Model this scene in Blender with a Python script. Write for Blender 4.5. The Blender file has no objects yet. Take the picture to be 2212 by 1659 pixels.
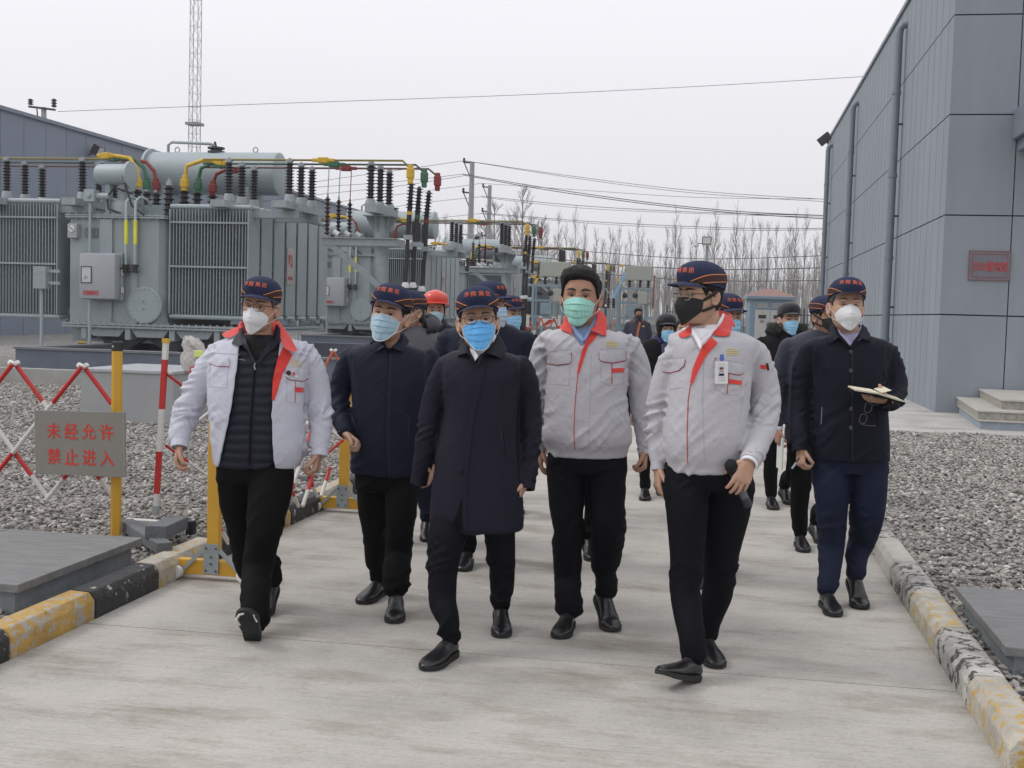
import bpy, bmesh, math, random
import numpy as np
from mathutils import Vector, Matrix
from mathutils.bvhtree import BVHTree
S = bpy.context.scene; COL = S.collection; R = math.radians
# ---------------- camera: road runs along +Y, the camera looks 10 degrees to the left of it ----------------
FP = 2600.0; YAW = R(10); ROLL = .028; PIT = math.atan(157.5 / FP); CAMZ = 1.6
FH = Vector((-math.sin(YAW), math.cos(YAW), 0)); R0 = Vector((math.cos(YAW), math.sin(YAW), 0)); ZU = Vector((0, 0, 1))
FW = FH * math.cos(PIT) - ZU * math.sin(PIT); U0 = FH * math.sin(PIT) + ZU * math.cos(PIT)
RV = R0 * math.cos(ROLL) + U0 * math.sin(ROLL); UV = U0 * math.cos(ROLL) - R0 * math.sin(ROLL)
CAM = Vector((0, 0, CAMZ))
cd = bpy.data.cameras.new('camera'); cam = bpy.data.objects.new('camera', cd); COL.objects.link(cam); S.camera = cam
cd.sensor_width = 36; cd.lens = 36 * FP / 2212; cd.clip_end = 3000; cd.clip_start = .05
cam.matrix_world = Matrix(((RV.x, UV.x, -FW.x, 0), (RV.y, UV.y, -FW.y, 0), (RV.z, UV.z, -FW.z, CAMZ), (0, 0, 0, 1)))
# ---------------- overcast daylight ----------------
w = bpy.data.worlds.new('World'); S.world = w; w.use_nodes = True; nt = w.node_tree
bg = nt.nodes['Background']; sky = nt.nodes.new('ShaderNodeTexSky'); sky.sky_type = 'NISHITA'; sky.sun_disc = False
SUN_EL, SUN_AZ = R(48), R(262)
sky.sun_elevation = SUN_EL; sky.sun_rotation = SUN_AZ; sky.dust_density = 6; sky.air_density = 1.5
hs = nt.nodes.new('ShaderNodeHueSaturation'); hs.inputs['Saturation'].default_value = .12; hs.inputs['Value'].default_value = .08
mx = nt.nodes.new('ShaderNodeMix'); mx.data_type = 'RGBA'; mx.inputs[0].default_value = .9
tc = nt.nodes.new('ShaderNodeTexCoord'); sp = nt.nodes.new('ShaderNodeSeparateXYZ'); cr = nt.nodes.new('ShaderNodeValToRGB')
cr.color_ramp.elements[0].position = 0; cr.color_ramp.elements[0].color = (.76, .76, .79, 1)
cr.color_ramp.elements[1].position = .6; cr.color_ramp.elements[1].color = (1.0, .99, 1.04, 1)
e = cr.color_ramp.elements.new(.22); e.color = (.93, .92, .965, 1)
nt.links.new(tc.outputs['Generated'], sp.inputs[0]); nt.links.new(sp.outputs['Z'], cr.inputs[0])
nt.links.new(sky.outputs[0], hs.inputs['Color']); nt.links.new(hs.outputs[0], mx.inputs[6]); nt.links.new(cr.outputs[0], mx.inputs[7])
nt.links.new(mx.outputs[2], bg.inputs[0]); bg.inputs[1].default_value = 1.0
sl = bpy.data.lights.new('sun', 'SUN'); sl.energy = 1.0; sl.angle = R(18); sl.color = (1, .97, .93)
so = bpy.data.objects.new('sun', sl); COL.objects.link(so)
sd = Vector((math.sin(SUN_AZ) * math.cos(SUN_EL), math.cos(SUN_AZ) * math.cos(SUN_EL), math.sin(SUN_EL)))
so.rotation_euler = sd.to_track_quat('Z', 'Y').to_euler()
S.view_settings.view_transform = 'Standard'; S.view_settings.look = 'None'; S.view_settings.gamma = 1; S.view_settings.exposure = .20

def ray(u, v): return FW * FP + RV * (u - 1106) + UV * (829.5 - v)
def W(u, v, x=None, y=None, z=None, d=None):
    """world point seen at (u, v) of the 2212 px wide photograph, on the plane x=, y=, z= or at forward distance d"""
    q = ray(u, v)
    t = x / q.x if x is not None else y / q.y if y is not None else (z - CAMZ) / q.z if z is not None else d / q.dot(FH)
    return CAM + q * t

# ---------------- materials ----------------
MATS = {}
def mat(name, col, rough=.6, metal=0, var=.12, vs=6, bump=.1, bs=60, spec=.5, sheen=0, col2=None, thr=None, coord='Object', stretch=None, trans=0, coat=0):
    """noise-varied principled surface; col2/thr: second colour showing where a noise passes thr (peeled paint, stains)"""
    if name in MATS: return MATS[name]
    m = bpy.data.materials.new(name); m.use_nodes = True; n = m.node_tree; b = n.nodes['Principled BSDF']
    t = n.nodes.new('ShaderNodeTexCoord'); mp = n.nodes.new('ShaderNodeMapping'); n.links.new(t.outputs[coord], mp.inputs[0])
    if stretch: mp.inputs['Scale'].default_value = stretch
    no = n.nodes.new('ShaderNodeTexNoise'); no.inputs['Scale'].default_value = vs; no.inputs['Detail'].default_value = 6; no.inputs['Roughness'].default_value = .65
    n.links.new(mp.outputs[0], no.inputs['Vector'])
    r_ = n.nodes.new('ShaderNodeValToRGB'); r_.color_ramp.elements[0].position = .3; r_.color_ramp.elements[1].position = .7
    r_.color_ramp.elements[0].color = tuple(c * (1 - var) for c in col) + (1,); r_.color_ramp.elements[1].color = tuple(min(1, c * (1 + var)) for c in col) + (1,)
    n.links.new(no.outputs['Fac'], r_.inputs[0]); out = r_.outputs[0]
    if col2:
        n2 = n.nodes.new('ShaderNodeTexNoise'); n2.inputs['Scale'].default_value = vs * 2.3; n2.inputs['Detail'].default_value = 9; n2.inputs['Roughness'].default_value = .7
        n.links.new(t.outputs[coord], n2.inputs['Vector'])
        r2 = n.nodes.new('ShaderNodeValToRGB'); r2.color_ramp.elements[0].position = thr; r2.color_ramp.elements[1].position = thr + .03
        n.links.new(n2.outputs['Fac'], r2.inputs[0]); mm = n.nodes.new('ShaderNodeMix'); mm.data_type = 'RGBA'
        n.links.new(r2.outputs[0], mm.inputs[0]); n.links.new(out, mm.inputs[6]); mm.inputs[7].default_value = tuple(col2) + (1,); out = mm.outputs[2]
    n.links.new(out, b.inputs['Base Color'])
    b.inputs['Roughness'].default_value = rough; b.inputs['Metallic'].default_value = metal; b.inputs['Specular IOR Level'].default_value = spec
    if sheen: b.inputs['Sheen Weight'].default_value = sheen; b.inputs['Sheen Roughness'].default_value = .5
    if trans: b.inputs['Transmission Weight'].default_value = trans
    if coat: b.inputs['Coat Weight'].default_value = coat
    if bump:
        n3 = n.nodes.new('ShaderNodeTexNoise'); n3.inputs['Scale'].default_value = bs; n3.inputs['Detail'].default_value = 5
        n.links.new(mp.outputs[0], n3.inputs['Vector']); bp = n.nodes.new('ShaderNodeBump'); bp.inputs['Strength'].default_value = bump; bp.inputs['Distance'].default_value = .02
        n.links.new(n3.outputs['Fac'], bp.inputs['Height']); n.links.new(bp.outputs[0], b.inputs['Normal'])
    MATS[name] = m; return m

# ---------------- mesh building ----------------
class MB:
    def __init__(s): s.v = []; s.f = []
    def add(s, vs, fs):
        o = len(s.v); s.v += [tuple(p) for p in vs]; s.f += [tuple(i + o for i in f) for f in fs]; return s
    def box(s, c, d, rz=0, M=None):
        hx, hy, hz = d[0] / 2, d[1] / 2, d[2] / 2
        vs = [Vector((x, y, z)) for x in (-hx, hx) for y in (-hy, hy) for z in (-hz, hz)]
        if rz: M = Matrix.Rotation(rz, 3, 'Z')
        if M is not None: vs = [M @ v for v in vs]
        vs = [v + Vector(c) for v in vs]
        return s.add(vs, [(0, 1, 3, 2), (4, 6, 7, 5), (0, 4, 5, 1), (2, 3, 7, 6), (0, 2, 6, 4), (1, 5, 7, 3)])
    def bb(s, x0, x1, y0, y1, z0, z1): return s.box(((x0 + x1) / 2, (y0 + y1) / 2, (z0 + z1) / 2), (abs(x1 - x0), abs(y1 - y0), abs(z1 - z0)))
    def bar(s, a, b, w_, h_=None, up=(0, 0, 1)):
        a = Vector(a); b = Vector(b); h_ = h_ or w_; d = (b - a).normalized(); u = Vector(up)
        if abs(d.dot(u)) > .98: u = Vector((0, 1, 0))
        x = d.cross(u).normalized(); y = x.cross(d)
        vs = [p + x * i * w_ / 2 + y * j * h_ / 2 for p in (a, b) for i, j in ((-1, -1), (1, -1), (1, 1), (-1, 1))]
        return s.add(vs, [(3, 2, 1, 0), (4, 5, 6, 7)] + [(i, (i + 1) % 4, (i + 1) % 4 + 4, i + 4) for i in range(4)])
    def tube(s, pts, r, n=8, cap=True):
        pts = [Vector(p) for p in pts]; rs = r if isinstance(r, (list, tuple)) else [r] * len(pts); o = len(s.v); up = None
        for i, p in enumerate(pts):
            d = (pts[min(i + 1, len(pts) - 1)] - pts[max(i - 1, 0)]).normalized()
            if up is None: up = d.orthogonal().normalized()
            up = (up - d * up.dot(d)).normalized(); q = d.cross(up)
            for k in range(n):
                a = 2 * math.pi * k / n; s.v.append(tuple(p + (up * math.cos(a) + q * math.sin(a)) * rs[i]))
        for i in range(len(pts) - 1):
            for k in range(n):
                a = o + i * n + k; b = o + i * n + (k + 1) % n; s.f.append((a, b, b + n, a + n))
        if cap: s.f.append(tuple(o + k for k in range(n))[::-1]); s.f.append(tuple(o + (len(pts) - 1) * n + k for k in range(n)))
        return s
    def lathe(s, prof, c=(0, 0, 0), n=16, axis=(0, 0, 1)):
        """prof: (radius, height) pairs"""
        ax = Vector(axis).normalized(); u = ax.orthogonal().normalized(); q = ax.cross(u); c = Vector(c); o = len(s.v)
        for r_, h in prof:
            for k in range(n):
                a = 2 * math.pi * k / n; s.v.append(tuple(c + ax * h + (u * math.cos(a) + q * math.sin(a)) * max(r_, 1e-4)))
        for i in range(len(prof) - 1):
            for k in range(n):
                a = o + i * n + k; b = o + i * n + (k + 1) % n; s.f.append((a, b, b + n, a + n))
        s.f.append(tuple(o + k for k in range(n))[::-1]); s.f.append(tuple(o + (len(prof) - 1) * n + k for k in range(n)))
        return s
    def prism(s, poly, h0, h1, fn):
        """2D polygon extruded; fn(a, b, h) -> point"""
        n = len(poly); return s.add([fn(a, b, h0) for a, b in poly] + [fn(a, b, h1) for a, b in poly],
            [tuple(range(n))[::-1], tuple(range(n, 2 * n))] + [(i, (i + 1) % n, (i + 1) % n + n, i + n) for i in range(n)])
    def build(s, name, m, parent=None, smooth=None, bevel=0, loc=None):
        return link(name, s.v, s.f, m, parent, smooth, bevel, loc)
def link(name, v, f, m, parent=None, smooth=None, bevel=0, loc=None, fix=True):
    me = bpy.data.meshes.new(name); me.from_pydata([tuple(p) for p in v], [], f)
    if bevel or fix:
        bm = bmesh.new(); bm.from_mesh(me)
        bmesh.ops.recalc_face_normals(bm, faces=bm.faces[:])
        if bevel: bmesh.ops.bevel(bm, geom=[e for e in bm.edges if len(e.link_faces) == 2 and e.calc_face_angle(0) > .6], offset=bevel, segments=2, profile=.6, affect='EDGES', clamp_overlap=True)
        bm.to_mesh(me); bm.free()
    o = bpy.data.objects.new(name, me); COL.objects.link(o); me.materials.append(m)
    if smooth is not None: me.shade_smooth(); me.set_sharp_from_angle(angle=R(smooth))
    if loc is not None: o.location = loc
    if parent is not None: o.parent = parent
    return o
def np_link(name, v, f, m, parent=None, smooth=True):
    me = bpy.data.meshes.new(name); v = np.asarray(v, np.float32); f = np.asarray(f, np.int32); k = f.shape[1]
    me.vertices.add(len(v)); me.vertices.foreach_set('co', v.ravel()); me.loops.add(f.size); me.loops.foreach_set('vertex_index', f.ravel())
    me.polygons.add(len(f)); me.polygons.foreach_set('loop_start', np.arange(0, f.size, k, dtype=np.int32)); me.update(calc_edges=True)
    me.materials.append(m)
    if smooth: me.shade_smooth()
    else: me.shade_flat()
    o = bpy.data.objects.new(name, me); COL.objects.link(o)
    if parent is not None: o.parent = parent
    return o
def tag(o, label=None, cat=None, group=None, kind=None):
    if label: o['label'] = label
    if cat: o['category'] = cat
    if group: o['group'] = group
    if kind: o['kind'] = kind
    return o
def empty(name, loc=(0, 0, 0), rz=0):
    o = bpy.data.objects.new(name, None); COL.objects.link(o); o.location = loc; o.rotation_euler = (0, 0, rz); o.empty_display_size = .1; return o
def kids(o): return [c for c in list(COL.objects) if c.parent == o]
def copy_tree(o, parent=None, loc=None):
    c = o.copy(); COL.objects.link(c)
    if parent is not None: c.parent = parent
    if loc is not None: c.location = loc
    for ch in KIDS(o): copy_tree(ch, c)
    return c
def KIDS(o): return [c for c in list(o.children)]
def text_tris(body, bold=0.0):
    """text as flat triangles, centred, unit height"""
    c = bpy.data.curves.new('lettering', 'FONT'); c.body = body; c.align_x = 'CENTER'; c.align_y = 'CENTER'; c.offset = bold; c.resolution_u = 2
    o = bpy.data.objects.new('lettering', c); COL.objects.link(o); dg = bpy.context.evaluated_depsgraph_get(); dg.update()
    me = o.evaluated_get(dg).to_mesh(); me.calc_loop_triangles()
    v = np.array([tuple(p.co)[:2] for p in me.vertices]); f = [tuple(t.vertices) for t in me.loop_triangles]
    o.evaluated_get(dg).to_mesh_clear(); bpy.data.objects.remove(o); bpy.data.curves.remove(c)
    lo, hi = v.min(0), v.max(0); v = v - (lo + hi) / 2; return v, f, hi - lo
def text_obj(name, body, m, parent, center, ax, ay, width, height=None, bold=.01, thick=.003):
    """raised lettering: ax, ay unit vectors of the writing plane"""
    v, f, sz = text_tris(body, bold); sx = width / sz[0]; sy = (height / sz[1]) if height else sx
    ax = Vector(ax); ay = Vector(ay); nn = ax.cross(ay); c = Vector(center); n = len(v)
    P = [c + ax * p[0] * sx + ay * p[1] * sy for p in v]; Q = [p + nn * thick for p in P]
    fs = [t for t in f] + [tuple(i + n for i in t) for t in f]
    from collections import Counter
    ec = Counter();
    for t in f:
        for i in range(3): ec[frozenset((t[i], t[(i + 1) % 3]))] += 1
    for t in f:
        for i in range(3):
            a, b = t[i], t[(i + 1) % 3]
            if ec[frozenset((a, b))] == 1: fs.append((a, b, b + n, a + n))
    return link(name, P + Q, fs, m, parent)
# numpy gradient noise
_rs = np.random.RandomState(7); _perm = np.concatenate([_rs.permutation(256)] * 3); _g = _rs.normal(size=(256, 3)); _g /= np.linalg.norm(_g, axis=1)[:, None]
def perlin(P):
    i = np.floor(P).astype(int); f = P - i; i &= 255; u = f * f * f * (f * (f * 6 - 15) + 10); res = 0
    for dx in (0, 1):
        for dy in (0, 1):
            for dz in (0, 1):
                h = _perm[_perm[_perm[i[:, 0] + dx] + i[:, 1] + dy] + i[:, 2] + dz]
                g = (_g[h] * (f - np.array([dx, dy, dz]))).sum(1)
                res = res + g * (u[:, 0] if dx else 1 - u[:, 0]) * (u[:, 1] if dy else 1 - u[:, 1]) * (u[:, 2] if dz else 1 - u[:, 2])
    return res * 1.6
# ================= ground, road, kerbs, gravel =================
def plane(name, x0, x1, y0, y1, z, m, kind='structure'):
    o = MB().add([(x0, y0, z), (x1, y0, z), (x1, y1, z), (x0, y1, z)], [(0, 1, 2, 3)]).build(name, m); o['kind'] = kind; return o
def concrete_mat(name, base, broom=.5, joint=None):
    m = bpy.data.materials.new(name); m.use_nodes = True; n = m.node_tree; b = n.nodes['Principled BSDF']; L = n.links.new
    t = n.nodes.new('ShaderNodeTexCoord')
    def noise(sc, det=6, rg=.6, st=None):
        mp = n.nodes.new('ShaderNodeMapping'); L(t.outputs['Object'], mp.inputs[0])
        if st: mp.inputs['Scale'].default_value = st
        q = n.nodes.new('ShaderNodeTexNoise'); q.inputs['Scale'].default_value = sc; q.inputs['Detail'].default_value = det; q.inputs['Roughness'].default_value = rg; L(mp.outputs[0], q.inputs['Vector']); return q
    def ramp(src, stops):
        r_ = n.nodes.new('ShaderNodeValToRGB'); L(src, r_.inputs[0])
        while len(r_.color_ramp.elements) < len(stops): r_.color_ramp.elements.new(.5)
        for e, (p, c) in zip(r_.color_ramp.elements, stops): e.position = p; e.color = tuple(c) + (1,) if hasattr(c, '__len__') else (c, c, c, 1)
        return r_
    def mul(a, bb, f=1):
        q = n.nodes.new('ShaderNodeMix'); q.data_type = 'RGBA'; q.blend_type = 'MULTIPLY'; q.inputs[0].default_value = f; L(a, q.inputs[6]); L(bb, q.inputs[7]); return q.outputs[2]
    big = ramp(noise(.9, 7, .62).outputs[0], [(.28, tuple(c * .70 for c in base)), (.5, base), (.72, tuple(min(1, c * 1.16) for c in base))])
    st = ramp(noise(1.3, 8, .68, (1, 2.6, 1)).outputs[0], [(.32, (.60, .565, .50)), (.50, (1, 1, 1))])
    br = ramp(noise(3.2, 5, .6, (.35, 24, 1)).outputs[0], [(.36, 1 - .42 * broom), (.5, 1), (.66, 1.0)])
    fine = ramp(noise(45, 5, .7).outputs[0], [(.3, .84), (.6, 1)])
    spot = ramp(noise(13, 7, .72, (1.1, 3.6, 1)).outputs[0], [(.31, .58), (.42, 1)])
    sc2 = ramp(noise(34, 6, .75, (1, 2.4, 1)).outputs[0], [(.33, .66), (.43, 1)])
    c = mul(mul(mul(mul(mul(big.outputs[0], st.outputs[0], .8), br.outputs[0], 1), fine.outputs[0], 1), spot.outputs[0], .8), sc2.outputs[0], .8)
    L(c, b.inputs['Base Color']); b.inputs['Roughness'].default_value = .82; b.inputs['Specular IOR Level'].default_value = .35
    bp = n.nodes.new('ShaderNodeBump'); bp.inputs['Strength'].default_value = .35; bp.inputs['Distance'].default_value = .01; L(mul(br.outputs[0], fine.outputs[0]), bp.inputs['Height']); L(bp.outputs[0], b.inputs['Normal'])
    return m
ROADM = concrete_mat('road_concrete', (.445, .427, .39), .28)
APRM = concrete_mat('apron_concrete', (.46, .45, .43), .25)
def gravel_mat():
    m = bpy.data.materials.new('gravel_bed'); m.use_nodes = True; n = m.node_tree; b = n.nodes['Principled BSDF']; L = n.links.new
    t = n.nodes.new('ShaderNodeTexCoord'); v = n.nodes.new('ShaderNodeTexVoronoi'); v.inputs['Scale'].default_value = 22; L(t.outputs['Object'], v.inputs['Vector'])
    r_ = n.nodes.new('ShaderNodeValToRGB'); r_.color_ramp.elements[0].color = (.12, .115, .105, 1); r_.color_ramp.elements[1].color = (.42, .41, .385, 1)
    e = r_.color_ramp.elements.new(.5); e.color = (.25, .24, .225, 1); r_.color_ramp.elements[0].position = .1; r_.color_ramp.elements[-1].position = .9
    sx = n.nodes.new('ShaderNodeSeparateColor'); L(v.outputs['Color'], sx.inputs[0]); L(sx.outputs[0], r_.inputs[0]); L(r_.outputs[0], b.inputs['Base Color'])
    b.inputs['Roughness'].default_value = .9; bp = n.nodes.new('ShaderNodeBump'); bp.inputs['Distance'].default_value = .04; bp.invert = True; L(v.outputs['Distance'], bp.inputs['Height']); L(bp.outputs[0], b.inputs['Normal'])
    return m
def stone_mat():
    m = bpy.data.materials.new('gravel_stone'); m.use_nodes = True; n = m.node_tree; b = n.nodes['Principled BSDF']; L = n.links.new
    g = n.nodes.new('ShaderNodeNewGeometry'); r_ = n.nodes.new('ShaderNodeValToRGB'); L(g.outputs['Random Per Island'], r_.inputs[0])
    st = [(0, (.13, .12, .11)), (.2, (.235, .222, .203)), (.6, (.31, .294, .27)), (.88, (.37, .352, .325)), (.98, (.54, .52, .49))]
    while len(r_.color_ramp.elements) < len(st): r_.color_ramp.elements.new(.5)
    for e, (p, c) in zip(r_.color_ramp.elements, st): e.position = p; e.color = c + (1,)
    L(r_.outputs[0], b.inputs['Base Color']); b.inputs['Roughness'].default_value = .9; return m
KX0, KX1 = -3.06, 1.05
plane('ground', -900, 900, -60, 1500, -.02, mat('earth', (.20, .19, .17), .95, var=.2, vs=.05))
GM = gravel_mat(); GZ = .055
gl = MB().add([(-60, -4, GZ), (KX0 - .16, -4, GZ), (KX0 - .16, 110, GZ), (-60, 110, GZ)], [(0, 1, 2, 3)])
gl.add([(KX1 + .16, -4, GZ), (30, -4, GZ), (30, 17.55, GZ), (KX1 + .16, 17.55, GZ)], [(0, 1, 2, 3)])
gl.add([(1.25, 50, GZ), (40, 50, GZ), (40, 110, GZ), (1.25, 110, GZ)], [(0, 1, 2, 3)])
gl.build('gravel_bed', GM)['kind'] = 'structure'
# road slabs with real gaps at the joints
rb = MB(); ys = [-4, 1.25, 5.42, 9.63, 13.8, 18, 22.2, 26.4, 30.6, 34.8, 39, 47, 55, 70, 90, 112]
for a, b_ in zip(ys, ys[1:]): rb.bb(KX0, KX1 + (0 if a < 34 else 0), a + .004, b_ - .004, -.3, 0)
ro = rb.build('road', ROADM); ro['kind'] = 'structure'
plane('joint_filler', KX0, KX1, -4, 112, -.008, mat('joint', (.09, .085, .08), .9))['kind'] = 'structure'
ap = MB().bb(KX1 + .17, 3.63, 17.5, 49.5, -.1, .05).bb(3.63, 12, 17.5, 21.86, -.1, .05); ap.build('pavement', APRM)['kind'] = 'structure'
# gravel stones
def frustum_ok(x, y, mg=.3):
    d = x * FH.x + y * FH.y; X = x * R0.x + y * R0.y; return (np.abs(X) < d * .4254 + mg) & (d > 4.2)
def build_stones():
    rs = np.random.RandomState(3); P = []
    def fill(x0, x1, y0, y1, dens, smin, smax):
        n = int((x1 - x0) * (y1 - y0) * dens); x = rs.uniform(x0, x1, n); y = rs.uniform(y0, y1, n); k = frustum_ok(x, y); P.append(np.stack([x[k], y[k], rs.uniform(smin, smax, k.sum())], 1))
    fill(-9, KX0 - .18, 4.4, 8.5, 950, .010, .025); fill(-11, KX0 - .18, 8.5, 13, 800, .012, .025); fill(-13, KX0 - .18, 13, 22, 380, .016, .030)
    fill(KX1 + .18, 5, 4, 9.5, 950, .010, .025); fill(KX1 + .18, 6, 9.5, 17.45, 720, .013, .025)
    P = np.concatenate(P); x, y, s_ = P.T
    bad = ((x > -5.2) & (x < -3.3) & (y > 5.25) & (y < 6.42)) | ((x > 1.27) & (x < 3.2) & (y > 5.5) & (y < 6.65))
    P = P[~bad]; n = len(P)
    t = (1 + 5 ** .5) / 2; iv = np.array([(-1, t, 0), (1, t, 0), (-1, -t, 0), (1, -t, 0), (0, -1, t), (0, 1, t), (0, -1, -t), (0, 1, -t), (t, 0, -1), (t, 0, 1), (-t, 0, -1), (-t, 0, 1)]) / 1.9
    fi = np.array([(0, 11, 5), (0, 5, 1), (0, 1, 7), (0, 7, 10), (0, 10, 11), (1, 5, 9), (5, 11, 4), (11, 10, 2), (10, 7, 6), (7, 1, 8), (3, 9, 4), (3, 4, 2), (3, 2, 6), (3, 6, 8), (3, 8, 9), (4, 9, 5), (2, 4, 11), (6, 2, 10), (8, 6, 7), (9, 8, 1)])
    v = iv[None] * rs.uniform(.72, 1.2, (n, 12, 1)) * np.stack([rs.uniform(.9, 1.5, n), rs.uniform(.6, 1, n), rs.uniform(.4, .75, n)], 1)[:, None] * P[:, 2][:, None, None]
    a = rs.uniform(0, 6.28, n); b_ = rs.uniform(-.6, .6, n)
    ca, sa, cb, sb = np.cos(a)[:, None], np.sin(a)[:, None], np.cos(b_)[:, None], np.sin(b_)[:, None]
    X, Y, Z = v[..., 0], v[..., 1], v[..., 2]; X, Z = X * cb + Z * sb, -X * sb + Z * cb; X, Y = X * ca - Y * sa, X * sa + Y * ca
    h = perlin(np.stack([P[:, 0] * 1.7, P[:, 1] * 1.7, P[:, 0] * 0], 1)) * .02
    v = np.stack([X + P[:, 0, None], Y + P[:, 1, None], Z + (GZ + .012 + h + rs.uniform(-.004, .018, n))[:, None]], 2).reshape(-1, 3)
    f = (fi[None] + (np.arange(n) * 12)[:, None, None]).reshape(-1, 3)
    o = np_link('gravel', v, f, stone_mat(), smooth=False); tag(o, 'loose pale grey crushed stone beside the road', 'gravel', kind='stuff')
build_stones()
# kerb stones
conc = (.36, .34, .30)
KM = {'yellow': mat('kerb_yellow', (.42, .265, .07), .7, var=.25, vs=7, bump=.5, bs=40, col2=conc, thr=.52),
      'black': mat('kerb_black', (.022, .022, .024), .6, var=.3, vs=8, bump=.5, bs=40, col2=(.40, .39, .37), thr=.60),
      'worn yellow': mat('kerb_worn_yellow', (.40, .375, .32), .8, var=.25, vs=7, bump=.5, bs=40, col2=(.46, .31, .09), thr=.54),
      'worn black': mat('kerb_worn_black', (.40, .39, .36), .8, var=.3, vs=6, bump=.5, bs=40, col2=(.06, .06, .06), thr=.515),
      'bare': mat('kerb_bare', (.40, .385, .35), .85, var=.2, vs=8, bump=.4, bs=40, col2=(.2, .19, .17), thr=.66)}
MATK = {}
ORD = ['first', 'second', 'third', 'fourth', 'fifth', 'sixth', 'seventh', 'eighth', 'ninth', 'tenth', 'eleventh', 'twelfth', 'thirteenth', 'fourteenth', 'fifteenth', 'sixteenth', 'seventeenth', 'eighteenth', 'nineteenth', 'twentieth']
def kerb(y0, y1, side, colour, label, lift=0):
    x = KX0 if side < 0 else KX1; prof = [(0, -.08), (0, .095), (.03, .135), (.13, .14), (.155, .13), (.155, -.08)]
    mb = MB(); rr = random.Random(int(y0 * 97) + side); jit = rr.uniform(-.004, .004)
    mb.prism(prof, 0, 1, lambda a, b_, h: (x + side * (a + jit), y0 + .006 + (y1 - y0 - .012) * h, b_ + lift))
    o = mb.build('kerb_stone', KM[colour], bevel=.008, smooth=40); tag(o, label, 'kerb stone', 'kerb stones along the road edges')
ky = [4.04, 4.78, 5.51, 6.2, 7.0, 7.62, 8.28, 9.0, 9.75, 10.5]
for i in range(11, 60): ky.append(ky[-1] + .75)
lc = ['black', 'yellow', 'black', 'worn yellow', 'black', 'yellow', 'black', 'worn yellow', 'black', 'worn yellow']
for i in range(34):
    c = lc[i] if i < 10 else ('worn yellow' if i % 2 == 0 else 'worn black')
    kerb(ky[i], ky[i + 1], -1, c, (f"{'yellow' if 'yellow' in c else 'black'} painted kerb stone on the left road edge, {ORD[i]} from the front" if i <= 19 else f"worn {'yellow' if 'yellow' in c else 'black'} kerb stone far along the left road edge, {ORD[i-20]} beyond the twentieth"))
rc = [3.6, 4.43, 5.22, 6.02, 6.83, 7.62, 8.42, 9.2]
for i in range(8, 60): rc.append(rc[-1] + .78)
cc = ['worn yellow', 'worn yellow', 'worn black', 'worn yellow', 'worn black', 'bare', 'worn black']
for i in range(1, 20):
    c = cc[i] if i < 7 else 'bare'
    kerb(rc[i], rc[i + 1], 1, c, f"{ {'worn yellow': 'pale kerb stone with worn yellow paint', 'worn black': 'pale kerb stone with flaking black paint', 'bare': 'bare pale grey kerb stone'}[c]} on the road's right edge, {ORD[i-1]} from the front")
# trench cover slabs
SLM = mat('slate_cover', (.18, .183, .182), .7, var=.22, vs=5, bump=.35, bs=50, stretch=(1, 5, 1)); PLM = mat('painted_plinth', (.22, .25, .27), .8, var=.2, vs=5, bump=.4, bs=30, col2=(.27, .235, .20), thr=.62)
def cover(x0, x1, y0, y1, zt, xs, label):
    root = empty('trench_cover', ((x0 + x1) / 2, y0, 0)); tag(root, label, 'cover slab')
    cx = (x0 + x1) / 2; e = .05
    MB().bb(x0 - cx + e, x1 - cx - e, e, y1 - y0 - e, -.02, zt - .042).build('plinth', PLM, root, bevel=.006)
    xs = [x0] + xs + [x1]
    for a, b_ in zip(xs, xs[1:]): MB().bb(a - cx + .003, b_ - cx - .003, 0, y1 - y0, zt - .042, zt).build('slab', SLM, root, bevel=.005)
    return root
cover(-5.0, -3.29, 5.2, 6.46, .225, [-4.15], 'large dark grey slab cover on a painted plinth at the left kerb')
cover(1.25, 3.1, 5.47, 6.68, .2, [], 'dark grey slab cover on a plinth behind the right kerb')
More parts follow.
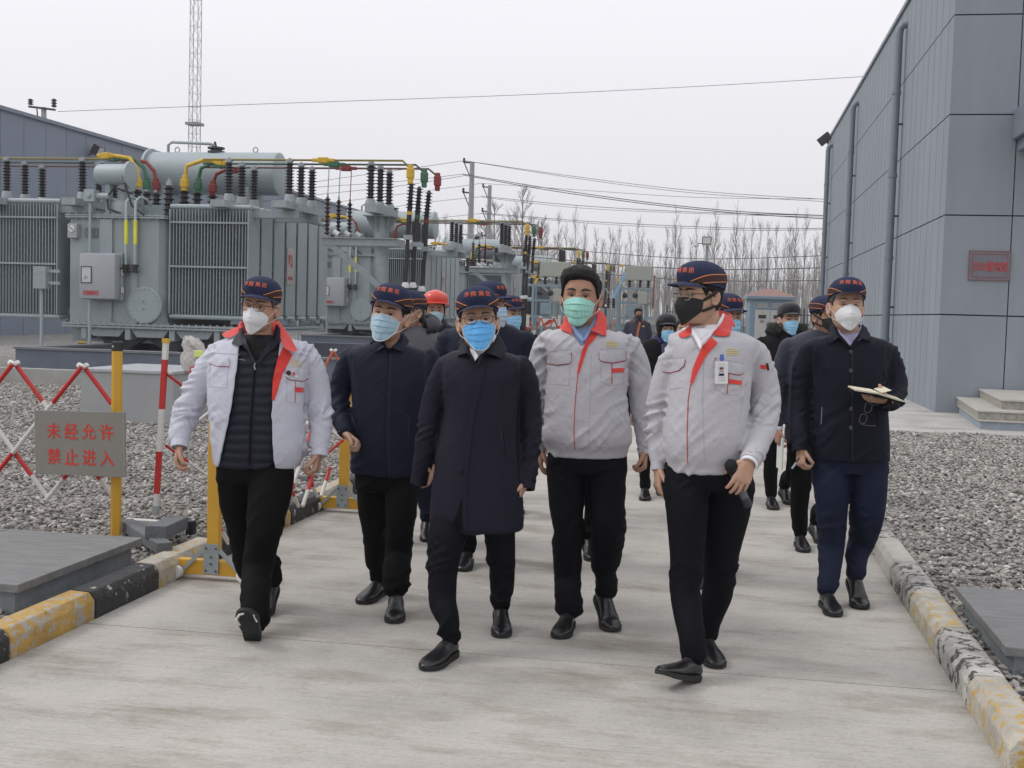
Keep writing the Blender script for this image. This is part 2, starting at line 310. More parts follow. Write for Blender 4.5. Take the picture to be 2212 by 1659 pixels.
# ================= right hand building =================
PAN = mat('panel_side', (.235, .265, .298), .75, var=.09, vs=1.4, bump=.08, bs=120, stretch=(1, 1, .22)); PANF = PAN
SEAM = mat('seam', (.012, .014, .018), .8); PIPE = mat('pipe_grey', (.17, .20, .235), .45, var=.06)
def right_building():
    x0, y0, y1, x1, H_ = 3.63, 21.84, 49.0, 16.0, 8.5
    root = empty('switchgear_building', (x0, y0, 0)); tag(root, 'tall blue grey panelled building with three downpipes at the right', 'building')
    L = lambda x, y, z: (x - x0, y - y0, z); zs = [0, 1.75, 3.46, 5.17, 6.85, H_]
    core = MB().bb(.02, x1 - x0, .02, y1 - y0 - .02, 0, H_ - .03).build('wall_core', SEAM, root)
    a = MB(); g = .012
    yy = [21.84, 27.45, 37.4, 46.6, 49.0]; fl = MB()
    for ya, yb in zip(yy, yy[1:]):
        for za, zb in zip(zs, zs[1:]): a.bb(0, .1, ya - y0 + (g if ya > 22 else 0), yb - y0 - g, za + (g if za else 0), zb - g)
    a.build('side_wall', PAN, root)
    gr = MB(); y = 22.35
    while y < 49:
        gr.bb(-.003, .02, y - y0 - .0035, y - y0 + .0035, .02, H_ - .02); y += .68
    gr.build('panel_joint', mat('fine_joint', (.165, .188, .212), .8), root)
    f = MB(); xx = [3.63, 4.735, 7.4, 10.0, x1]
    for i, (xa, xb) in enumerate(zip(xx, xx[1:])):
        for za, zb in zip(zs, zs[1:]): f.bb(xa - x0 + (g * .8 if i else .1), xb - x0 - g * .8, 0, .1, za + (g if za else 0), zb - g)
    f.build('front_wall', PANF, root)
    MB().bb(-.05, x1 - x0, -.05, y1 - y0, H_, H_ + .09).build('roof', PIPE, root)
    for py in (27.7, 37.5, 46.4):
        p = MB(); zt = H_ - .42; cx = -.16; yb = py - y0
        p.tube([(cx, yb, .15), (cx, yb, zt - .22), (cx + .02, yb, zt - .1), (cx + .08, yb, zt - .02), (.06, yb, zt)], .085, 14)
        for z in (1.2, 3.0, 4.8, 6.6): p.tube([(cx, yb, z - .04), (cx, yb, z + .04)], .1, 14)
        pp = p.build('downpipe', PIPE, root, smooth=50)
        br_ = MB()
        for z in (1.9, 3.9, 5.9): br_.bb(cx - .02, 0, yb - .02, yb + .02, z, z + .04)
        br_.build('bracket', mat('dark_iron', (.03, .03, .035), .5), pp)
    # canopy over the door on the front wall
    c = W(2212, 240, y=y0 - .6)
    MB().bb(c.x - x0 - .03, c.x - x0 + 3, -1.2, 0, 4.75, 5.25).bb(c.x - x0 + .06, c.x - x0 + 3, -1.12, 0, 4.55, 4.75).build('canopy', PIPE, root, bevel=.02)
    # floodlight on the far roof corner is a thing of its own
    p = W(1787, 306, x=3.5); fl_ = empty('floodlight', p); tag(fl_, 'small black floodlight on the far roof corner of the right building', 'floodlight')
    MB().box((-.1, 0, .1), (.5, .12, .32), M=Matrix.Rotation(-.7, 3, 'Y')).build('lamp_housing', MATS['dark_iron'], fl_); MB().bar((.02, 0, -.1), (.05, 0, .12), .05).build('bracket', MATS['dark_iron'], fl_)
    # name plate
    a, b_ = W(2094, 541, y=y0 - .02), W(2181, 607, y=y0 - .02); cx, cz = (a.x + b_.x) / 2, (a.z + b_.z) / 2; wd, hg = b_.x - a.x, a.z - b_.z
    sg = empty('name_plate', (cx, y0 - .003, cz)); tag(sg, 'red edged name plate lettered for the 35 kV room on the front wall', 'sign')
    SR = mat('sign_red', (.42, .035, .03), .5); PLT = mat('plate_grey', (.15, .145, .175), .6)
    MB().bb(-wd / 2, wd / 2, -.022, 0, -hg / 2, hg / 2).build('plate', PLT, sg)
    fr = MB(); e = .022
    for k, t_ in ((0, .012), (.05, .012)):
        X, Z = wd / 2 - k, hg / 2 - k
        fr.bb(-X, X, -.026, -.021, Z - t_, Z).bb(-X, X, -.026, -.021, -Z, -Z + t_).bb(-X, -X + t_, -.026, -.021, -Z + t_, Z - t_).bb(X - t_, X, -.026, -.021, -Z + t_, Z - t_)
    fr.build('border', mat('border_red', (.22, .07, .06), .5), sg)
    text_obj('lettering', '35kV配电室', SR, sg, (.01, -.026, -.01), (1, 0, 0), (0, 0, 1), wd * .80, hg * .34, .016, .003)
right_building()
def steps():
    root = empty('entrance_steps', (3.72, 18.66, .05)); root.rotation_euler = (0, 0, R(-4.9)); tag(root, 'granite topped entrance steps with painted base by the right building', 'steps')
    ST = mat('granite', (.30, .285, .25), .6, var=.35, vs=14, bump=.1); TR = mat('granite_tread', (.45, .43, .39), .5, var=.12, vs=10); BL = mat('painted_plinth_blue', (.25, .29, .33), .8, var=.12, vs=6, col2=(.4, .4, .39), thr=.63)
    MB().bb(0.03, 6, 0, 3.19, -.05, .12).build('base', BL, root, bevel=.004)
    MB().bb(0.0, 6, -.03, 3.19, .12, .14).build('tread', TR, root, bevel=.004); MB().bb(.0, 6, .05, 3.19, .14, .255).build('riser', ST, root)
    MB().bb(-.02, 6, .02, 3.19, .255, .285).build('tread', TR, root, bevel=.005)
    MB().bb(.36, 6, .37, 3.19, .285, .41).build('riser', ST, root); MB().bb(.34, 6, .34, 3.19, .41, .44).build('tread', TR, root, bevel=.005)
steps()
# ================= left background building =================
def left_building():
    x0, y0 = -28.43, 34.0; root = empty('warehouse', (x0, y0, 0)); tag(root, 'long dark blue grey building with vertical cladding far left', 'building')
    CL = mat('cladding', (.175, .21, .265), .6, var=.05, vs=.5, bump=0); 
    MB().bb(-18, -.03, 0, 62, 0, 8.95).build('wall_core', mat('clad_gap', (.06, .07, .09), .8), root)
    c = MB(); y = 0
    while y < 61.9: c.bb(-.03, .0, y + .015, y + 1.59, .05, 8.95); y += 1.605
    c.build('wall', CL, root); MB().bb(-18, .12, -.1, 62.1, 8.95, 9.1).build('roof', mat('roof_trim', (.16, .19, .24), .5), root)
    f = W(211, 325, x=x0 + .4); o = empty('floodlight', f); tag(o, 'floodlight fixed high on the left building behind the busbars', 'floodlight')
    MB().box((0, 0, 0), (.35, .5, .45), M=Matrix.Rotation(.5, 3, 'Y')).build('lamp_housing', MATS['dark_iron'], o); MB().box((.17, -.06, -.06), (.06, .38, .34), M=Matrix.Rotation(.5, 3, 'Y')).build('glass', mat('lamp_glass', (.5, .52, .5), .2), o); MB().bar((-.4, 0, -.2), (0, 0, 0), .06).build('bracket', MATS['dark_iron'], o)
left_building()
# ================= transformer bays =================
TG = mat('transformer_grey', (.285, .33, .345), .5, var=.09, vs=1.5, bump=.04, col2=(.215, .25, .255), thr=.66); TG2 = mat('transformer_light', (.32, .375, .39), .5, var=.05, vs=2, bump=0)
CABM = mat('cabinet_grey', (.34, .36, .385), .45, var=.04, bump=0); GALV = mat('galvanised', (.29, .33, .34), .5, var=.14, vs=7, metal=.1, bump=.05)
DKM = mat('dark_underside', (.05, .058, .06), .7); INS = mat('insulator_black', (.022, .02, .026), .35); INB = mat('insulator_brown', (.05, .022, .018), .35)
WHT = mat('white_paint', (.68, .68, .66), .5); YELM = mat('phase_yellow', (.62, .40, .03), .5, bump=0); GRNM = mat('phase_green', (.035, .13, .075), .5, bump=0); REDM = mat('phase_red', (.22, .03, .028), .5, bump=0)
YSL = mat('sleeve_yellow', (.75, .75, .03), .5, bump=0); BLK = mat('rubber_black', (.018, .018, .02), .5, bump=0); GLS = mat('window_white', (.5, .52, .53), .3, bump=0)
def insul(mb, x, y, z0, z1, r=.075, n=8, seg=12, core=.55, d=(0, 0, 1)):
    h = z1 - z0; pr = [(r * core, 0)]
    for i in range(n):
        a = h * (i + .15) / n; b = h * (i + .5) / n; pr += [(r * core, a), (r, b), (r * .98, b + h * .06 / n), (r * core, b + h * .2 / n)]
    pr.append((r * core, h)); mb.lathe(pr, (x, y, z0), seg, d)
B1 = Vector((-12.9, 24.2, 0))
def PX(u, v, y):
    p = W(u, v, y=y) - B1; return p
def r1(x, y): return x * .329, 182.0 + y * .329
def r2(x, y): return 606.5 + x * .329, 303 + y * .329
def make_transformer():
    T = empty('transformer', B1); yf = 24.2
    a, b = PX(152, 470, yf), PX(352, 704, yf); x0, x1, zt, zb = a.x, b.x, a.z, b.z
    t = MB().prism([(x0, 0), (x1 - .12, 0), (x1, .22), (x1, 3.6), (x0, 3.6)], zb, zt, lambda p, q, h: (p, q, h))
    for u0_, u1_ in ((218, 245), (286, 300)):
        p, q = PX(u0_, 500, yf), PX(u1_, 500, yf); t.bb(p.x, q.x, -.06, .05, zb, zt - .02)
    t.build('tank', TG, T, bevel=.01)
    rim = MB().bb(x0 - .07, x1 + .05, -.09, 3.7, zt, zt + .035).bb(x0 - .07, x1 + .05, -.09, 3.7, zt + .045, zt + .075); k = x0
    while k < x1: rim.lathe([(.018, -.03), (.018, .1)], (k, -.06, zt), 6); k += .17
    rim.build('tank_rim', TG, T)
    bt = MB(); c0 = x0 - .12
    bt.bb(c0, x1 + 2.3, -.12, 3.9, zb - .02, zb + .02).bb(c0, x1 + 2.3, -.14, 3.9, zb - .075, zb - .035); k = c0 + .06
    while k < x1 + 2.2: bt.lathe([(.022, -.1), (.022, .05)], (k, -.09, zb), 6); k += .16
    bt.build('base_flange', TG, T)
    sk = MB()
    for k in range(4):
        xa = c0 + .55 + k * 1.02; sk.prism([(xa, zb - .08), (xa + .9, zb - .08), (xa + .75, zb - .26), (xa + .15, zb - .26)], -.05, .35, lambda p, q, h: (p, h, q)).bb(xa - .1, xa + .02, -.1, .3, zb - .32, zb - .08)
    sk.bb(c0, x1 + 1.2, .35, 3.3, zb - .4, zb - .08).build('skid', TG, T)
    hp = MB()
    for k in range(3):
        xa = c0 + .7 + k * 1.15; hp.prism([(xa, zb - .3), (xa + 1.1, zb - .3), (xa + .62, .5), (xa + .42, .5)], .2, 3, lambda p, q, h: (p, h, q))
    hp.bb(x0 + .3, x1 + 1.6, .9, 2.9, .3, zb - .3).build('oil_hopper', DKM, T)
    # manhole cover
    c = PX(315, 660, yf); d = MB().lathe([(.395, -.05), (.40, .0), (.40, .05), (.385, .065)], (c.x, -.02, c.z), 40, (0, -1, 0))
    for k in range(20):
        g = 2 * math.pi * k / 20; d.lathe([(.016, .06), (.016, .09)], (c.x + math.cos(g) * .36, -.02, c.z + math.sin(g) * .36), 6, (0, -1, 0))
    for s_ in (.09, -.07): d.tube([(c.x, -.09, c.z + s_ - .02), (c.x, -.13, c.z + s_), (c.x, -.09, c.z + s_ + .02)], .01, 6)
    d.build('manhole_cover', TG2, T, smooth=40)
    # control cabinet
    a, b = PX(169, 546, 23.75), PX(246, 647, 23.75); cab = MB().bb(a.x, b.x, -.42, -.16, b.z, a.z).build('control_cabinet', CABM, T, bevel=.05, smooth=50)
    MB().bb(a.x + .02, b.x + .03, -.16, -.04, b.z - .02, a.z + .02).build('back_box', TG, cab, bevel=.02)
    wx0, wx1, wz1, wz0 = a.x + .07, a.x + .28, a.z - .30, a.z - .62
    fr = MB(); 
    for q in ((wx0 - .02, wx1 + .02, wz1, wz1 + .02), (wx0 - .02, wx1 + .02, wz0 - .02, wz0), (wx0 - .02, wx0, wz0, wz1), (wx1, wx1 + .02, wz0, wz1)): fr.bb(q[0], q[1], -.432, -.41, q[2], q[3])
    fr.build('window_frame', DKM, cab); MB().bb(wx0, wx1, -.428, -.418, wz0, wz1).build('window', GLS, cab)
    dl = MB(); cc_ = ((wx0 + wx1) / 2 - .01, wz0 + .1); dl.tube([(cc_[0] + math.cos(g) * .035, -.43, cc_[1] + math.sin(g) * .035) for g in np.linspace(0, 6.28, 16)], .003, 4, False); dl.lathe([(.01, -.43 + .43), (.01, .006)], (cc_[0], -.428, cc_[1]), 8, (0, -1, 0)); dl.build('dial', DKM, cab)
    lp = MB().bb(a.x + .1, a.x + .46, -.426, -.418, b.z + .08, b.z + .18).build('label_plate', mat('label_red', (.36, .12, .12), .6), cab)
    text_obj('lettering', '1号主变', mat('sign_red', (.42, .035, .03)), lp, (a.x + .28, -.427, b.z + .13), (1, 0, 0), (0, 0, 1), .22, .06, .02, .002)
    hd = MB()
    for z_ in (b.z + .22, a.z - .38): hd.bb(b.x + .03, b.x + .05, -.2, -.12, z_ - .07, z_ + .05)
    hd.build('latch', WHT, cab)
    pp = PX(191, 660, 23.85); MB().tube([(pp.x, -.3, b.z), (pp.x, -.3, .06)], .038, 10).build('conduit', TG2, cab, smooth=60)
    # side box, left
    a, b = PX(71, 575, 23.5), PX(98, 624, 23.5); sb = MB().bb(a.x, b.x, -.7, -.5, b.z, a.z).build('junction_box', GALV, T, bevel=.01)
    MB().tube([((a.x + b.x) / 2, -.6, b.z), ((a.x + b.x) / 2, -.6, .06)], .035, 10).build('conduit', TG2, sb, smooth=60)
    MB().bb(b.x, x0 + .1, -.6, -.55, a.z - .12, a.z - .06).bb(b.x, x0 + .1, -.6, -.55, b.z + .1, b.z + .16).build('bracket', TG2, sb)
    # gauges and plate
    g = PX(160, 500, yf); gz = g.z; gg = MB().bb(x0 + .02, x0 + .24, -.16, 0, gz - .15, gz + .16).build('thermometer', CABM, T, bevel=.02)
    MB().lathe([(.07, 0), (.07, .02)], (x0 + .13, -.16, gz + .05), 20, (0, -1, 0)).build('dial', WHT, gg); MB().bar((x0 + .08, -.185, gz + .08), (x0 + .17, -.185, gz + .03), .012).build('needle', BLK, gg)
    a, b = PX(185, 492, yf), PX(212, 513, yf); MB().bb(a.x, b.x, -.03, 0, b.z, a.z).build('rating_plate', mat('plate_dark', (.14, .17, .175), .5, var=.5, vs=20), T)
    # pipes
    q0 = PX(201, 440, yf); MB().tube([(q0.x, -.12, q0.z), (q0.x, -.12, PX(201, 545, yf).z)], .03, 10).build('conduit', TG2, T, smooth=60)
    for u in (273, 293):
        a, b, c_ = PX(u, 425, 24.05), PX(u, 572, 24.05), PX(u + 12, 430, 24.05)
        p = MB().tube([(c_.x, .3, c_.z - .1), (c_.x, .1, c_.z + .02), (a.x + .04, -.05, a.z), (a.x, -.15, a.z - .1), (a.x, -.15, b.z)], .03, 10).build('sample_pipe', TG2, T, smooth=60)
        s0, s1 = PX(u, 476, 24.05), PX(u, 528, 24.05); MB().tube([(a.x, -.15, s1.z), (a.x, -.15, s0.z)], .036, 10).build('yellow_sleeve', YSL, p, smooth=60)
        v_ = MB().box((a.x, -.15, b.z - .02), (.12, .1, .05)).box((a.x, -.15, b.z - .09), (.07, .09, .1)).box((a.x, -.15, b.z - .15), (.12, .1, .04)).bar((a.x - .2, -.17, b.z - .08), (a.x, -.17, b.z - .08), .03); v_.build('valve', BLK, p)
    # turret, tap changer head and small conservator
    a, b = PX(225, 436, yf), PX(285, 468, yf)
    MB().bb(a.x, b.x + .5, .5, 1.8, zt, zt + .34).lathe([(.34, zt), (.34, zt + .32), (.28, zt + .4)], (a.x + .35, .3, 0), 20).build('turret', TG, T, smooth=40)
    mx_ = PX(201, 424, yf); mo = MB().box((mx_.x, -.05, mx_.z), (.24, .26, .26)).lathe([(.07, 0), (.07, .3)], (mx_.x + .1, -.05, mx_.z), 12, (1, 0, 0)).lathe([(.05, 0), (.05, .05)], (mx_.x, -.18, mx_.z), 12, (0, -1, 0)); mo.build('drive_head', TG2, T, bevel=.01)
    a, b = PX(207, 376, yf), PX(279, 377, yf); sc = MB().lathe([(.1, -.03), (.2, 0), (.225, .05), (.225, b.x - a.x - .05), (.29, b.x - a.x - .05), (.29, b.x - a.x), (.1, b.x - a.x + .02)], (a.x, .1, a.z), 28, (1, 0, 0)).build('small_conservator', TG2, T, smooth=40)
    lg = MB()
    for u in (231, 263): p = PX(u, 400, yf); lg.bb(p.x - .05, p.x + .05, .03, .17, zt, a.z - .1)
    lg.build('stand', TG, sc); rg = MB(); p0 = PX(214, 355, yf); rg.tube([(p0.x + .07 * math.cos(k), .1, p0.z + .07 * math.sin(k)) for k in np.linspace(0, 6.28, 14)], .012, 6, False); rg.build('lifting_eye', TG2, sc)
    cb = MB(); pts = [r1(x, y) for x, y in ((880, 720), (760, 680), (710, 740), (720, 820), (800, 850))]; cb.tube([tuple(PX(u, v, yf) + Vector((0, -.05, 0))) for u, v in pts], .022, 8)
    pts = [r1(x, y) for x, y in ((820, 600), (850, 700), (880, 800), (960, 860))]; cb.tube([tuple(PX(u, v, yf) + Vector((0, -.1, 0))) for u, v in pts], .022, 8); cb.build('cable_loop', BLK, T)
    # large conservator
    yc = 27.2; a, b = PX(328, 374, yc), PX(607, 376, yc); ln = b.x - a.x; zc = a.z; r_ = .50
    cn = MB().lathe([(.2, -.02), (r_ + .08, -.02), (r_ + .08, .04), (r_, .04), (r_, ln - .02), (r_ - .03, ln), (.1, ln + .015)], (a.x, yc - 24.2, zc), 48, (1, 0, 0)).build('conservator', TG2, T, smooth=40)
    for fx in (.18, .8): MB().bb(a.x + ln * fx - .06, a.x + ln * fx + .06, yc - 24.7, yc - 23.8, zt - .1, zc - .35).build('saddle', TG, cn)
    h = PX(467, 325, yc); vt = MB().lathe([(.2, 0), (.2, .05), (.13, .05), (.13, .1), (.2, .1), (.2, .14)], (h.x, yc - 24.2, zc + r_ - .02), 18)
    vt.tube([(h.x, yc - 24.2, zc + r_ + .12), (h.x - .04, yc - 24.2, zc + r_ + .25)], .03, 8); vt.build('breather_hatch', DKM, cn)
    bp = [r1(x, y) for x, y in ((1105, 640), (1105, 400), (1130, 380), (1380, 392), (1410, 402), (1422, 425))]; MB().tube([tuple(PX(u, v, yc)) for u, v in bp], .035, 10).build('breather_pipe', TG, cn, smooth=60)
    for u in (383, 552):
        p = PX(u, 324, yc); MB().tube([(p.x + .06 * math.cos(k), yc - 24.2, p.z + .06 * math.sin(k)) for k in np.linspace(0, 6.28, 14)], .014, 6, False).build('lifting_eye', TG, cn)
    # bushings on the lid
    for (x_, ya, yb, rr, dy) in ((1110, 665, 860, .13, .3), (1210, 690, 778, .13, 1.0), (1295, 705, 780, .13, 1.6), (1395, 722, 785, .12, 2.2), (905, 690, 780, .12, .9), (965, 705, 785, .12, 1.5), (1028, 712, 790, .12, 2.1)):
        p, q = PX(*r1(x_, ya), 24.2 + dy), PX(*r1(x_, yb), 24.2 + dy); z0 = min(zt + .05, q.z); m_ = MB(); insul(m_, p.x, dy, z0, p.z, rr, max(5, int((p.z - z0) / .1)), 16); bu = m_.build('bushing', INS, T, smooth=30)
        MB().lathe([(.07, 0), (.06, .08), (.03, .1), (.03, .16)], (p.x, dy, p.z), 12).build('terminal_cap', GALV, bu)
    # radiator banks
    def bank(xa, xb, ys_, dy, n, zb_, zt_, hang):
        nf = int((xb - xa) / .07)
        for i in range(n):
            y_ = ys_ + i * (dy + .13); m_ = MB()
            for k in range(nf + 1):
                x_ = xa + (xb - xa) * k / nf; th = .03 if k in (0, nf) else .016
                e = 0 if k in (0, nf) else .03
                m_.bb(x_ - th / 2, x_ + th / 2, y_ + e, y_ + dy - e, zb_ + .06, zt_ - .06)
            for z_ in (.62, .33): m_.bb(xa + .016, xb - .016, y_ - .012, y_ + .02, zb_ + (zt_ - zb_) * (1.38 * z_) - .02, zb_ + (zt_ - zb_) * (1.38 * z_) + .02)
            ra = m_.build('radiator', TG, T)
            for z_ in (zb_, zt_): MB().tube([(xa - .02, y_ + .1, z_), (xb + .03, y_ + .1, z_)], .055, 10).tube([(xa - .02, y_ + dy - .1, z_), (xb + .03, y_ + dy - .1, z_)], .055, 10).tube([(xb, y_ + .1, z_), (xb, y_ + dy - .1, z_)], .05, 8).build('header_pipe', TG2, ra, smooth=50)
            bv = MB(); bv.box((xb + .02, y_ + dy / 2, zb_ - .08), (.09, .12, .12)).lathe([(.05, 0), (.05, .09)], (xb + .03, y_ + dy / 2, zb_ - .06), 8, (1, 0, 0)); bv.build('drain_valve', GALV, ra)
    a, b = PX(367, 445, 24.3), PX(533, 688, 24.3)
    bank(a.x, b.x, .1, .62, 7, b.z, a.z, 1)
    c_, d_ = PX(0, 432, 24.3), PX(122, 684, 24.3); bank(d_.x - 1.75, d_.x, .1, .62, 7, d_.z, c_.z, 0)
    mf = MB()
    for z_ in (a.z - .42, b.z + .02):
        mf.tube([(x1 - .1, .6, z_), (a.x + .05, .6, z_)], .075, 12).tube([(d_.x - .05, .6, z_), (x0 + .1, .6, z_)], .075, 12)
        for x_ in ((x1 + a.x) / 2, (x0 + d_.x) / 2): mf.lathe([(.13, -.05), (.13, .05)], (x_, .6, z_), 14, (1, 0, 0))
    mf.build('manifold', TG2, T, smooth=50)
    a = PX(612, 572, 25.9); wn = MB().bb(b.x + .025, b.x + .035, 2.35, 2.78, a.z - .42, a.z + .42).build('warning_plate', mat('plate_pale', (.42, .38, .35), .5), T)
    text_obj('lettering', '禁止\n攀登', mat('sign_red', (.42, .035, .03)), wn, (b.x + .036, 2.565, a.z + .12), (0, 1, 0), (0, 0, 1), .3, .3, .02, .002)
    text_obj('lettering', '高压危险', mat('sign_red', (.42, .035, .03)), wn, (b.x + .036, 2.565, a.z - .28), (0, 1, 0), (0, 0, 1), .34, .09, .02, .002)
    return T
def make_bridge():
    B = empty('busbar_bridge', B1); ys_ = (.3, 1.0, 1.7); mats = (YELM, GRNM, REDM); zt = PX(495, 351, 24.5).z
    xL, xR = PX(-60, 340, 24.5).x, PX(882, 356, 24.5).x
    for k, (y, m_) in enumerate(zip(ys_, mats)):
        xb0 = PX(220, 340, 24.5 + y).x; xb1 = PX(470, 350, 24.5 + y).x
        dk = mat('busbar_%d' % k, [(.22, .16, .03), (.04, .075, .055), (.12, .055, .05)][k], .5, bump=0)
        MB().tube([(xL, y, zt + .06), (xb0 + .2, y, zt + .06)], .022, 8).build('busbar', dk, B)
        MB().tube([(xb1 - .2, y, zt + .06), (xR - .12 + k * .1, y, zt + .06), (xR + .02 + k * .12, y, zt - .08)], .022, 8).build('busbar', dk, B)
        tp = {0: (((905, 690), (900, 610), (905, 565), (850, 485), (760, 470), (640, 470)), ((1210, 690), (1215, 610), (1228, 535), (1330, 500), (1400, 500), (1480, 520))),
              1: (((965, 705), (962, 620), (950, 555), (890, 495), (780, 490), (700, 485)), ((1298, 708), (1302, 625), (1320, 550), (1390, 522), (1480, 540))),
              2: (((1030, 712), (1022, 620), (1012, 570), (960, 512), (900, 500), (800, 500)), ((1395, 722), (1400, 645), (1420, 590), (1480, 562), (1580, 565)))}[k]
        for tr in tp:
            pts = [PX(*r1(*q), 24.2 + (.9, 1.5, 2.1)[k]) for q in tr]; MB().tube([tuple(p) for p in pts], .045, 8).build('insulated_bar', m_, B, smooth=50)
            for i, j in ((0, 1), (-2, -1)):
                cv = MB(); p, q = pts[i], pts[j]; m2 = (p + q) / 2; dd = (q - p).normalized(); cv.bar(m2 - dd * .17, m2 + dd * .17, .12, .10); cv.bar(m2 - dd * .09, m2 + dd * .09, .165, .14)
                cv.build('joint_cover', m_, B, bevel=.02)
        p = PX(*r2([310, 380, 455][k], [162, 190, 217][k]), 24.5 + y); cv = MB().box((p.x, y, zt + .06), (.22, .14, .12)).box((p.x, y, zt + .06), (.5, .1, .07)); cv.build('joint_cover', m_, B, bevel=.02)
        q = (xR + .05 + k * .12, y, zt - .22); MB().box(q, (.11, .10, .40)).box((q[0], q[1], q[2] + .02), (.155, .13, .22)).build('joint_cover', m_, B, bevel=.03)
        for u in (15, 178, 495, 626):
            x = PX(u, 360, 24.5).x; m2 = MB(); insul(m2, x, y, zt - .66, zt, .105, 10, 14); io = m2.build('post_insulator', INS, B, smooth=30)
            MB().lathe([(.12, -.16), (.1, -.04), (.08, 0)], (x, y, zt - .66), 12).build('base_flange', GALV, io); MB().lathe([(.07, 0), (.07, .05), (.03, .06), (.03, .1)], (x, y, zt), 10).box((x, y, zt + .05), (.16, .1, .03)).build('cap', GALV, io)
    for u in (15, 178, 495, 626):
        x = PX(u, 360, 24.5).x; MB().bb(x - .2, x + .12, -.2, 2.2, zt - .98, zt - .83).build('bracket', GALV, B)
    x = PX(495, 360, 24.5).x; x2 = PX(626, 360, 24.5).x; x3 = PX(115, 400, 24.5).x; xr = PX(178, 400, 24.5).x
    for q in ((x - .3, x2 + .2, .35, .5, zt - 1.16, zt - 1.0), (x - .3, x2 + .2, 1.6, 1.75, zt - 1.16, zt - 1.0), (x3, xr + .3, .2, .32, zt - 1.12, zt - .98), (xr, xr + .1, .4, .5, 3.6, zt - 1.0), (x2 + .1, x2 + .2, .36, .49, 3.75, zt - 1.165), (x - .3, x - .2, 1.61, 1.74, 3.5, zt - 1.165)): MB().bb(*q).build('frame_beam', TG, B)
    return B
def make_column():
    yc = 25.5; p = PX(822, 600, yc); x = p.x; y = yc - 24.2; C_ = empty('support_column', B1 + Vector((x, y, 0)))
    zt = PX(495, 351, 24.5).z; zc = PX(822, 470, yc).z; za = PX(800, 516, yc).z; r_ = .165
    MB().tube([(0, 0, 0), (0, 0, zc)], r_, 24).build('post', GALV, C_, smooth=60)
    hd = MB().box((0, 0, zc + .02), (.66, .66, .03)).box((0, 0, zc + .13), (.26, 1.7, .17))
    for k in range(6):
        g = k * math.pi / 3 + .3; c_, s_ = math.cos(g), math.sin(g)
        hd.add([(c_ * r_, s_ * r_, zc - .34), (c_ * .33, s_ * .33, zc - .03), (c_ * .33, s_ * .33, zc), (c_ * r_, s_ * r_, zc), (c_ * r_ - s_ * .015, s_ * r_ + c_ * .015, zc - .34), (c_ * .33 - s_ * .015, s_ * .33 + c_ * .015, zc - .03), (c_ * .33 - s_ * .015, s_ * .33 + c_ * .015, zc), (c_ * r_ - s_ * .015, s_ * r_ + c_ * .015, zc)],
               [(0, 1, 2, 3), (7, 6, 5, 4), (0, 4, 5, 1), (1, 5, 6, 2), (2, 6, 7, 3)])
    hd.build('head_plate', GALV, C_)
    ya = -y + .3
    for k in range(3):
        yy = (-.7, 0, .7)[k]; m2 = MB(); insul(m2, -.05, yy, zc + .34, zt, .105, 10, 14); io = m2.build('post_insulator', INS, C_, smooth=30)
        MB().lathe([(.13, -.13), (.1, -.03), (.08, 0)], (-.05, yy, zc + .34), 12).build('base_flange', GALV, io); MB().lathe([(.07, 0), (.07, .05), (.03, .1)], (-.05, yy, zt), 10).build('cap', GALV, io)
    xa, xb = PX(706, 520, yc).x - x, PX(866, 520, yc).x - x
    MB().bb(xa, xb, -.36, -.3, za - .17, za).bb(xa, xb, -.42, -.3, za - .02, za).bb(xa, xb, .3, .36, za - .17, za).bb(xa, xa + .05, -.3, .3, za - .17, za).bb(xb - .05, xb, -.3, .3, za - .17, za).build('arm', GALV, C_)
    q0, q1 = PX(722, 528, yc), PX(828, 625, yc); MB().bar((q0.x - x, -.33, q0.z), (q1.x - x + .05, -.2, q1.z), .13, .05, up=(0, 1, 0)).build('brace', GALV, C_)
    for k, (u, va, vb) in enumerate(((708, 426, 500), (732, 432, 502), (756, 438, 506))):
        a, b = PX(u, va, yc - .33 + .3 * k), PX(u, vb, yc - .33 + .3 * k); m2 = MB(); insul(m2, a.x - x, -.33 + .3 * k, za + .05, a.z, .07, 9, 12, .45); ar = m2.build('surge_arrester', INB if k == 0 else INS, C_, smooth=30)
        MB().tube([(a.x - x, -.33 + .3 * k, a.z), (a.x - x, -.33 + .3 * k, a.z + .08)], .02, 8).tube([(a.x - x, -.33 + .3 * k, a.z + .06), (a.x - x + .02, -.33 + .3 * k, zt + .03)], .011, 6).build('lead', REDM if k == 2 else GALV, ar)
        MB().lathe([(.055, 0), (.055, .13)], (a.x - x + .15, -.33 + .3 * k, za + .13), 12, (.8, 0, -.5)).build('counter', WHT, ar)
    return C_
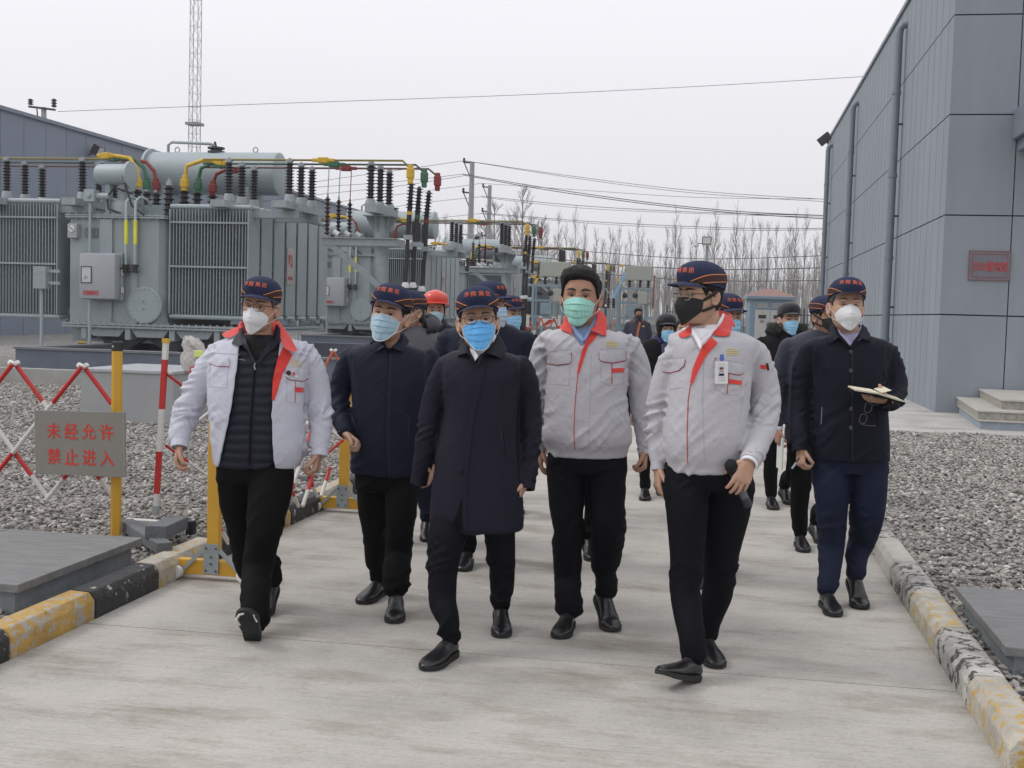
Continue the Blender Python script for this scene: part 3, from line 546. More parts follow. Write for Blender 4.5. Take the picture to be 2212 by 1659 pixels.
def make_cable(k):
    pts = {0: ((889, 395), (885, 452), (881, 515), (876, 612)), 1: ((906, 405), (902, 460), (896, 530), (892, 612)), 2: ((927, 414), (921, 470), (919, 540), (911, 620))}[k]
    yy = 25.0 + .55 * k; P = [PX(u, v, yy) for u, v in pts]; C_ = empty('power_cable', B1 + Vector((P[-1].x, yy - 24.2, 0))); o = Vector((P[-1].x, yy - 24.2, 0)); P = [p - o for p in P]
    MB().tube([tuple(P[0] + Vector((0, 0, .02))), tuple(P[1]), tuple(P[2]), tuple(P[3])], [.03, .055, .045, .045], 10).build('cable', BLK, C_, smooth=60)
    d = (P[1] - P[0]); m2 = MB(); insul(m2, P[0].x, P[0].y, P[0].z, P[0].z + d.length, .095, 8, 12, .45, tuple(d)); m2.v = [(a, b, c) for a, b, c in m2.v]; m2.build('termination', INS, C_, smooth=30)
    MB().tube([tuple(P[1] - Vector((0, 0, .05))), tuple(P[1] - Vector((0, 0, .12)))], .06, 10).build('phase_band', (YELM, GRNM, REDM)[k], C_)
    MB().box(tuple(P[2] + Vector((0, 0, .02))), (.16, .16, .1)).build('clamp', GALV, C_)
    b = P[3]; MB().tube([(b.x, b.y, b.z + .02), (b.x, b.y, b.z - .05), (b.x, b.y, b.z - .1)], [.06, .085, .075], 14).build('end_cap', WHT, C_, smooth=50)
    MB().tube([(b.x, b.y, b.z - .1), (b.x, b.y, .0)], .085, 14).build('duct', BLK, C_, smooth=50)
    return C_
def pit(dx, dy, lab):
    r_ = empty('oil_pit_wall', (-13.3 + dx, 20.9 + dy, 0)); tag(r_, lab, 'pit wall', 'low walls round the transformers'); PW = mat('pit_blue', (.125, .145, .185), .75, var=.12, vs=3, bump=.2)
    MB().bb(0, 7.4, 0, .25, 0, .62).bb(0, .25, .25, 10, 0, .62).bb(7.15, 7.4, .25, 10, 0, .62).bb(.25, 7.15, 9.75, 10, 0, .62).build('wall', PW, r_, bevel=.01)
    MB().bb(-.03, 7.43, -.03, .28, .62, .66).bb(-.03, .28, .28, 10, .62, .66).bb(7.12, 7.43, .28, 10, .62, .66).build('coping', mat('coping', (.16, .17, .18), .8), r_)
names = ['nearest', 'second nearest', 'third nearest', 'farthest']
protoT, protoB, protoC, protoK = make_transformer(), make_bridge(), make_column(), [make_cable(k) for k in range(3)]
behind = ['behind the man in the open jacket', 'behind the man with the pale mask and the red helmet', 'behind the cap of the man in the long coat', 'behind the tall bareheaded man']
for i in range(4):
    off = Vector((-.2 * i, 16.2 * i, 0))
    for pr, lb, ct, gp in ((protoT, 'large grey transformer with finned radiators and a big oil drum, ' + names[i] + ' of the row', 'transformer', 'grey transformers in a row'),
                           (protoB, 'three phase busbars on black insulators over the ' + names[i] + ' transformer', 'busbar', 'busbar bridges over the transformers'),
                           (protoC, 'galvanised steel column with side arm and arresters by the ' + names[i] + ' transformer', 'steel column', 'steel columns of the cable outlets')):
        o = pr if i == 0 else copy_tree(pr, None, pr.location + off); tag(o, lb, ct, gp)
    for k in range(3):
        o = protoK[k] if i == 0 else copy_tree(protoK[k], None, protoK[k].location + off)
        tag(o, 'black cable under the ' + ('yellow', 'green', 'red')[k] + ' joint cover, ' + names[i] + ' steel column', 'power cable', 'black power cables rising to the busbars')
    pit(-.2 * i, 16.2 * i, 'dark blue grey pit wall under the ' + names[i] + ' transformer')
o = MB().bb(-17, -7.6, 19.5, 19.75, 0, .34).build('edge_beam', mat('pale_concrete', (.33, .33, .31), .85, var=.15, vs=4)); tag(o, 'low pale concrete edge beam in front of the pit wall', 'concrete beam')
# silver fire box
def fire_box():
    a, b, c = W(143, 915, z=GZ), W(349, 915, z=GZ), W(143, 798, y=14.0); x0, x1, z1 = a.x, -6.75, W(200, 796, y=14.0).z
    r_ = empty('fire_sand_box', (x0, 14.0, 0)); tag(r_, 'silver grey fire sand box with red characters behind the barrier', 'sand box')
    BM = mat('silver_box', (.33, .34, .34), .55, var=.06, vs=1.5, metal=.1)
    MB().bb(0, x1 - x0, 0, 1.5, .02, z1 - .04).build('box', BM, r_, bevel=.01); MB().bb(-.02, x1 - x0 + .02, -.02, 1.52, z1 - .04, z1).build('lid', mat('silver_lid', (.38, .40, .42), .4, metal=.2), r_, bevel=.006)
    text_obj('lettering', '消防', mat('faded_red', (.34, .10, .08), .7), r_, (x1 - x0 + .0015, .75, z1 * .62), (0, 1, 0), (0, 0, 1), .8, .3, .015, .002)
fire_box()
o = empty('warning_bollard', W(178, 742, y=38)); tag(o, 'small yellow and black striped guard beside white pegs far left', 'guard post')
q = W(178, 742, y=38); MB().bb(-.12, .12, -.05, .05, -.25, .3).build('post', BLK, o); m_ = MB()
for z in (-.2, .02, .2): m_.bb(-.125, .125, -.055, .055, z, z + .09)
m_.build('stripe', YELM, o)
# ================= far equipment =================
def beige_switch(u, v_top, d, lab):
    s = d / 2600; c = W(u, 640, d=d); B = empty('recloser_stand', (c.x, c.y, 0), YAW * 0); tag(B, lab, 'switchgear', 'reclosers on steel stands')
    BG = mat('beige_paint', (.36, .38, .33), .5, var=.04, bump=0); bl = mat('blue_grey_steel', (.22, .30, .34), .5, var=.08, bump=0); zt = W(u, v_top, d=d).z
    f = MB()
    for x in (-.55, .35):
        for y in (-.3, .3): f.bb(x - .035, x + .035, y - .035, y + .035, 0, zt - .75)
    for z in (zt - .78, zt - 1.25, zt - 1.75, zt - 2.1): f.bb(-.72, .55, -.34, -.28, z, z + .07).bb(-.72, .55, .28, .34, z, z + .07)
    f.build('frame', bl, B); MB().bb(-.35, .55, -.3, .3, zt - .47, zt).build('tank', BG, B, bevel=.02)
    MB().bb(.1, .42, -.45, -.2, zt - 1.25, zt - .85).build('control_box', BG, B, bevel=.02); MB().bb(-.3, .05, -.4, 0, zt - 1.65, zt - 1.28).build('cabinet', bl, B, bevel=.01)
    for x in (-.2, .15, .42): m_ = MB(); insul(m_, x, -.15, zt - .72, zt - .47, .06, 3, 10); m_.build('insulator', INS, B, smooth=30)
    for x in (-.32, .02): MB().lathe([(.03, 0), (.09, .02), (.09, .1), (.03, .12)], (x, -.36, zt - .98), 14, (0, -1, 0)).build('meter', INS, B)
    MB().box((-.5, -.3, zt - .48), (.25, .08, .07)).bar((-.4, -.3, zt - .46), (-.5, -.3, zt - .7), .08).box((-.48, -.3, zt - .02), (.16, .07, .05)).build('joint_cover', YELM, B)
    MB().bar((.62, -.3, zt - .3), (.6, -.3, zt - 1.4), .05).build('earth_bar', mat('rust', (.20, .075, .045), .7), B)
    for x in (-.25, .2): MB().tube([(x, -.3, 0), (x, -.3, zt - 1.3)], .05, 8).build('conduit', bl, B)
    m_ = MB().bb(-.28, .25, -.36, -.35, zt - 2.02, zt - 1.78).build('warning_plate', WHT, B); MB().prism([(-.26, zt - 2.0), (-.12, zt - 2.0), (.22, zt - 1.82), (.0, zt - 1.8)], -.372, -.362, lambda a, b, h: (a, h, b)).build('red_stripe', mat('sign_red', (.42, .035, .03)), m_)
beige_switch(1373, 575, 40, 'beige recloser tank on a blue grey stand above the far man'); beige_switch(1192, 566, 38, 'beige recloser tank half hidden left of the tall bareheaded man')
def cable_rack(u, v, d, lab):
    c = W(u, v, d=d); B = empty('cable_riser', (c.x, c.y, 0)); tag(B, lab, 'cable riser', 'grey cable risers')
    for k in range(3):
        MB().tube([(k * .16, 0, 0), (k * .16, 0, c.z)], .055, 10).build('pipe', TG, B, smooth=60); m_ = MB(); insul(m_, k * .16, 0, c.z, c.z + .33, .075, 4, 10); m_.build('insulator', INS, B, smooth=30)
    MB().bar((.3, 0, c.z + .3), (.66, 0, c.z + 1.1), .09).build('blue_bar', mat('light_blue', (.22, .42, .62), .5), B)
cable_rack(1303, 665, 38, 'three grey riser pipes with a slanting light blue bar'); cable_rack(2212 * .0 + 1128, 660, 62, 'grey riser pipes beyond the black cable ducts')
def kiosk(u0_, u1_, vt, vb, d, lab):
    a, b = W(u0_, vb, d=d), W(u1_, vb, d=d); wd = (b - a).length; c = (a + b) / 2; zt = W(u0_, vt, d=d).z
    K = empty('substation_kiosk', (c.x, c.y, 0), .09); tag(K, lab, 'kiosk', 'blue transformer kiosks'); KB = mat('kiosk_blue', (.21, .29, .36), .6, var=.05, bump=0); KW = mat('kiosk_white', (.50, .51, .50), .55, var=.03, bump=0); D_ = wd * .85
    z0 = .35; MB().bb(-wd / 2 - .1, wd / 2 + .1, -.1, D_ + .1, 0, z0).build('plinth', mat('plinth_dark', (.1, .115, .13), .8), K)
    MB().bb(-wd / 2, wd / 2, 0, D_, z0, zt - .25).build('body', KB, K, bevel=.01)
    dh = zt - .25 - z0; 
    for s_ in (0, 1):
        x0 = -wd * .37 + s_ * wd * .36; dr = MB().bb(x0, x0 + wd * .35, -.035, 0, z0 + .05, z0 + dh * .76).build('door', KW, K, bevel=.008)
        MB().bb(x0 + wd * .08, x0 + wd * .26, -.05, -.035, z0 + dh * .57, z0 + dh * .65).build('window', BLK, dr); MB().bb(x0 + wd * .12, x0 + wd * .22, -.04, -.035, z0 + dh * .47, z0 + dh * .53).build('sticker', mat('sticker', (.32, .2, .18), .6), dr)
        MB().prism([(x0 + wd * .13, z0 + dh * .69), (x0 + wd * .22, z0 + dh * .69), (x0 + wd * .175, z0 + dh * .74)], -.042, -.036, lambda p, q, h: (p, h, q)).build('warning_sign', YELM, dr)
        lv = MB()
        for k in range(5): lv.box((x0 + wd * .17, -.02, z0 + dh * (.81 + k * .025)), (wd * .25, .04, .03))
        lv.build('louvre', KW, K)
    MB().bb(-wd / 2 - .15, wd / 2 + .15, -.15, D_ + .15, zt - .25, zt - .1).build('eaves', KB, K, bevel=.02)
    e = wd / 2 + .12; MB().add([(-e, -.12, zt - .1), (e, -.12, zt - .1), (e, D_ + .12, zt - .1), (-e, D_ + .12, zt - .1), (-e * .3, D_ * .5, zt + .26), (e * .3, D_ * .5, zt + .26)], [(0, 1, 5, 4), (1, 2, 5), (2, 3, 4, 5), (3, 0, 4), (3, 2, 1, 0)]).build('roof', mat('roof_tile', (.25, .15, .13), .7, var=.3, vs=14, stretch=(1, 8, 1)), K)
kiosk(1618, 1708, 634, 722, 58, 'blue kiosk with white double doors and red tiled roof'); kiosk(1478, 1552, 640, 722, 60, 'blue kiosk partly hidden behind the rust coloured bar')
# iron fence
fr = empty('iron_fence', (0, 0, 0)); A_, B_ = W(1440, 700, d=66), W(1790, 705, d=62); A_.z = B_.z = 0; d_ = (B_ - A_).normalized(); L_ = (B_ - A_).length; fr.location = A_
tag(fr, 'black iron railing with pointed tips in front of the bare trees', 'fence'); FI = mat('fence_iron', (.06, .075, .085), .5); m_ = MB(); k = 0
while k < L_: m_.bar(d_ * k + Vector((0, 0, .25)), d_ * k + Vector((0, 0, 1.95)), .03); m_.lathe([(.04, 0), (.0, .14)], tuple(d_ * k + Vector((0, 0, 1.95))), 4); k += .16
m_.build('pale', FI, fr)['kind'] = 'stuff'; m_ = MB(); [m_.bar(Vector((0, 0, z)), d_ * L_ + Vector((0, 0, z)), .05) for z in (.4, 1.1, 1.8)]; m_.build('rail', FI, fr); k = 0
while k < L_: MB().bar(d_ * k, d_ * k + Vector((0, 0, 2.15)), .1).build('post', FI, fr); k += 2.5
o = MB().bb(-40, 60, 78, 78.3, 0, 1.0).build('boundary_wall', mat('wall_far', (.2, .21, .22), .8)); tag(o, 'low grey boundary wall beyond the railing', 'wall')
o = MB().bb(1.3, 3.5, 52, 52.2, 0, .55).bb(-6, 1, 74, 74.2, 0, .6).build('low_wall', mat('wall_low', (.13, .14, .155), .8)); tag(o, 'low dark grey wall in front of the kiosks', 'wall')
# ================= poles, wires, masts =================
PC = mat('pole_concrete', (.33, .33, .32), .8, var=.08)
def pole(u, vt, d, lab, arms):
    c = W(u, 669, d=d); P = empty('utility_pole', (c.x, c.y, 0)); tag(P, lab, 'utility pole', 'concrete utility poles'); h = W(u, vt, d=d).z
    MB().tube([(0, 0, 0), (0, 0, h)], [.2, .125], 14).build('pole', PC, P, smooth=60)
    for k, z in enumerate(arms):
        MB().bar((-.5, 0, h - z), (.1, 0, h - z - .05), .08).bar((-.45, 0, h - z), (-.05, 0, h - z - .9), .05).build('cross_arm', INS, P)
        m2 = MB(); insul(m2, -.45, 0, h - z, h - z + .22, .09, 2, 8); m2.build('insulator', INS, P)
    return P
pole(1012, 350, 65, 'taller concrete utility pole carrying wires, left of the pair', (.0, 1.6, 4.2)); pole(1051, 400, 80, 'shorter concrete utility pole carrying wires, right of the pair', (.1, 1.7, 3.3))
P = empty('utility_pole', W(93, 640, d=62) * 1); P.location.z = 0; tag(P, 'pole top with dark cross arm and two insulators above the left building', 'utility pole', 'concrete utility poles'); h = W(93, 232, d=62).z
MB().tube([(0, 0, 0), (0, 0, h)], [.19, .13], 14).build('pole', PC, P, smooth=60); MB().bar((-.75, -.15, h + .02), (.72, -.15, h - .15), .1).bar((-.3, -.15, h - .1), (-.2, -.15, h - .9), .05).build('cross_arm', INS, P)
for x in (-.65, .65): m_ = MB(); insul(m_, x, -.15, h + (-.02 if x > 0 else .1), h + .4, .16, 3, 10); m_.build('insulator', INS, P)
WM = mat('wire', (.05, .052, .058), .6, bump=0)
def wire(pts, r=.014, lab=''):
    """pts: (u, v, d) passed through; smooth sag between"""
    P = [W(u, v, d=d) for u, v, d in pts]; out = []
    for i in range(len(P) - 1):
        a, b = P[i], P[i + 1]; pr, nx = P[max(i - 1, 0)], P[min(i + 2, len(P) - 1)]
        for k in range(8):
            t = k / 8; out.append(0.5 * ((2 * a) + (b - pr) * t + (2 * pr - 5 * a + 4 * b - nx) * t * t + (-pr + 3 * a - 3 * b + nx) * t ** 3))
    out.append(P[-1]); o = MB().tube([tuple(p) for p in out], r, 5).build('power_line', WM); tag(o, lab, 'wire', 'overhead wires'); return o
wl = [([(125, 241, 62), (500, 227, 62), (1100, 206, 62), (1500, 187, 62), (1905, 163, 62)], .013, 'lone thin wire crossing the open sky above the yard'),
 ([(1003, 347, 65), (1240, 381, 63), (1500, 412, 60), (1790, 431, 58)], .013, 'upper wire from the top of the taller pole to the right'),
 ([(1003, 347, 65.6), (1250, 386, 63), (1500, 417, 60), (1790, 436, 58)], .012, 'wire just below the upper one from the top of the taller pole'),
 ([(1000, 376, 65), (1180, 406, 62), (1400, 437, 58), (1600, 457, 54), (1790, 466, 50)], .02, 'thick dark wire from the second arm of the taller pole'),
 ([(1000, 378, 65.6), (1180, 410, 62), (1400, 441, 58), (1600, 461, 54), (1790, 473, 50)], .02, 'second thick dark wire sagging from the taller pole'),
 ([(1040, 396, 80), (1260, 411, 76), (1500, 426, 72), (1790, 430, 66)], .013, 'thin wire from the top of the shorter pole'),
 ([(1040, 424, 80), (1250, 444, 76), (1500, 458, 72), (1790, 466, 66)], .018, 'wire from the middle arm of the shorter pole'),
 ([(1040, 426, 80.5), (1250, 449, 76), (1500, 461, 72), (1790, 469, 66)], .013, 'wire close under the middle wire of the shorter pole'),
 ([(1040, 460, 80), (1300, 480, 76), (1600, 493, 70), (1790, 493, 66)], .018, 'wire from the lowest arm of the shorter pole'),
 ([(1040, 462, 80.5), (1300, 484, 76), (1600, 497, 70), (1790, 496, 66)], .013, 'wire close under the lowest wire of the shorter pole'),
 ([(1003, 347, 65), (900, 362, 66), (700, 390, 70), (560, 414, 74)], .013, 'wire running left from the top of the taller pole'),
 ([(1000, 376, 65), (860, 392, 66), (690, 404, 70), (560, 416, 74)], .013, 'wire running left from the second arm of the taller pole'),
 ([(1000, 380, 65), (860, 402, 66), (690, 420, 70), (560, 436, 74)], .013, 'lowest wire running left from the taller pole'),
 ([(1040, 396, 80), (900, 415, 82), (700, 440, 86)], .014, 'wire running left from the top of the shorter pole'),
 ([(1040, 425, 80), (900, 440, 82), (700, 470, 86)], .014, 'wire running left from the middle arm of the shorter pole'),
 ([(1040, 461, 80), (940, 472, 82), (800, 490, 86)], .014, 'wire running left from the lowest arm of the shorter pole'),
 ([(1060, 525, 70), (1290, 545, 68), (1520, 559, 64), (1790, 552, 60)], .018, 'upper of three low wires in front of the bare trees'),
 ([(1060, 545, 70), (1290, 568, 68), (1520, 582, 64), (1790, 578, 60)], .024, 'middle of three low wires in front of the bare trees'),
 ([(1060, 572, 70), (1290, 591, 68), (1520, 606, 64), (1790, 606, 60)], .02, 'lowest of three low wires in front of the bare trees')]
for p, r_, lb in wl: wire(p, r_, lb)
def mast():
    d = 120; a = W(416, 640, d=d); Mt = empty('lattice_mast', (a.x, a.y, 0)); tag(Mt, 'tall thin lattice mast rising out of the picture behind the oil drum', 'mast'); m = MB(); H_ = 52; hw = .46
    c = [(-hw, -hw), (hw, -hw), (hw, hw), (-hw, hw)]
    for x, y in c: m.bar((x, y, 0), (x * .8, y * .8, H_), .05)
    z = 0; n = 0
    while z < H_ - 1.3:
        f = 1 - .2 * z / H_
        for i in range(4):
            p, q = c[i], c[(i + 1) % 4]; m.bar((p[0] * f, p[1] * f, z), (q[0] * f, q[1] * f, z), .028); m.bar(((p if n % 2 else q)[0] * f, (p if n % 2 else q)[1] * f, z), ((q if n % 2 else p)[0] * f, (q if n % 2 else p)[1] * f, z + 1.3), .028)
        z += 1.3; n += 1
    m.build('lattice', mat('mast_steel', (.26, .25, .25), .6), Mt); MB().bb(-.7, .7, -.7, .7, 19, 19.25).build('platform', MATS['mast_steel'], Mt)
mast()
p = W(1522, 690, d=55); LP = empty('lamp_post', (p.x, p.y, 0)); tag(LP, 'grey lamp post with square floodlight and hanging camera among the trees', 'lamp post'); h = W(1522, 520, d=55).z
MB().tube([(0, 0, 0), (0, 0, h - .2)], [.1, .07], 12).build('pole', GALV, LP, smooth=60); MB().box((-.03, -.1, h), (.42, .16, .36)).build('lamp_housing', MATS['dark_iron'], LP, bevel=.01); MB().box((-.03, -.19, h), (.34, .02, .28)).build('glass', mat('lamp_face', (.6, .62, .58), .2), LP)
cm = MB().bar((0, 0, h - .15), (-.5, -.1, h - .12), .04).build('camera_arm', GALV, LP); MB().lathe([(.1, 0), (.12, -.12), (.03, -.22)], (-.5, -.1, h - .12), 12).build('camera', WHT, cm)
# ================= bare trees =================
def tree_mesh(seed, hgt, tb):
    rr = random.Random(seed); tr = MB(); br = MB(); lean = rr.uniform(-.02, .02)
    pts = [(lean * z + rr.uniform(-.06, .06), rr.uniform(-.06, .06), z) for z in np.linspace(0, hgt, 9)]
    tr.tube(pts, [tb * (1 - .93 * i / 8) for i in range(9)], 6)
    def at(z): i = min(7, int(z / hgt * 8)); f = z / hgt * 8 - i; return Vector(pts[i]).lerp(Vector(pts[i + 1]), f)
    for k in range(46):
        f = rr.uniform(.22, .97); z = hgt * f; g = rr.uniform(0, 6.28); ln = (hgt * .19) * (1.15 - f) + .45; up = rr.uniform(1.7, 3.6)
        d = Vector((math.cos(g), math.sin(g), up)).normalized(); p0 = at(z); p1 = p0 + d * ln * .5; p2 = p1 + (d + Vector((0, 0, .5))).normalized() * ln * .5
        br.tube([p0, p1, p2], [tb * .2 * (1.1 - f) + .010, .015, .006], 3, False)
        for j in range(4):
            q0 = p0.lerp(p1, rr.uniform(.4, 1)) if j < 2 else p1.lerp(p2, rr.uniform(.1, .9)); g2 = rr.uniform(0, 6.28); dd = (d + Vector((math.cos(g2), math.sin(g2), .9)) * .6).normalized(); l2 = ln * rr.uniform(.25, .5)
            br.tube([q0, q0 + dd * l2], [.010, .004], 3, False)
    return tr, br
TB = mat('bark', (.24, .225, .21), .9, var=.2, bump=0); BB = mat('twig', (.25, .235, .225), .9, bump=0); protos = []  # bark and twig colour lightened to stand in for part of the haze
for s in range(7):
    hh = [12.5, 13.2, 11.6, 12.9, 12.0, 13.6, 11.2][s]; a, b = tree_mesh(s + 5, hh * .94, .105); root = a.build('bare_tree', TB); b.build('crown', BB, root); protos.append(root); root.hide_render = False
rr = random.Random(11); tcount = 0; kindl = ['slender bare poplar', 'bare poplar with many upright twigs', 'short bare poplar', 'straight bare poplar', 'thin bare poplar', 'tall bare poplar', 'low bare poplar']
spots = []
u = 935
while u < 1795: spots.append((u + rr.uniform(-5, 5), 132 + rr.uniform(-5, 5), 1)); u += 19
u = 940
while u < 1790: spots.append((u + rr.uniform(-6, 6), 165 + rr.uniform(-8, 8), 1)); u += 17
spots += [(700, 150, 1.0), (722, 150, 1), (752, 150, 1.05), (915, 150, 1.05)]
used = set()
for i, (u, d, s) in enumerate(spots):
    k = rr.randrange(7); c = W(u, 680, d=d); c.z = 0
    if k not in used: used.add(k); o = protos[k]; o.location = c
    else: o = copy_tree(protos[k], None, c)
    sc = s * rr.uniform(.88, 1.08); o.scale = (sc, sc, sc); o.rotation_euler = (0, 0, rr.uniform(0, 6)); tag(o, 'bare leafless poplar in the row of winter trees beyond the yard', 'tree', 'bare poplars beyond the yard')
for k, r_ in enumerate(protos):
    if k not in used: bpy.data.objects.remove(r_)
def big_tree(u, d, hgt, lab):
    rr = random.Random(int(u)); c = W(u, 680, d=d); c.z = 0; tr = MB(); br = MB(); tr.tube([(0, 0, 0), (.1, 0, hgt * .45), (0, 0, hgt)], [.26, .17, .02], 8)
    def grow(p, dr, ln, r_, lv):
        q = p + dr * ln; br.tube([p, p.lerp(q, .5) + Vector((rr.uniform(-.1, .1), 0, 0)), q], [r_, r_ * .75, r_ * .5], 3, False)
        if lv: [grow(p.lerp(q, rr.uniform(.35, 1)), (dr + Vector((rr.uniform(-1, 1), rr.uniform(-1, 1), rr.uniform(-.1, .8))) * .55).normalized(), ln * rr.uniform(.45, .7), r_ * .55, lv - 1) for _ in range(4)]
    for k in range(22):
        f = rr.uniform(.35, .95); g = rr.uniform(0, 6.28); grow(Vector((0, 0, hgt * f)), Vector((math.cos(g) * .6, math.sin(g) * .6, 1)).normalized(), (1.2 - f) * hgt * .26, .05, 2)
    t = tr.build('bare_tree', TB, loc=c); br.build('crown', BB, t); tag(t, lab, 'tree', 'bare poplars beyond the yard')
big_tree(1122, 140, 16.2, 'tallest bare tree, right of the two poles'); big_tree(1062, 140, 13.8, 'broad bare tree just right of the shorter pole'); big_tree(1165, 140, 12.5, 'bare tree right of the tallest one')
# far wood as one mass of thin stems
rs = random.Random(5); m_ = MB()
for i in range(1500):
    d = rs.uniform(185, 300); X = rs.uniform(-.16, .30) * d; p = FH * d + R0 * X; h = rs.uniform(7, 11.0); t = Vector((rs.uniform(-.5, .5), 0, 0))
    m_.tube([p, p + t + Vector((0, 0, h))], [.11, .02], 3, False)
    for j in range(5): f = rs.uniform(.3, .9); q = p + t * f + Vector((0, 0, h * f)); m_.tube([q, q + Vector((rs.uniform(-1, 1), 0, rs.uniform(1.2, 2.6)))], [.035, .01], 3, False)
o = m_.build('far_wood', mat('far_bark', (.22, .21, .20), .9, bump=0)); tag(o, 'distant bare wood fading into the haze', 'wood', kind='stuff')
# ================= people: generators =================
from mathutils.geometry import delaunay_2d_cdt
SK = [mat('skin_a', (.43, .25, .17), .5, var=.12, vs=26, bump=.2, bs=110, spec=.35), mat('skin_b', (.47, .285, .20), .5, var=.12, vs=26, bump=.2, bs=110, spec=.35), mat('skin_c', (.37, .205, .14), .5, var=.12, vs=26, bump=.2, bs=110, spec=.35)]
for m_ in SK: m_.node_tree.nodes['Principled BSDF'].inputs['Subsurface Weight'].default_value = .08; m_.node_tree.nodes['Principled BSDF'].inputs['Subsurface Radius'].default_value = (.01, .004, .002)
HAIR = mat('hair_black', (.006, .005, .005), .55, spec=.25, var=.5, vs=40, bump=.6, bs=130, stretch=(1, 1, .15)); HAIRG = mat('hair_greying', (.05, .046, .043), .6, var=.5, vs=60, bump=.6, bs=130, stretch=(1, 1, .15))
CAPM = mat('cap_navy', (.020, .026, .062), .8, var=.1, vs=30, bump=.25, bs=220, spec=.25); CAPB = mat('cap_brim', (.035, .042, .09), .75, bump=.2, bs=220, spec=.25); CAPD = mat('cap_black', (.010, .011, .016), .8, bump=.2, bs=220, sheen=.2)
PIPO = mat('piping_orange', (.60, .22, .07), .7, bump=0); MARO = mat('maroon_panel', (.045, .016, .018), .8, bump=.1); LETT = mat('cap_letters', (.50, .10, .05), .7, bump=0)
JW = mat('jacket_pale', (.50, .51, .585), .62, var=.035, vs=5, bump=.28, bs=34, spec=.35); JW2 = mat('jacket_silver', (.45, .445, .475), .60, var=.035, vs=5, bump=.28, bs=34, spec=.35)
REDC = mat('collar_red', (.62, .035, .025), .75, var=.06, vs=20, bump=.2, bs=200, sheen=.3); SEAMR = mat('piping_red', (.42, .05, .035), .7, bump=0); SEAMG = mat('seam_grey', (.36, .36, .41), .8, bump=0)
NAVY = mat('coat_navy', (.0065, .0095, .023), .62, var=.12, vs=6, bump=.2, bs=200, spec=.2); COAT = mat('coat_dark', (.0085, .0082, .018), .62, var=.12, vs=6, bump=.2, bs=200, spec=.2)
NAVY2 = mat('coat_blue_black', (.0042, .006, .014), .68, var=.12, vs=6, bump=.25, bs=200, spec=.2); BLKC = mat('cloth_black', (.005, .005, .0065), .8, var=.12, vs=6, bump=.2, bs=200, spec=.18)
TRB = mat('trousers_black', (.0028, .0028, .0035), .8, var=.12, vs=6, bump=.2, bs=200, spec=.12); TRN = mat('trousers_navy', (.0032, .0036, .0065), .78, var=.12, vs=6, bump=.2, bs=200, spec=.14); JEAN = mat('jeans_indigo', (.008, .013, .03), .8, var=.15, vs=8, bump=.3, bs=200, spec=.15)
SHOE = mat('shoe_leather', (.008, .008, .009), .28, var=.1, bump=.12, bs=90, spec=.55); SOLE = mat('shoe_sole', (.013, .013, .014), .7, bump=.2); GREYJ = mat('parka_grey', (.10, .10, .115), .7, var=.1, vs=6, bump=.2, bs=150)
EYW = mat('eye_white', (.34, .28, .25), .4, bump=0, var=.02); EYD = mat('eye_dark', (.012, .008, .007), .25, bump=0); LID = mat('eyelid_line', (.12, .055, .04), .7, bump=0); BROW = mat('eyebrow', (.03, .022, .018), .8, bump=.4, bs=300)
SHW = mat('shirt_white', (.78, .78, .82), .8, bump=.1, bs=200); SHB = mat('shirt_blue', (.26, .36, .58), .8, bump=.1, bs=200); SHL = mat('shirt_lavender', (.40, .38, .56), .8, bump=.1, bs=200); BLKT = mat('tee_black', (.004, .004, .005), .85)
def maskm(n, c, r=.8): return mat(n, c, r, var=.03, vs=20, bump=.08, bs=250, sheen=.1)
MB_ = maskm('mask_blue', (.12, .42, .80)); MLB = maskm('mask_pale_blue', (.36, .52, .62)); MG = maskm('mask_green', (.30, .60, .52)); MW = maskm('mask_white', (.66, .67, .68)); MK = maskm('mask_black', (.012, .012, .013), .85); MMB = maskm('mask_mid_blue', (.26, .52, .72)); MPB = maskm('mask_faint_blue', (.40, .54, .70)); EDGE = maskm('mask_edge', (.50, .60, .70)); STR = maskm('mask_strap', (.72, .73, .75))

def catmull(rows, n):
    A = [np.array(r, float) for r in rows]; out = []
    for i in range(len(A) - 1):
        p0, p1, p2, p3 = A[max(i - 1, 0)], A[i], A[i + 1], A[min(i + 2, len(A) - 1)]
        for k in range(n):
            t = k / n; out.append(.5 * (2 * p1 + (p2 - p0) * t + (2 * p0 - 5 * p1 + 4 * p2 - p3) * t * t + (3 * p1 - 3 * p2 + p3 - p0) * t ** 3))
    out.append(A[-1]); return out
def rings_mesh(rings, close=True):
    n = len(rings[0]); V = [p for r in rings for p in r]; F = []
    for i in range(len(rings) - 1):
        for k in range(n): a = i * n + k; b = i * n + (k + 1) % n; F.append((a, b, b + n, a + n))
    if close:
        for base, s in ((0, -1), ((len(rings) - 1) * n, 1)):
            c = len(V); V.append(tuple(np.mean([rings[0 if base == 0 else -1][k] for k in range(n)], 0)))
            for k in range(n): F.append((base + k, base + (k + 1) % n, c)[::s])
    return V, F
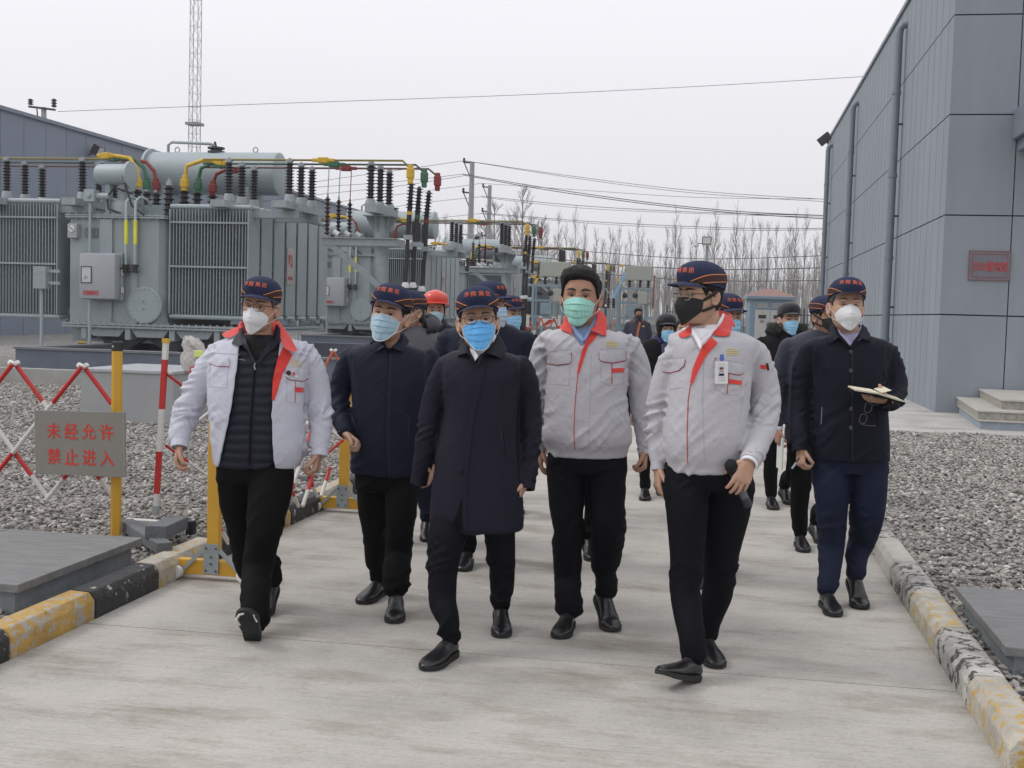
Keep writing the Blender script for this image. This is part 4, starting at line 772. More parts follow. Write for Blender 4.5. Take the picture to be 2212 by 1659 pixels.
def limb(pts, n=18, sub=5, flat=1.0, ends=(.6, .6)):
    """pts: (x, y, z, r); rounded ends"""
    P = catmull(pts, sub); c = [p[:3] for p in P]; r = [p[3] for p in P]
    d0 = c[0] - c[1]; d0 /= np.linalg.norm(d0); d1 = c[-1] - c[-2]; d1 /= np.linalg.norm(d1)
    c = [c[0] + d0 * r[0] * ends[0]] + c + [c[-1] + d1 * r[-1] * ends[1]]; r = [r[0] * .55] + r + [r[-1] * .55]
    up = np.array([1., 0, 0]); rings = []
    for i, p in enumerate(c):
        d = c[min(i + 1, len(c) - 1)] - c[max(i - 1, 0)]; d /= np.linalg.norm(d); up = up - d * up.dot(d); up /= np.linalg.norm(up); q = np.cross(d, up)
        rings.append([tuple(p + (up * math.cos(a) + q * math.sin(a) * flat) * r[i]) for a in np.linspace(0, 2 * math.pi, n, endpoint=False)])
    return rings_mesh(rings)
def torso(rows, n=40, sub=4, ex=2.5):
    """rows: (z, xl, xr, half depth, y)"""
    rings = []
    for z, xl, xr, hd, y in catmull(rows, sub):
        ring = []
        for a in np.linspace(0, 2 * math.pi, n, endpoint=False):
            c, s = math.cos(a), math.sin(a); ring.append(((xl + xr) / 2 + (xr - xl) / 2 * np.sign(c) * abs(c) ** (2 / ex), y + hd * np.sign(s) * abs(s) ** (2 / ex), z))
        rings.append(ring)
    return rings_mesh(rings)
def remesh(parts, vox, smooth=4):
    V = []; F = []
    for v, f in parts: o = len(V); V += list(v); F += [tuple(i + o for i in q) for q in f]
    me = bpy.data.meshes.new('tmp'); me.from_pydata([tuple(p) for p in V], [], F); o = bpy.data.objects.new('tmp', me); COL.objects.link(o)
    m = o.modifiers.new('r', 'REMESH'); m.mode = 'VOXEL'; m.voxel_size = vox; m.adaptivity = 0
    if smooth: s = o.modifiers.new('s', 'SMOOTH'); s.factor = .5; s.iterations = smooth
    dg = bpy.context.evaluated_depsgraph_get(); dg.update(); e = o.evaluated_get(dg).to_mesh()
    v = np.empty(len(e.vertices) * 3); e.vertices.foreach_get('co', v); v = v.reshape(-1, 3)
    nl = len(e.loops); li = np.empty(nl, int); e.loops.foreach_get('vertex_index', li); lt = np.empty(len(e.polygons), int); e.polygons.foreach_get('loop_total', lt)
    assert (lt == 4).all(); f = li.reshape(-1, 4)
    o.evaluated_get(dg).to_mesh_clear(); bpy.data.objects.remove(o); bpy.data.meshes.remove(me); return v, f
def vnormals(v, f):
    n = np.cross(v[f[:, 2]] - v[f[:, 0]], v[f[:, 3]] - v[f[:, 1]]); N = np.zeros_like(v)
    for k in range(4): np.add.at(N, f[:, k], n)
    return N / (np.linalg.norm(N, axis=1)[:, None] + 1e-12)
def folds(v, f, segs, seed=0):
    """segs: (a, b, amp, f_along, f_across, shear, [(t, width, gain)...]) - nearest segment rules"""
    N = vnormals(v, f); best = np.full(len(v), 1e9); idx = np.zeros(len(v), int); T = np.zeros(len(v))
    for i, s in enumerate(segs):
        a = np.array(s[0]); b = np.array(s[1]); ab = b - a; t = ((v - a) @ ab) / (ab @ ab); tc_ = np.clip(t, 0, 1); d = np.linalg.norm(v - (a + tc_[:, None] * ab), axis=1) / s[7]
        k = d < best; best[k] = d[k]; idx[k] = i; T[k] = t[k]
    D = np.zeros(len(v))
    for i, s in enumerate(segs):
        k = idx == i
        if not k.any(): continue
        a = np.array(s[0]); b = np.array(s[1]); ax = (b - a) / np.linalg.norm(b - a); e1 = np.cross(ax, [0, 1, .1]); e1 /= np.linalg.norm(e1); e2 = np.cross(ax, e1); q = v[k] - a
        S_, X, Y = q @ ax, q @ e1, q @ e2; _, _, amp, fa, fc, sh, env, _ = s
        warp = perlin(np.stack([S_ * 4 + seed, X * 4, Y * 4 + i * 7.3], 1)) * .05
        P1 = np.stack([(S_ + sh * X + warp) * fa + seed * 3.1, X * fc, Y * fc + i * 11.7], 1); r = 1 - np.abs(perlin(P1)) * 2.2; r = np.clip(r, -1, 1); r = np.sign(r) * np.abs(r) ** 1.6
        P2 = np.stack([(S_ - sh * 1.3 * X + warp * 1.4) * fa * 1.9 + seed, X * fc * 1.8, Y * fc * 1.8 + i * 5.1], 1); r2_ = 1 - np.abs(perlin(P2)) * 2.2
        g = np.ones(k.sum()) * .35
        for tc_, w_, gn in env: g += gn * np.exp(-((T[k] - tc_) / w_) ** 2)
        mod = .12 + 1.25 * np.clip(perlin(np.stack([S_ * 5 + 9 + seed, X * 5, Y * 5], 1)) * 1.7 + .32, 0, 1)
        D[k] = amp * g * mod * (.75 * (r - .35) + .3 * (r2_ - .4))
    # soften where rules meet
    return v + N * D[:, None]
def lap(v, f, it=1, w_=.5):
    E = np.concatenate([f[:, [0, 1]], f[:, [1, 2]], f[:, [2, 3]], f[:, [3, 0]]])
    for _ in range(it):
        A = np.zeros_like(v); c = np.zeros(len(v)); np.add.at(A, E[:, 0], v[E[:, 1]]); np.add.at(c, E[:, 0], 1); np.add.at(A, E[:, 1], v[E[:, 0]]); np.add.at(c, E[:, 1], 1)
        v = v * (1 - w_) + w_ * A / np.maximum(c, 1)[:, None]
    return v
# ---------------- head ----------------
HT = np.array([(.113, .006, .006, .006), (.108, .036, .040, .050), (.092, .060, .066, .078), (.065, .0735, .083, .095), (.03, .0775, .090, .101), (-.005, .0755, .088, .099), (-.035, .0735, .0865, .090), (-.06, .069, .086, .072), (-.085, .0615, .0845, .050), (-.104, .050, .081, .028), (-.118, .034, .073, .012), (-.125, .012, .058, .002)])
def hrad(z): zz = HT[::-1, 0]; return [np.interp(z, zz, HT[::-1, k]) for k in (1, 2, 3)]
def hpoint(th, z, feat=True):
    """th azimuth from the face direction (-y), towards +x"""
    wx, yf, yb = hrad(z); s, c = np.sin(th), np.cos(th); ex = 2 / 2.25
    x = wx * np.sign(s) * np.abs(s) ** ex; y = -np.where(c > 0, yf, yb) * np.sign(c) * np.abs(c) ** ex + .006
    if feat:
        g = lambda cx, cz, sx, sz: np.exp(-((x - cx) / sx) ** 2 - ((z - cz) / sz) ** 2); fr = (c > 0)
        d = 0
        nz = np.clip((.004 - z) / .046, 0, 1); d = d + np.where((z < .004) & (z > -.052), (.006 + .017 * nz) * np.exp(-(x / (.0085 + .006 * nz)) ** 2), 0) + .006 * g(0, .004, .009, .012)
        d = d - .0085 * (g(.031, -.006, .017, .0105) + g(-.031, -.006, .017, .0105)) + .0035 * (g(.030, .016, .022, .008) + g(-.030, .016, .022, .008)) + .004 * (g(.045, -.032, .018, .014) + g(-.045, -.032, .018, .014))
        d = d + .0045 * g(0, -.073, .024, .009) - .002 * g(0, -.060, .02, .004) + .005 * g(0, -.108, .02, .012) + .0015 * (g(.031, -.017, .012, .004) + g(-.031, -.017, .012, .004))
        y = y - np.where(fr, d, 0)
    return x, y
def head_grid(nth=72, nz=66):
    zz = np.concatenate([.113 - (.113 - .085) * (1 - np.cos(np.linspace(0, math.pi / 2, 10)))[:-1], np.linspace(.085, -.104, nz - 16), -.104 - .021 * np.sin(np.linspace(0, math.pi / 2, 8))[1:]])
    th = np.linspace(-math.pi, math.pi, nth, endpoint=False); th = th + .35 * np.sin(th) * -1; TH, Z = np.meshgrid(th, zz); return TH, Z
def grid_faces(nr, nc, wrap=True, flip=False):
    F = []
    for i in range(nr - 1):
        for k in range(nc if wrap else nc - 1): a = i * nc + k; b = i * nc + (k + 1) % nc; F.append((a, b, b + nc, a + nc) if not flip else (a, a + nc, b + nc, b))
    return F
def head_mesh():
    TH, Z = head_grid(); x, y = hpoint(TH, Z); V = np.stack([x, y, Z], 2).reshape(-1, 3).tolist(); nr, nc = TH.shape; F = grid_faces(nr, nc)
    F.append(tuple(range(nc))[::-1]); F.append(tuple(range((nr - 1) * nc, nr * nc)))
    for s in (-1, 1):   # ears
        o = len(V); R_ = []; A = np.linspace(0, 2 * math.pi, 20, endpoint=False)
        for rr_, h in ((1.0, .0), (1.06, .006), (.98, .012), (.80, .0125), (.62, .006), (.3, .003), (.02, .003)):
            R_.append([(h, .019 * rr_ * math.cos(a) * (1 - .18 * math.sin(a) * -1), .031 * rr_ * math.sin(a)) for a in A])
        for ring in R_:
            for (n_, p, q) in ring:
                a = .42; V.append([s * (.0715 + n_ * math.cos(a) + (p + .016) * math.sin(a)), .012 + (p + .010) * math.cos(a) - n_ * math.sin(a) * .2 + .05 * q * .9, q - .012])
        for i in range(len(R_) - 1):
            for k in range(20): a = o + i * 20 + k; b = o + i * 20 + (k + 1) % 20; F.append((a, b, b + 20, a + 20))
    return V, F
HV, HF = head_mesh(); HEADBVH = BVHTree.FromPolygons([tuple(p) for p in HV], HF)
def face_y(x, z):
    h = HEADBVH.ray_cast(Vector((x, -.4, z)), Vector((0, 1, 0))); return h[0].y if h[0] else -.05
def strip_on_face(path, wd, off=.0015, thick=.002):
    """path: (x, z, halfwidth factor) on the face front -> closed ribbon"""
    V = []; F = []; n = len(path)
    for i, (x, z, k) in enumerate(path):
        a = path[max(i - 1, 0)]; b = path[min(i + 1, n - 1)]; d = Vector((b[0] - a[0], b[1] - a[1])).normalized(); px_, pz = -d.y * wd * k, d.x * wd * k
        for s in (-1, 1):
            X, Z = x + s * px_, z + s * pz; y = face_y(X, Z) - off; V.append((X, y, Z)); V.append((X, y + thick + off, Z))
    for i in range(n - 1):
        a = i * 4; b = a + 4; F += [(a, a + 2, b + 2, b), (a + 1, b + 1, b + 3, a + 3), (a, b, b + 1, a + 1), (a + 2, a + 3, b + 3, b + 2)]
    F += [(0, 1, 3, 2), (n * 4 - 4, n * 4 - 2, n * 4 - 1, n * 4 - 3)]
    return V, F
def hair_mesh(style):
    TH, Z = head_grid(84, 60); x, y = hpoint(TH, Z, False); nr, nc = TH.shape; V = np.stack([x, y, Z], 2).reshape(-1, 3); f = np.array(grid_faces(nr, nc)); ctr = np.array([0, .006, .0]); N = V - ctr; N[:, 2] *= .6; N /= np.linalg.norm(N, axis=1)[:, None] + 1e-9
    th = np.abs(TH).ravel(); z = Z.ravel(); deg = np.degrees(th)
    if style == 'thick': line = np.interp(deg, [0, 35, 52, 62, 78, 88, 100, 120, 180], [.066, .060, .040, .012, -.014, .026, -.02, -.058, -.066]); top = .020; side = .008
    elif style == 'long': line = np.interp(deg, [0, 30, 45, 60, 90, 120, 180], [.02, .018, .0, -.07, -.115, -.12, -.12]); top = .02; side = .017
    else: line = np.interp(deg, [0, 35, 50, 62, 74, 86, 98, 120, 180], [.066, .062, .045, .02, -.008, .024, -.03, -.06, -.066]); top = .006; side = .006
    m = np.clip((z - line) / .014 + .5, 0, 1); m = m * m * (3 - 2 * m); hgt = side + (top - side) * np.clip((z - .03) / .06, 0, 1)
    st = perlin(np.stack([V[:, 0] * 95 + 3, V[:, 1] * 45, z * 20], 1)) * .0028 + perlin(np.stack([V[:, 0] * 30, V[:, 1] * 20, z * 9 + 4], 1)) * .004
    if style == 'thick': hgt = hgt + .008 * np.clip(V[:, 0] / .07 * -1, -1, 1) * np.clip((z - .04) / .05, 0, 1) + .006 * (deg < 50) * np.clip((z - .05) / .03, 0, 1)
    V = V + N * (m * (hgt + st * (top / .02 + .4)) - (1 - m) * .006)[:, None]
    F = [tuple(q) for q in f.tolist()] + [tuple(range(nc))[::-1], tuple(range((nr - 1) * nc, nr * nc))]
    return V, F
def cap_pt(th, t, off=0, zb=None):
    """crown surface of a cap; t 0 at the band, 1 at the top"""
    c = math.cos(th); z0 = .053 - .026 * (1 - c) * .5; H_ = .147 - z0; k = (1 - t ** 3.3) ** (1 / 2.0) if t < 1 else 0
    lean = .010 * c * math.sin(min(1, t * 1.2) * math.pi / 2); s = math.sin(th); ex = 2 / 2.2
    wx, yf, yb = .0900 + off, .101 + off, .112 + off; bul = 1 + .03 * math.sin(min(t, 1) * math.pi)
    return ((wx * k * bul) * np.sign(s) * abs(s) ** ex, (-(yf if c > 0 else yb) * k * bul) * np.sign(c) * abs(c) ** ex + .006 - lean * k, z0 + (H_ + off) * t)
def surf_ribbon(fn, path, wd, thick=.0015):
    """closed ribbon along (th, t) path on surface fn(th, t, off)"""
    P = [Vector(fn(a, b, .001)) for a, b in path]; Q = [Vector(fn(a, b, .001 + thick)) for a, b in path]; m = MB(); m.tube([p.lerp(q, .5) for p, q in zip(P, Q)], wd, 6); return m.v, m.f
class Head:
    def __init__(s, P, center, yaw=0, pitch=0, roll=0, sc=1.0):
        s.P = P; s.M = Matrix.Translation(center) @ Matrix.Rotation(R(yaw), 4, 'Z') @ Matrix.Rotation(R(-pitch), 4, 'X') @ Matrix.Rotation(R(roll), 4, 'Y') @ Matrix.Scale(sc, 4); s.sc = sc
    def tf(s, V): return [tuple(s.M @ Vector(p)) for p in V]
    def add(s, name, V, F, m, smooth=60, parent=None):
        return link(name, s.tf(V), F, m, parent or s.P.body, smooth)
    def face(s, brow=1.0, eyes='open', lid=1.0):
        for sd in (-1, 1):
            cx = .031 * sd; ev, ef = strip_on_face([(cx + sd * k, -.0065 + .0012 * (1 - (k / .015) ** 2) + (0.001 if k > 0 else 0), max(.08, (1 - (k / .0155) ** 2)) ** .6) for k in np.linspace(-.0145, .0145, 11)], .0032 if eyes == 'open' else .0014, .0006)
            eo = s.add('eye', ev, ef, EYW, 40)
            if eyes != 'shut':
                a = np.linspace(0, 2 * math.pi, 14, endpoint=False); ix = cx + .001 * sd; r_ = .0048 if eyes == 'open' else .0036; zc = -.0063
                V = [(ix + r_ * math.cos(q), face_y(ix + r_ * math.cos(q), zc + r_ * math.sin(q) * .85) - .0014, zc + r_ * (.72 if eyes == 'open' else .45) * math.sin(q)) for q in a]; s.add('iris', V + [(x, y + .003, z) for x, y, z in V], [tuple(range(14)), tuple(range(14, 28))[::-1]] + [(i, (i + 1) % 14, (i + 1) % 14 + 14, i + 14) for i in range(14)], EYD, 30, eo)
            lv, lf = strip_on_face([(cx + sd * k, -.0035 + .0022 * (1 - (k / .016) ** 2) if eyes != 'shut' else -.0075 - .002 * (1 - (k / .016) ** 2), 1.1 - .5 * abs(k) / .017) for k in np.linspace(-.017, .018, 10)], .0013, .0022); s.add('eyelid', lv, lf, EYD if eyes == 'open' else LID, 40)
            lv, lf = strip_on_face([(cx + sd * k, .0035 + .0018 * (1 - (k / .018) ** 2), .8) for k in np.linspace(-.015, .018, 8)], .0009, .0005); s.add('eyelid', lv, lf, LID, 40)
            lv, lf = strip_on_face([(cx + sd * k, -.0165 - .002 * (1 - (k / .016) ** 2), .8) for k in np.linspace(-.013, .014, 8)], .0008, .0004); s.add('eyelid', lv, lf, LID, 40)
            if brow: bv, bf = strip_on_face([(cx + sd * k, .0175 + .004 * (1 - ((k - .002) / .022) ** 2) - (.002 if k < -.01 else 0), [.6, 1, 1.1, 1, .9, .75, .5, .25][i]) for i, k in enumerate(np.linspace(-.019, .023, 8))], .0040 * brow, .0018); s.add('eyebrow', bv, bf, BROW if brow > .9 else HAIRG, 40)
        for x_, a_ in ((-.006, .2), (.006, -.2)):
            lv, lf = strip_on_face([(x_ + a_ * (z - .012), z, .6) for z in np.linspace(.006, .022, 5)], .0008, .0003); s.add('crease', lv, lf, LID, 40)
    def hair(s, style='cap', m=None):
        V, F = hair_mesh(style); return s.add('hair', V, F, m or HAIR, 70)
    def cap(s, letters='华 翔 集 团', m=None, mb=None, plain=False, brimlen=.068):
        m = m or CAPM; nt_, nr = 64, 16; V = []; F = []
        T_ = [math.sin(k / nr * math.pi / 2) for k in range(nr + 1)]
        for t in T_:
            for a in np.linspace(-math.pi, math.pi, nt_, endpoint=False): V.append(cap_pt(a, min(t, .9995)))
        n0 = len(V)
        for t in (.9, .0):
            for a in np.linspace(-math.pi, math.pi, nt_, endpoint=False): V.append(cap_pt(a, t, -.004 if t else -.003))
        F = grid_faces(nr + 1, nt_); F.append(tuple(range(nr * nt_, (nr + 1) * nt_)))
        V = [(x, y, z + (.0012 * math.sin(30 * x + 8 * z) if z > .07 else 0)) for x, y, z in V[:n0]]; F.append(tuple(range(nt_))[::-1]); cp = s.add('cap', V, F, m, 60)
        # brim
        V = []; A = np.linspace(-R(66), R(66), 25); rows = 7
        for layer in (0, 1):
            for j in range(rows):
                q = j / (rows - 1)
                for a in A:
                    x, y, z = cap_pt(a, .02, -.002); e = max(0, math.cos(a * 90 / 66)) ** .75; ln = brimlen * q * e
                    V.append((x * (1 + .02 * q), y - ln, z - .002 - ln * .22 - .010 * (a / R(66)) ** 2 * 1.2 - .004 * layer + .0))
        nc = len(A); F = grid_faces(rows, nc, False) + [tuple(i + rows * nc for i in q[::-1]) for q in grid_faces(rows, nc, False)]; o = rows * nc; L_ = (rows - 1) * nc
        F += [(i + 1, i, i + o, i + 1 + o) for i in range(nc - 1)] + [(L_ + i, L_ + i + 1, L_ + i + 1 + o, L_ + i + o) for i in range(nc - 1)]
        s.add('brim', V, F, mb or (CAPD if plain else CAPB), 50, cp)
        if plain: return cp
        for sd in (-1, 1):
            up_ = [(sd * R(a), t) for a, t in ((27, .01), (38, .10), (52, .22), (68, .34), (88, .43), (115, .50), (150, .55), (178, .56))]; lo = [(sd * R(a), t) for a, t in ((60, .01), (74, .07), (90, .14), (110, .21), (140, .27), (178, .29))]
            for pth in (up_, lo): q = [tuple(r_) for r_ in catmull(pth, 4)]; v, f = surf_ribbon(cap_pt, q, .0019); s.add('piping', v, f, PIPO, 60, cp)
            V = []; K = 26; 
            ua = np.array([[a_ * sd, t] for a_, t in up_]); la = np.array([[a_ * sd, t] for a_, t in lo])
            for a in np.linspace(R(29), R(177), K):
                tu = np.interp(a, ua[:, 0], ua[:, 1]); tl = np.interp(a, la[:, 0], la[:, 1], left=.0) if a > R(60) else .0
                for j in range(4): V.append(cap_pt(sd * a, tl + (tu - tl) * j / 3, .0012))
            n = len(V)
            for a in np.linspace(R(29), R(177), K):
                for j in range(4): V.append(tuple(Vector(V[len(V) - n]) * .985))
            F = grid_faces(K, 4, False); s.add('side_panel', V, F + [tuple(i + n for i in q[::-1]) for q in F], MARO, 60, cp)
        if letters:
            v, f, sz = text_tris(letters, .012); kx = R(70) / sz[0]; V = [cap_pt(p[0] * kx, .50 + p[1] / sz[1] * .23, .0022) for p in v]; n = len(V); V += [cap_pt(p[0] * kx, .50 + p[1] / sz[1] * .23, .0002) for p in v]
            s.add('lettering', V, [tuple(t) for t in f] + [tuple(i + n for i in t[::-1]) for t in f], LETT, None, cp)
        return cp
    def helmet(s, m):
        V = []; nt_, nr = 48, 14
        for k in range(nr + 1):
            t = math.sin(k / nr * math.pi / 2)
            for a in np.linspace(-math.pi, math.pi, nt_, endpoint=False):
                x, y, z = cap_pt(a, min(t, .9995), .018); rg = .006 * math.exp(-(x / .018) ** 2) * (t > .3); V.append((x * 1.02, y * 1.02, z + .008 + rg))
        hp = s.add('helmet', V, grid_faces(nr + 1, nt_) + [tuple(range(nr * nt_, (nr + 1) * nt_)), tuple(range(nt_))[::-1]], m, 60); V = []; A = np.linspace(-math.pi, math.pi, 48, endpoint=False)
        for zz, k in ((.006, 0), (.0, 1), (-.004, 1), (.0, 0)):
            for a in A: x, y, z = cap_pt(a, 0, .018 + k * (.012 + .03 * max(0, math.cos(a)) ** 2)); V.append((x * 1.02, y * 1.02, z + .010 + zz - k * .008))
        s.add('brim', V, grid_faces(4, 48) + [(3 * 48 + i, 3 * 48 + (i + 1) % 48, (i + 1) % 48, i) for i in range(48)], m, 40, hp)
        for sd in (-1, 1): mm = MB().tube([(sd * .082, -.01, .03), (sd * .076, -.04, -.05), (sd * .04, -.06, -.12), (0, -.065, -.128)], .004, 6); s.add('chin_strap', mm.v, mm.f, MK, 60, hp)
    def mask(s, kind='surgical', m=None, pleat=True, edge=None):
        nu, nv = 45, 46; V = []; mw = {'surgical': 63, 'cup': 62, 'sponge': 66}[kind]
        for layer in (0, 1):
            for j in range(nv):
                f = j / (nv - 1)
                for i in range(nu):
                    u = -1 + 2 * i / (nu - 1); th = R(mw) * u; ca = math.cos(u * math.pi / 2); cc_ = max(0, ca)
                    if kind == 'surgical': zt = -.014 - .016 * u * u - .004 * abs(u); zb = -.131 + .048 * abs(u) ** 2.2; pr = np.interp(f, [0, .1, .28, .5, .75, .92, 1], [.010, .016, .0235, .022, .016, .008, .0]) 
                    elif kind == 'cup': zt = -.010 - .040 * abs(u) ** 1.3; zb = -.134 + .052 * abs(u) ** 1.5; pr = np.interp(f, [0, .12, .4, .55, .8, 1], [.010, .020, .036, .034, .019, .0])
                    else: zt = -.014 + .004 * abs(u) - .012 * u * u; zb = -.128 + .058 * abs(u) ** 1.6; pr = np.interp(f, [0, .12, .3, .5, .8, 1], [.012, .024, .036, .034, .018, .0])
                    z = zt + (zb - zt) * f; wx, yf, yb = hrad(max(z, -.099)); sn, cs = math.sin(th), math.cos(th)
                    p = pr * cc_ ** (1.3 if kind == 'cup' else 1.7) + .0045
                    if kind == 'surgical' and pleat: p += .0052 * (.25 + cc_) * (((f * 4.0) % 1) - .5) * (f > .12) * (f < .88) + .0016 * math.sin(u * 13 + f * 8) * f + .0012 * math.sin(u * 29 - f * 13)
                    if kind == 'cup': p += .004 * math.exp(-(u / .05) ** 2) + .0018 * math.exp(-(((f - .47) + .22 * abs(u)) / .02) ** 2) * -1
                    if kind == 'sponge': p += .0035 * math.exp(-(u / .06) ** 2)
                    k = .0025 if layer == 0 else 0; V.append(((wx + p * .22 + k) * sn, -(yf + p + k) * cs + .006 + (0 if cs > 0 else 0), z - (.006 * f * cc_ if f > .9 else 0)))
        n = nu * nv; F = grid_faces(nv, nu, False, True) + [tuple(i + n for i in q[::-1]) for q in grid_faces(nv, nu, False, True)]
        B = list(range(nu)) + [nu * (j + 1) - 1 for j in range(1, nv)] + [nu * nv - 1 - i for i in range(1, nu)] + [nu * (nv - 1 - j) for j in range(1, nv - 1)]
        F += [(B[i], B[(i + 1) % len(B)], B[(i + 1) % len(B)] + n, B[i] + n) for i in range(len(B))]
        mk = s.add('face_mask', V, F, m, 70)
        for sd in (-1, 1):
            c0 = V[nu * 1 + (nu - 1 if sd > 0 else 0)]; c1 = V[nu * (nv - 2) + (nu - 1 if sd > 0 else 0)]; mm = MB(); e0 = Vector((sd * .088, .026, .018)); e1 = Vector((sd * .086, .020, -.044)); w_ = .0011 if kind != 'sponge' else .0065
            mm.tube([c0, Vector(c0).lerp(e0, .5) + Vector((sd * .004, 0, 0)), e0], w_, 6).tube([c1, Vector(c1).lerp(e1, .5) + Vector((sd * .006, 0, 0)), e1], w_, 6)
            for part in (0, 1): pass
            s.add('ear_loop', mm.v, mm.f, STR if kind != 'sponge' else m, 60, mk)
        if edge:
            pts = [V[i] for i in range(nu)]; mm = MB().tube([Vector(p) + Vector((0, -.001, 0)) for p in pts], .0022, 6); s.add('mask_edge', mm.v, mm.f, edge, 60, mk); pts = [V[nu * (nv - 1) + i] for i in range(nu)]; mm = MB().tube([Vector(p) + Vector((0, -.001, 0)) for p in pts], .002, 6); s.add('mask_edge', mm.v, mm.f, edge, 60, mk)
            for i in (0, nu - 1): mm = MB().tube([Vector(V[nu * j + i]) for j in range(nv)], .0022, 6); s.add('mask_edge', mm.v, mm.f, edge, 60, mk)
        return mk
    def glasses(s, m, half=False, r_=.0016, temple=None, wide=1.0):
        mm = MB(); y0 = face_y(0, 0) - .006
        for sd in (-1, 1):
            cx = sd * .0335 * wide; pts = []
            for a in np.linspace(math.pi if half else 0, (0 if half else 2 * math.pi), 20):
                c, sn = math.cos(a), math.sin(a); x = cx + .0255 * np.sign(c) * abs(c) ** .65; z = -.009 + .0175 * np.sign(sn) * abs(sn) ** .75; pts.append((x, y0 + 1.6 * x * x, z))
            mm.tube(pts, r_, 6, half)
        mm.tube([(-.009, y0, -.002), (0, y0 - .003, .001), (.009, y0, -.002)], r_, 6); g = s.add('glasses', mm.v, mm.f, m, 60)
        for sd in (-1, 1): mm = MB().tube([(sd * .060, y0 + .008, .002), (sd * .077, y0 + .03, .002), (sd * .083, -.01, .004), (sd * .086, .02, .004)], r_ * 1.3, 6); s.add('temple_arm', mm.v, mm.f, temple or m, 60, g)
        return g
# ---------------- hand ----------------
def hand_mesh(o, D, Nn, T, curl=(20, 35, 25), thumb=(.75, .55, .25), fan=.10, sc=1.0, vox=.0024, tcurl=25, per=None):
    """o wrist, D finger direction, Nn palm normal, T thumb side (unit, roughly orthogonal)"""
    D = Vector(D).normalized(); T = Vector(T); T = (T - D * T.dot(D)).normalized(); Nn2 = D.cross(T); Nn2 = Nn2 if Nn2.dot(Vector(Nn)) > 0 else -Nn2; Nn = Nn2; o = Vector(o); parts = []
    q = lambda a, b, c: o + (D * a + T * b + Nn * c) * sc
    rings = []
    for a, hw, hd, cb, cn in ((-.035, .024, .019, 0, 0), (0, .026, .019, 0, 0), (.02, .031, .019, 0, 0), (.045, .038, .0175, 0, .001), (.07, .041, .0155, 0, .001), (.09, .041, .0135, 0, 0), (.100, .036, .009, 0, 0)):
        ring = []
        for k in range(20): g = 2 * math.pi * k / 20; c, s_ = math.cos(g), math.sin(g); ring.append(tuple(q(a, cb + hw * np.sign(c) * abs(c) ** .8, cn + hd * np.sign(s_) * abs(s_) ** .85)))
        rings.append(ring)
    parts.append(rings_mesh(rings))
    for i, (b, ln, r_) in enumerate(((.0305, .070, .0092), (.0102, .078, .0094), (-.0102, .072, .0090), (-.0300, .056, .0080))):
        cu = per[i] if per else curl; p = q(.086 + (.004 if i in (1, 2) else -.003 if i == 3 else 0), b, 0); ang = 0; pts = [tuple(q(.06, b * .92, 0)) + (r_ * sc,), tuple(p) + (r_ * 1.05 * sc,)]
        for j, fr in enumerate((.46, .30, .24)):
            ang += cu[j] + (i * 2 if j == 0 else 0); a = R(ang); d = (D * math.cos(a) + Nn * math.sin(a) + T * (fan * (1.3 - i) * .6) * math.cos(a)).normalized(); p = p + d * ln * fr * sc; pts.append(tuple(p) + (r_ * (.98, .9, .78)[j] * sc,))
        parts.append(limb(pts, 12, 4, 1, (.2, .75)))
    tb = q(.022, .028, .004); td = (D * thumb[0] + T * thumb[1] + Nn * thumb[2]).normalized(); p1 = tb + td * .038 * sc; td2 = (td + D * .35 + Nn * R(tcurl) * .6 - T * .25).normalized(); p2 = p1 + td2 * .030 * sc; td3 = (td2 + Nn * R(tcurl) * .5 - T * .2).normalized(); p3 = p2 + td3 * .022 * sc
    parts.append(limb([tuple(q(.008, .012, .003)) + (.015 * sc,), tuple(tb) + (.0155 * sc,), tuple(p1) + (.0118 * sc,), tuple(p2) + (.0105 * sc,), tuple(p3) + (.0088 * sc,)], 12, 4, 1, (.3, .75)))
    return remesh(parts, vox * sc, 2)
